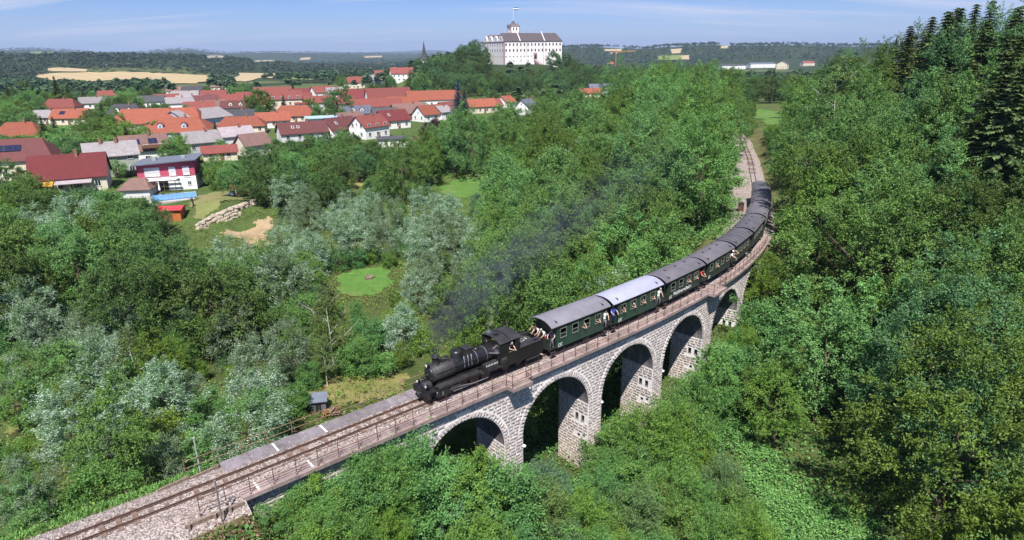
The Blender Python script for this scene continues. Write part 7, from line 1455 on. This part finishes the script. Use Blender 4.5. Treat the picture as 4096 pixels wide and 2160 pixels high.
for px_, py_, hh in ((1195, 138, 20), (1180, 145, 18), (1160, 152, 17), (1205, 150, 21), (1222, 168, 16), (1140, 165, 16), (1120, 170, 14), (1150, 178, 15), (1105, 188, 13)):
    p = hit(px_, py_ + 30)
    if p: named(plant('broad', p.x, p.y, hh, 'x', 'tall trees left of the castle', LEAF_DK, p.z), 'broad', LEAF_DK, hh)
for px_, py_, hh, kd, m_, lab in ((1397, 186, 17, 'broad', LEAF_DK, 'dark tree in front of the right corner of the castle'), (1492, 206, 15, 'broad', LEAF_PU, 'dark purple copper beech right of the castle'), (1462, 172, 17, 'birch', LEAF, 'tall green tree right of the castle'), (1455, 190, 14, 'broad', LEAF_DK, 'dark round tree between castle and copper beech'),
    (1155, 300, 16, 'spruce', LEAF_SPB, 'big blue spruce in front of the orange farm roof'), (1170, 303, 12, 'spruce', LEAF_SPB, 'smaller blue spruce beside the big one'), (1090, 372, 9, 'round', LEAF_PU, 'dark purple plum tree above the red car'), (660, 304, 13, 'round', LEAF, 'big round tree left of the tall cream house'), (850, 300, 13, 'round', LEAF_DK, 'broad dark tree in front of the red roofs'), (785, 296, 8, 'fruit', LEAF, 'small tree below the long red-roofed house'), (717, 287, 9, 'spruce', LEAF_SP, 'small spruce at the tall cream house'),
    (125, 395, 11, 'spruce', LEAF_SP, 'dark spruce behind the solar panel house'), (148, 370, 9, 'spruce', LEAF_SP, 'spruce behind the grey weathered roof'), (295, 352, 9, 'ash', LEAF_BR, 'light green tree in front of the inn'), (265, 320, 9, 'spruce', LEAF_SP, 'fir beside the orange bungalow'), (390, 352, 6, 'fruit', LEAF, 'small tree at the dormer of the inn'), (303, 448, 4, 'fruit', LEAF, 'little round tree beside the black car'), (540, 468, 6, 'fruit', LEAF, 'tree casting shade on the lawn by the pink house'), (563, 465, 5, 'fruit', LEAF_BR, 'second tree on the lawn by the pink house'), (520, 462, 5, 'fruit', LEAF_WI, 'silvery olive-like tree at the corner of the pink house'), (655, 468, 6, 'round', LEAF, 'tree behind the playhouse'), (80, 545, 8, 'round', LEAF, 'round tree in front of the solar panel house'), (20, 520, 9, 'round', LEAF_DK, 'large dark tree at the left edge below the village')):
    p = hit(px_, py_); plant(kd, p.x, p.y, hh, lab, None, m_, p.z, wide=1.15)
for s_ in np.arange(33.6, 51.5, .95):
    l_ = -rng.uniform(3.3, 4.6) - (1.2 if s_ > 44 else 0); p = on(s_, l_); top = -.55 - rng.uniform(0, .5) if s_ < 43.5 else np.interp(s_, [43.5, 46, 48.5, 51.5], [-.9, -2.6, -4.6, -7.2]) - rng.uniform(0, .4)
    hh = max(1.5, top - z1(p[0], p[1])); kd = ('osier', 'shrub', 'ash')[rng.integers(3 if hh > 4 else 2)]; m_ = ALT[kd][0]; named(plant(kd, p[0], p[1], hh, 'x', 'bushes growing against the viaduct', m_, wide=1.0 if hh > 3 else 1.4), kd, m_, hh)
for s_, l_, hh, kd in ((65.2, -5.2, 6.8, 'osier'), (67.5, -6.2, 6.2, 'osier'), (69.5, -6.5, 5.4, 'shrub'), (73.5, -5.4, 6.4, 'osier'), (75.6, -5.2, 7.2, 'ash'), (77.8, -6.2, 6.0, 'shrub'), (83.0, -5.0, 5.0, 'osier'), (86.5, -5.2, 5.5, 'shrub'), (58.5, -7.5, 3.8, 'osier'), (47.0, -4.4, 4.2, 'osier'), (44.6, -4.6, 4.2, 'shrub'), (41.8, -4.2, 3.8, 'osier'), (90.5, -4.4, 6.0, 'ash'), (93.5, -4.2, 6.5, 'ash')):
    p = on(s_, l_); m_ = ALT[kd][0]; named(plant(kd, p[0], p[1], hh, 'x', 'bushes growing against the viaduct', m_), kd, m_, hh)
finish_labels()
print('TREES', TREE_COUNT)

# ------------------------------------------------------------------ far woods: one mass of small crowns, and the haze of the air
def far_woods(name, pts, hts, mat, label_seed, per=26):
    r = np.random.default_rng(label_seed); n = len(pts); d = rdir(n * per, r); d[:, 2] = np.abs(d[:, 2]) * .9; k = np.repeat(np.arange(n), per)
    H = hts[k][:, None]; c = pts[k] + d * H * np.array([.30, .30, .48]) * r.uniform(.55, 1.05, (n * per, 1)) + np.array([0, 0, 1]) * H * .45
    nn = d * .38 + np.array([0, -.1, .9]) + r.normal(size=d.shape) * .2; nn /= np.linalg.norm(nn, axis=1, keepdims=True)
    q = leaf_quads(c, nn, .34 * hts[k], .25 * hts[k], r, None, .15); me = leaf_mesh(name, q, r); return tag(link(name, me, None, mat), 'distant wood', kind='stuff')
def scatter(fn, n, r0, r1, px0=-60, px1=2640):
    a = rng.uniform(0, 1, n); rr = np.sqrt(r0 ** 2 + a * (r1 ** 2 - r0 ** 2)); px = rng.uniform(px0, px1, n); x = (px * K - 2048) / F; y = 0.34
    dx = RX[0] * x; dy = FX[1] + UX[1] * y + 0 * x; l = np.hypot(dx, dy); X = dx / l * rr; Y = dy / l * rr; Z = zt(X, Y); P = np.stack([X, Y, Z], -1); qx, qy, _ = project(P); k = fn(X, Y, rr, qx, qy); return P[k]
NOF = [[(82,192),(120,186),(310,182),(520,191),(552,200),(492,212),(360,199),(210,207),(125,205)], [(120,172),(222,175),(215,183),(118,182)], [(600,184),(810,191),(800,199),(650,199),(620,208),(576,206)], [(500,300),(780,280),(780,290),(500,315)], [(1650,138),(1736,136),(1736,154),(1650,156)], [(1684,122),(1716,121),(1714,137),(1688,138)], [(1516,122),(1568,121),(1566,132),(1518,133)], [(1808,113),(1836,112),(1834,125),(1808,125)], [(1795,157),(2060,155),(2060,180),(1795,180)], [(516,137),(570,136),(566,149),(520,150)], [(910,138),(965,138),(966,148),(912,149)], [(636,150),(694,150),(694,158),(636,158)]]
def free(qx, qy, r=None):
    b = np.zeros(len(qx), bool)
    for p in NOF: b |= inpoly(qx, qy + 0.0, p) | inpoly(qx, qy - 3.0, p) | (inpoly(qx, qy - 10 * 1635 / r, p) if r is not None else False)
    for poly, far in KEEP[12:]: b |= inpoly(qx, qy - 3, poly)
    return ~b
nzf = lambda X, Y, a: np.sin(X / a + 1.3) * np.sin(Y / (a * 1.3)) + .6 * np.sin(X / (a * .37) + Y / (a * .5))
WOODM = leaf_mat('far_foliage', (0.030, 0.062, 0.020), (0.062, 0.115, 0.034), trans=.15, ovar=0.0); WOODM2 = leaf_mat('far_needles', (0.020, 0.040, 0.018), (0.034, 0.062, 0.024), trans=.08, ovar=0.0)
A_ = scatter(lambda X, Y, r, qx, qy: free(qx, qy, r) & (qx < 1330) & ((r > 520) | (qx < 130)) & (nzf(X, Y, 70) > -.75), 2600, 430, 1150, -60, 1330)
far_woods('woodland', A_, rng.uniform(7, 13, len(A_)), WOODM, 1, 60)
B_ = scatter(lambda X, Y, r, qx, qy: free(qx, qy, r) & (qx > 1290) & (nzf(X, Y, 80) > -.7), 3000, 350, 1700, 1290, 2640)
far_woods('woodland', B_, rng.uniform(8, 14, len(B_)), WOODM, 2, 44)
C_ = scatter(lambda X, Y, r, qx, qy: free(qx, qy, r) & ((qx < 1180)), 7000, 1150, 2600, -60, 1200); far_woods('woodland', C_, rng.uniform(11, 17, len(C_)), WOODM2, 3, 16)
D_ = scatter(lambda X, Y, r, qx, qy: free(qx, qy, r) & (nzf(X, Y, 160) > -.9), 9000, 1700, 3300, 980, 2640); far_woods('woodland', D_, rng.uniform(11, 17, len(D_)), WOODM2, 4, 14)
E_ = scatter(lambda X, Y, r, qx, qy: (nzf(X, Y, 420) > -.7), 7000, 2600, 6200, -60, 1250); far_woods('woodland', E_, rng.uniform(12, 20, len(E_)), WOODM2, 5, 8)

# leafy ground cover on the slopes round the viaduct
n = 60000; qs = []; X = rng.uniform(-45, 62, n); Y = rng.uniform(12, 105, n); s_, l_ = to_line(X, Y); P3 = np.stack([X, Y, zt(X, Y)], -1); px, py, dz = project(P3)
k = (dz > 4) & (px > -60) & (px < 2640) & (py < 1420) & (np.abs(l_) > np.where(s_ < 33, 4.4, 2.2)) & ((l_ < 0) | (l_ < 12)) & ~((l_ > 2) & (s_ < 33) & (l_ < 4)); P3 = P3[k][:42000]; m_ = len(P3)
r_ = np.random.default_rng(9); clump = .25 + .55 * np.clip(np.sin(P3[:, 0] * .9) * np.sin(P3[:, 1] * .8) + .4, 0, 1); c = np.repeat(P3, 3, 0) + r_.normal(size=(m_ * 3, 3)) * .16; c[:, 2] = np.repeat(P3[:, 2], 3) + r_.uniform(.02, 1, m_ * 3) * np.repeat(clump, 3)
nn = np.array([0, 0, .9]) + r_.normal(size=c.shape) * .45; nn /= np.linalg.norm(nn, axis=1, keepdims=True)
tag(link('undergrowth', leaf_mesh('undergrowth', leaf_quads(c, nn, .34, .2, r_), r_), None, LEAF_UN), 'bright leafy ground cover on the slopes beside the viaduct', kind='stuff')
BANK = [(1820,1050),(1900,1090),(2030,1240),(2200,1300),(2220,1420),(1960,1420),(1880,1210)]
n = 40000; X = rng.uniform(2, 45, n); Y = rng.uniform(20, 75, n); Z = zt(X, Y); qx, qy, _ = project(np.stack([X, Y, Z], -1)); k = inpoly(qx, qy, BANK); P3 = np.repeat(np.stack([X, Y, Z], -1)[k], 11, 0); P3[:, :2] += r_.normal(size=(len(P3), 2)) * .25; P3[:, 2] += r_.uniform(.05, .75, len(P3)) * (.5 + .5 * np.sin(P3[:, 0] * 1.3) * np.sin(P3[:, 1] * 1.1))
nn = np.array([0, 0, 1.1]) + r_.normal(size=P3.shape) * .4; nn /= np.linalg.norm(nn, axis=1, keepdims=True); tag(link('creeper', leaf_mesh('creeper', leaf_quads(P3, nn, .17, .11, r_), r_), None, LEAF_BR), 'bright green creepers covering the bank right of the viaduct', kind='stuff')
n = 9000; s_ = rng.uniform(46, 100, n); l_ = np.where(rng.random(n) < .7, -rng.uniform(2.1, 9, n), rng.uniform(-1.9, 8, n)); p = on(s_, l_); P3 = np.repeat(np.stack([p[:, 0], p[:, 1], zt(p[:, 0], p[:, 1])], -1), 4, 0); P3[:, :2] += r_.normal(size=(len(P3), 2)) * .25; P3[:, 2] += r_.uniform(.05, .8, len(P3))
nn = np.array([0, 0, .9]) + r_.normal(size=P3.shape) * .45; nn /= np.linalg.norm(nn, axis=1, keepdims=True); tag(link('undergrowth', leaf_mesh('undergrowth', leaf_quads(P3, nn, .22, .13, r_), r_), None, LEAF_UN), 'leafy undergrowth round the feet of the piers', kind='stuff')
n = 5200; s_ = rng.uniform(15, 35, n); l_ = -rng.uniform(3.6, 10, n); p = on(s_, l_); P3 = np.repeat(np.stack([p[:, 0], p[:, 1], zt(p[:, 0], p[:, 1])], -1), 4, 0); P3[:, :2] += r_.normal(size=(len(P3), 2)) * .2; P3[:, 2] += r_.uniform(.03, .55, len(P3)) * (.4 + .6 * np.clip(np.sin(P3[:, 0] * 1.1) * np.sin(P3[:, 1] * 1.4) + .5, 0, 1))
nn = np.array([0, 0, .7]) + r_.normal(size=P3.shape) * .5; nn /= np.linalg.norm(nn, axis=1, keepdims=True); q_ = leaf_quads(P3, nn, .22, .09, r_); h_ = rng.random(len(q_)) < .55
DRYW = leaf_mat('withered_weeds', (0.10, 0.065, 0.04), (0.27, 0.19, 0.115), trans=0.2, ovar=0.0)
tag(link('withered_weeds', leaf_mesh('withered_weeds', q_[h_], r_), None, DRYW), 'reddish withered weeds below the gravel at the bridge end', kind='stuff'); tag(link('weeds', leaf_mesh('weeds', q_[~h_], r_), None, LEAF_UN), 'green weeds below the gravel at the bridge end', kind='stuff')
# herbs and tall grass of the open valley on the left
n = 90000; X = rng.uniform(-110, 25, n); Y = rng.uniform(14, 185, n); Z = zt(X, Y); P3 = np.stack([X, Y, Z], -1); qx, qy, _ = project(P3); s_, l_ = to_line(X, Y); nzv = np.sin(X * .31 + 1.2 * np.sin(Y * .17)) * np.sin(Y * .27 + np.sin(X * .21))
k = (l_ > 4) & (qx > -40) & (qx < 1320) & (nzv > -.55 + .9 * rng.uniform(0, 1, n) - .45); 
for poly in (KEEP[0][0], KEEP[1][0], KEEP[3][0], KEEP[5][0], KEEP[6][0]): k &= ~(inpoly(qx, qy, poly) & (rng.uniform(0, 1, n) > .012))
for nm, mt, kk in (('tall_herbs', LEAF_UN, k & (rng.uniform(0, 1, n) < .62)), ('dry_grass', LEAF_DRY, k & (rng.uniform(0, 1, n) < .38) & (qy > 560))):
    Q_ = np.repeat(P3[kk], 3, 0); Q_[:, :2] += r_.normal(size=(len(Q_), 2)) * .22; d_ = np.hypot(Q_[:, 0], Q_[:, 1]); Q_[:, 2] += r_.uniform(.05, .6, len(Q_)); nn = np.array([0, -.3, .7]) + r_.normal(size=Q_.shape) * .5; nn /= np.linalg.norm(nn, axis=1, keepdims=True)
    tag(link(nm, leaf_mesh(nm, leaf_quads(Q_, nn, .30, .13, r_), r_), None, mt), 'mixed grass and herbs between the bushes of the left valley', kind='stuff')
# grass along the gravel edge and on the embankment beyond the bridge
n = 9000; s_ = np.concatenate([rng.uniform(6, 32, n // 2), rng.uniform(101, 150, n // 2)]); l_ = np.concatenate([rng.uniform(2.0, 3.6, n // 2), rng.uniform(3.6, 8.5, n // 2)]); p = on(s_, l_); P3 = np.stack([p[:, 0], p[:, 1], zt(p[:, 0], p[:, 1])], -1)
td = np.tile(np.array([[0.1, 0, 1.0]]), (n, 1)) + rng.normal(size=(n, 3)) * .3; nn = rdir(n, rng); tag(link('grass', leaf_mesh('grass', leaf_quads(P3 + [0, 0, .15], nn, .42, .06, rng, td), rng), None, LEAF_BR), kind='stuff')

# smoke drifting back from the chimney: soft puffs of thin dark smoke
def puff_mat(name, dens, col, anis=0.2, sc=2.2):
    t = NT(name); c = t.coord('Object'); v = t.new('ShaderNodeVectorMath', operation='LENGTH'); t.l.new(c, v.inputs[0])
    fall = t.math('SUBTRACT', 1.0, v.outputs['Value'], clamp=True); nz = t.noise(sc, t.pos(), 5, 0.62); g = t.ramp(nz, [(0.475, 0.0), (0.62, 1.0)])
    d = t.math('MULTIPLY', t.math('MULTIPLY', fall, g), dens); vol = t.new('ShaderNodeVolumePrincipled'); t.set(vol.inputs['Color'], col); t.l.new(d, vol.inputs['Density']); vol.inputs['Anisotropy'].default_value = anis
    t.l.new(vol.outputs[0], t.out.inputs['Volume']); return t.m
sm = MB(); sm.sphere((0, 0, 0), 1.0, 14, 10); PUFF = sm.mesh('puff')
sk = thing('smoke_plume', 'thin dark smoke drifting back from the locomotive chimney over the trees', 'smoke', tuple(on(47.3, 0, 3.1)), kind='stuff'); S0_ = Vector(sk.location)
for i, (s_, l_, z_, r_, d_, dark) in enumerate([(47.35, .05, 3.35, .42, 2.2, 1), (47.8, .35, 3.8, .85, 2.0, 1), (48.7, .9, 4.2, 1.3, 2.0, 1), (49.9, 1.7, 4.6, 1.7, 2.2, 1), (51.8, 2.6, 5.0, 2.2, 1.6, 1), (54.6, 3.8, 5.7, 2.8, .72, 0), (58.0, 5.0, 6.3, 3.0, .36, 0), (62.0, 6.2, 7.0, 3.5, .30, 0), (66.5, 7.2, 7.6, 3.6, .26, 0), (72.0, 8.2, 8.4, 4.2, .16, 0), (79.0, 9.0, 9.4, 4.8, .09, 0), (88, 9.5, 10.6, 6.0, .045, 0)]):
    mt = puff_mat('smoke_%d' % i, d_ * .95, (.12, .13, .18) if dark else (.20, .215, .29), 0.1, 2.4 / r_ ** .8)
    if not PUFF.materials: PUFF.materials.append(mt)
    o = link('puff', PUFF, sk)
    o.material_slots[0].link = 'OBJECT'; o.material_slots[0].material = mt; o.location = Vector(on(s_, l_, z_)) - S0_; o.scale = (r_ * 1.35, r_, r_ * .8); o.rotation_euler = (0, -.15, heading(s_))
stm = thing('steam_wisp', 'pale wisp of steam rising from the cab roof', 'steam', tuple(on(52.4, .4, 3.2)), kind='stuff'); S1_ = Vector(stm.location)
for i, (ds, dl, dz, r_) in enumerate([(0, 0, .1, .28), (.12, .05, .5, .36), (.3, .1, .95, .46), (.6, .15, 1.5, .6)]):
    mt = puff_mat('steam_%d' % i, 2.4 / (i + 1), (.80, .82, .86), .0, 2.6); o = link('puff', PUFF, stm); o.material_slots[0].link = 'OBJECT'; o.material_slots[0].material = mt; o.location = Vector(on(52.4 + ds, .4 + dl, 3.2 + dz)) - S1_; o.scale = (r_, r_, r_ * 1.1)
# haze: one even box of pale air round everything
hm = NT('haze_air'); hv = hm.new('ShaderNodeVolumePrincipled'); hm.set(hv.inputs['Color'], (0.52, 0.66, 0.92)); hv.inputs['Density'].default_value = 0.00008; hv.inputs['Anisotropy'].default_value = 0.1; hm.l.new(hv.outputs[0], hm.out.inputs['Volume'])
m = MB(); m.box(-18600, 18600, -18600, 18600, -75, 175); tag(m.obj('haze', hm.m), kind='stuff')
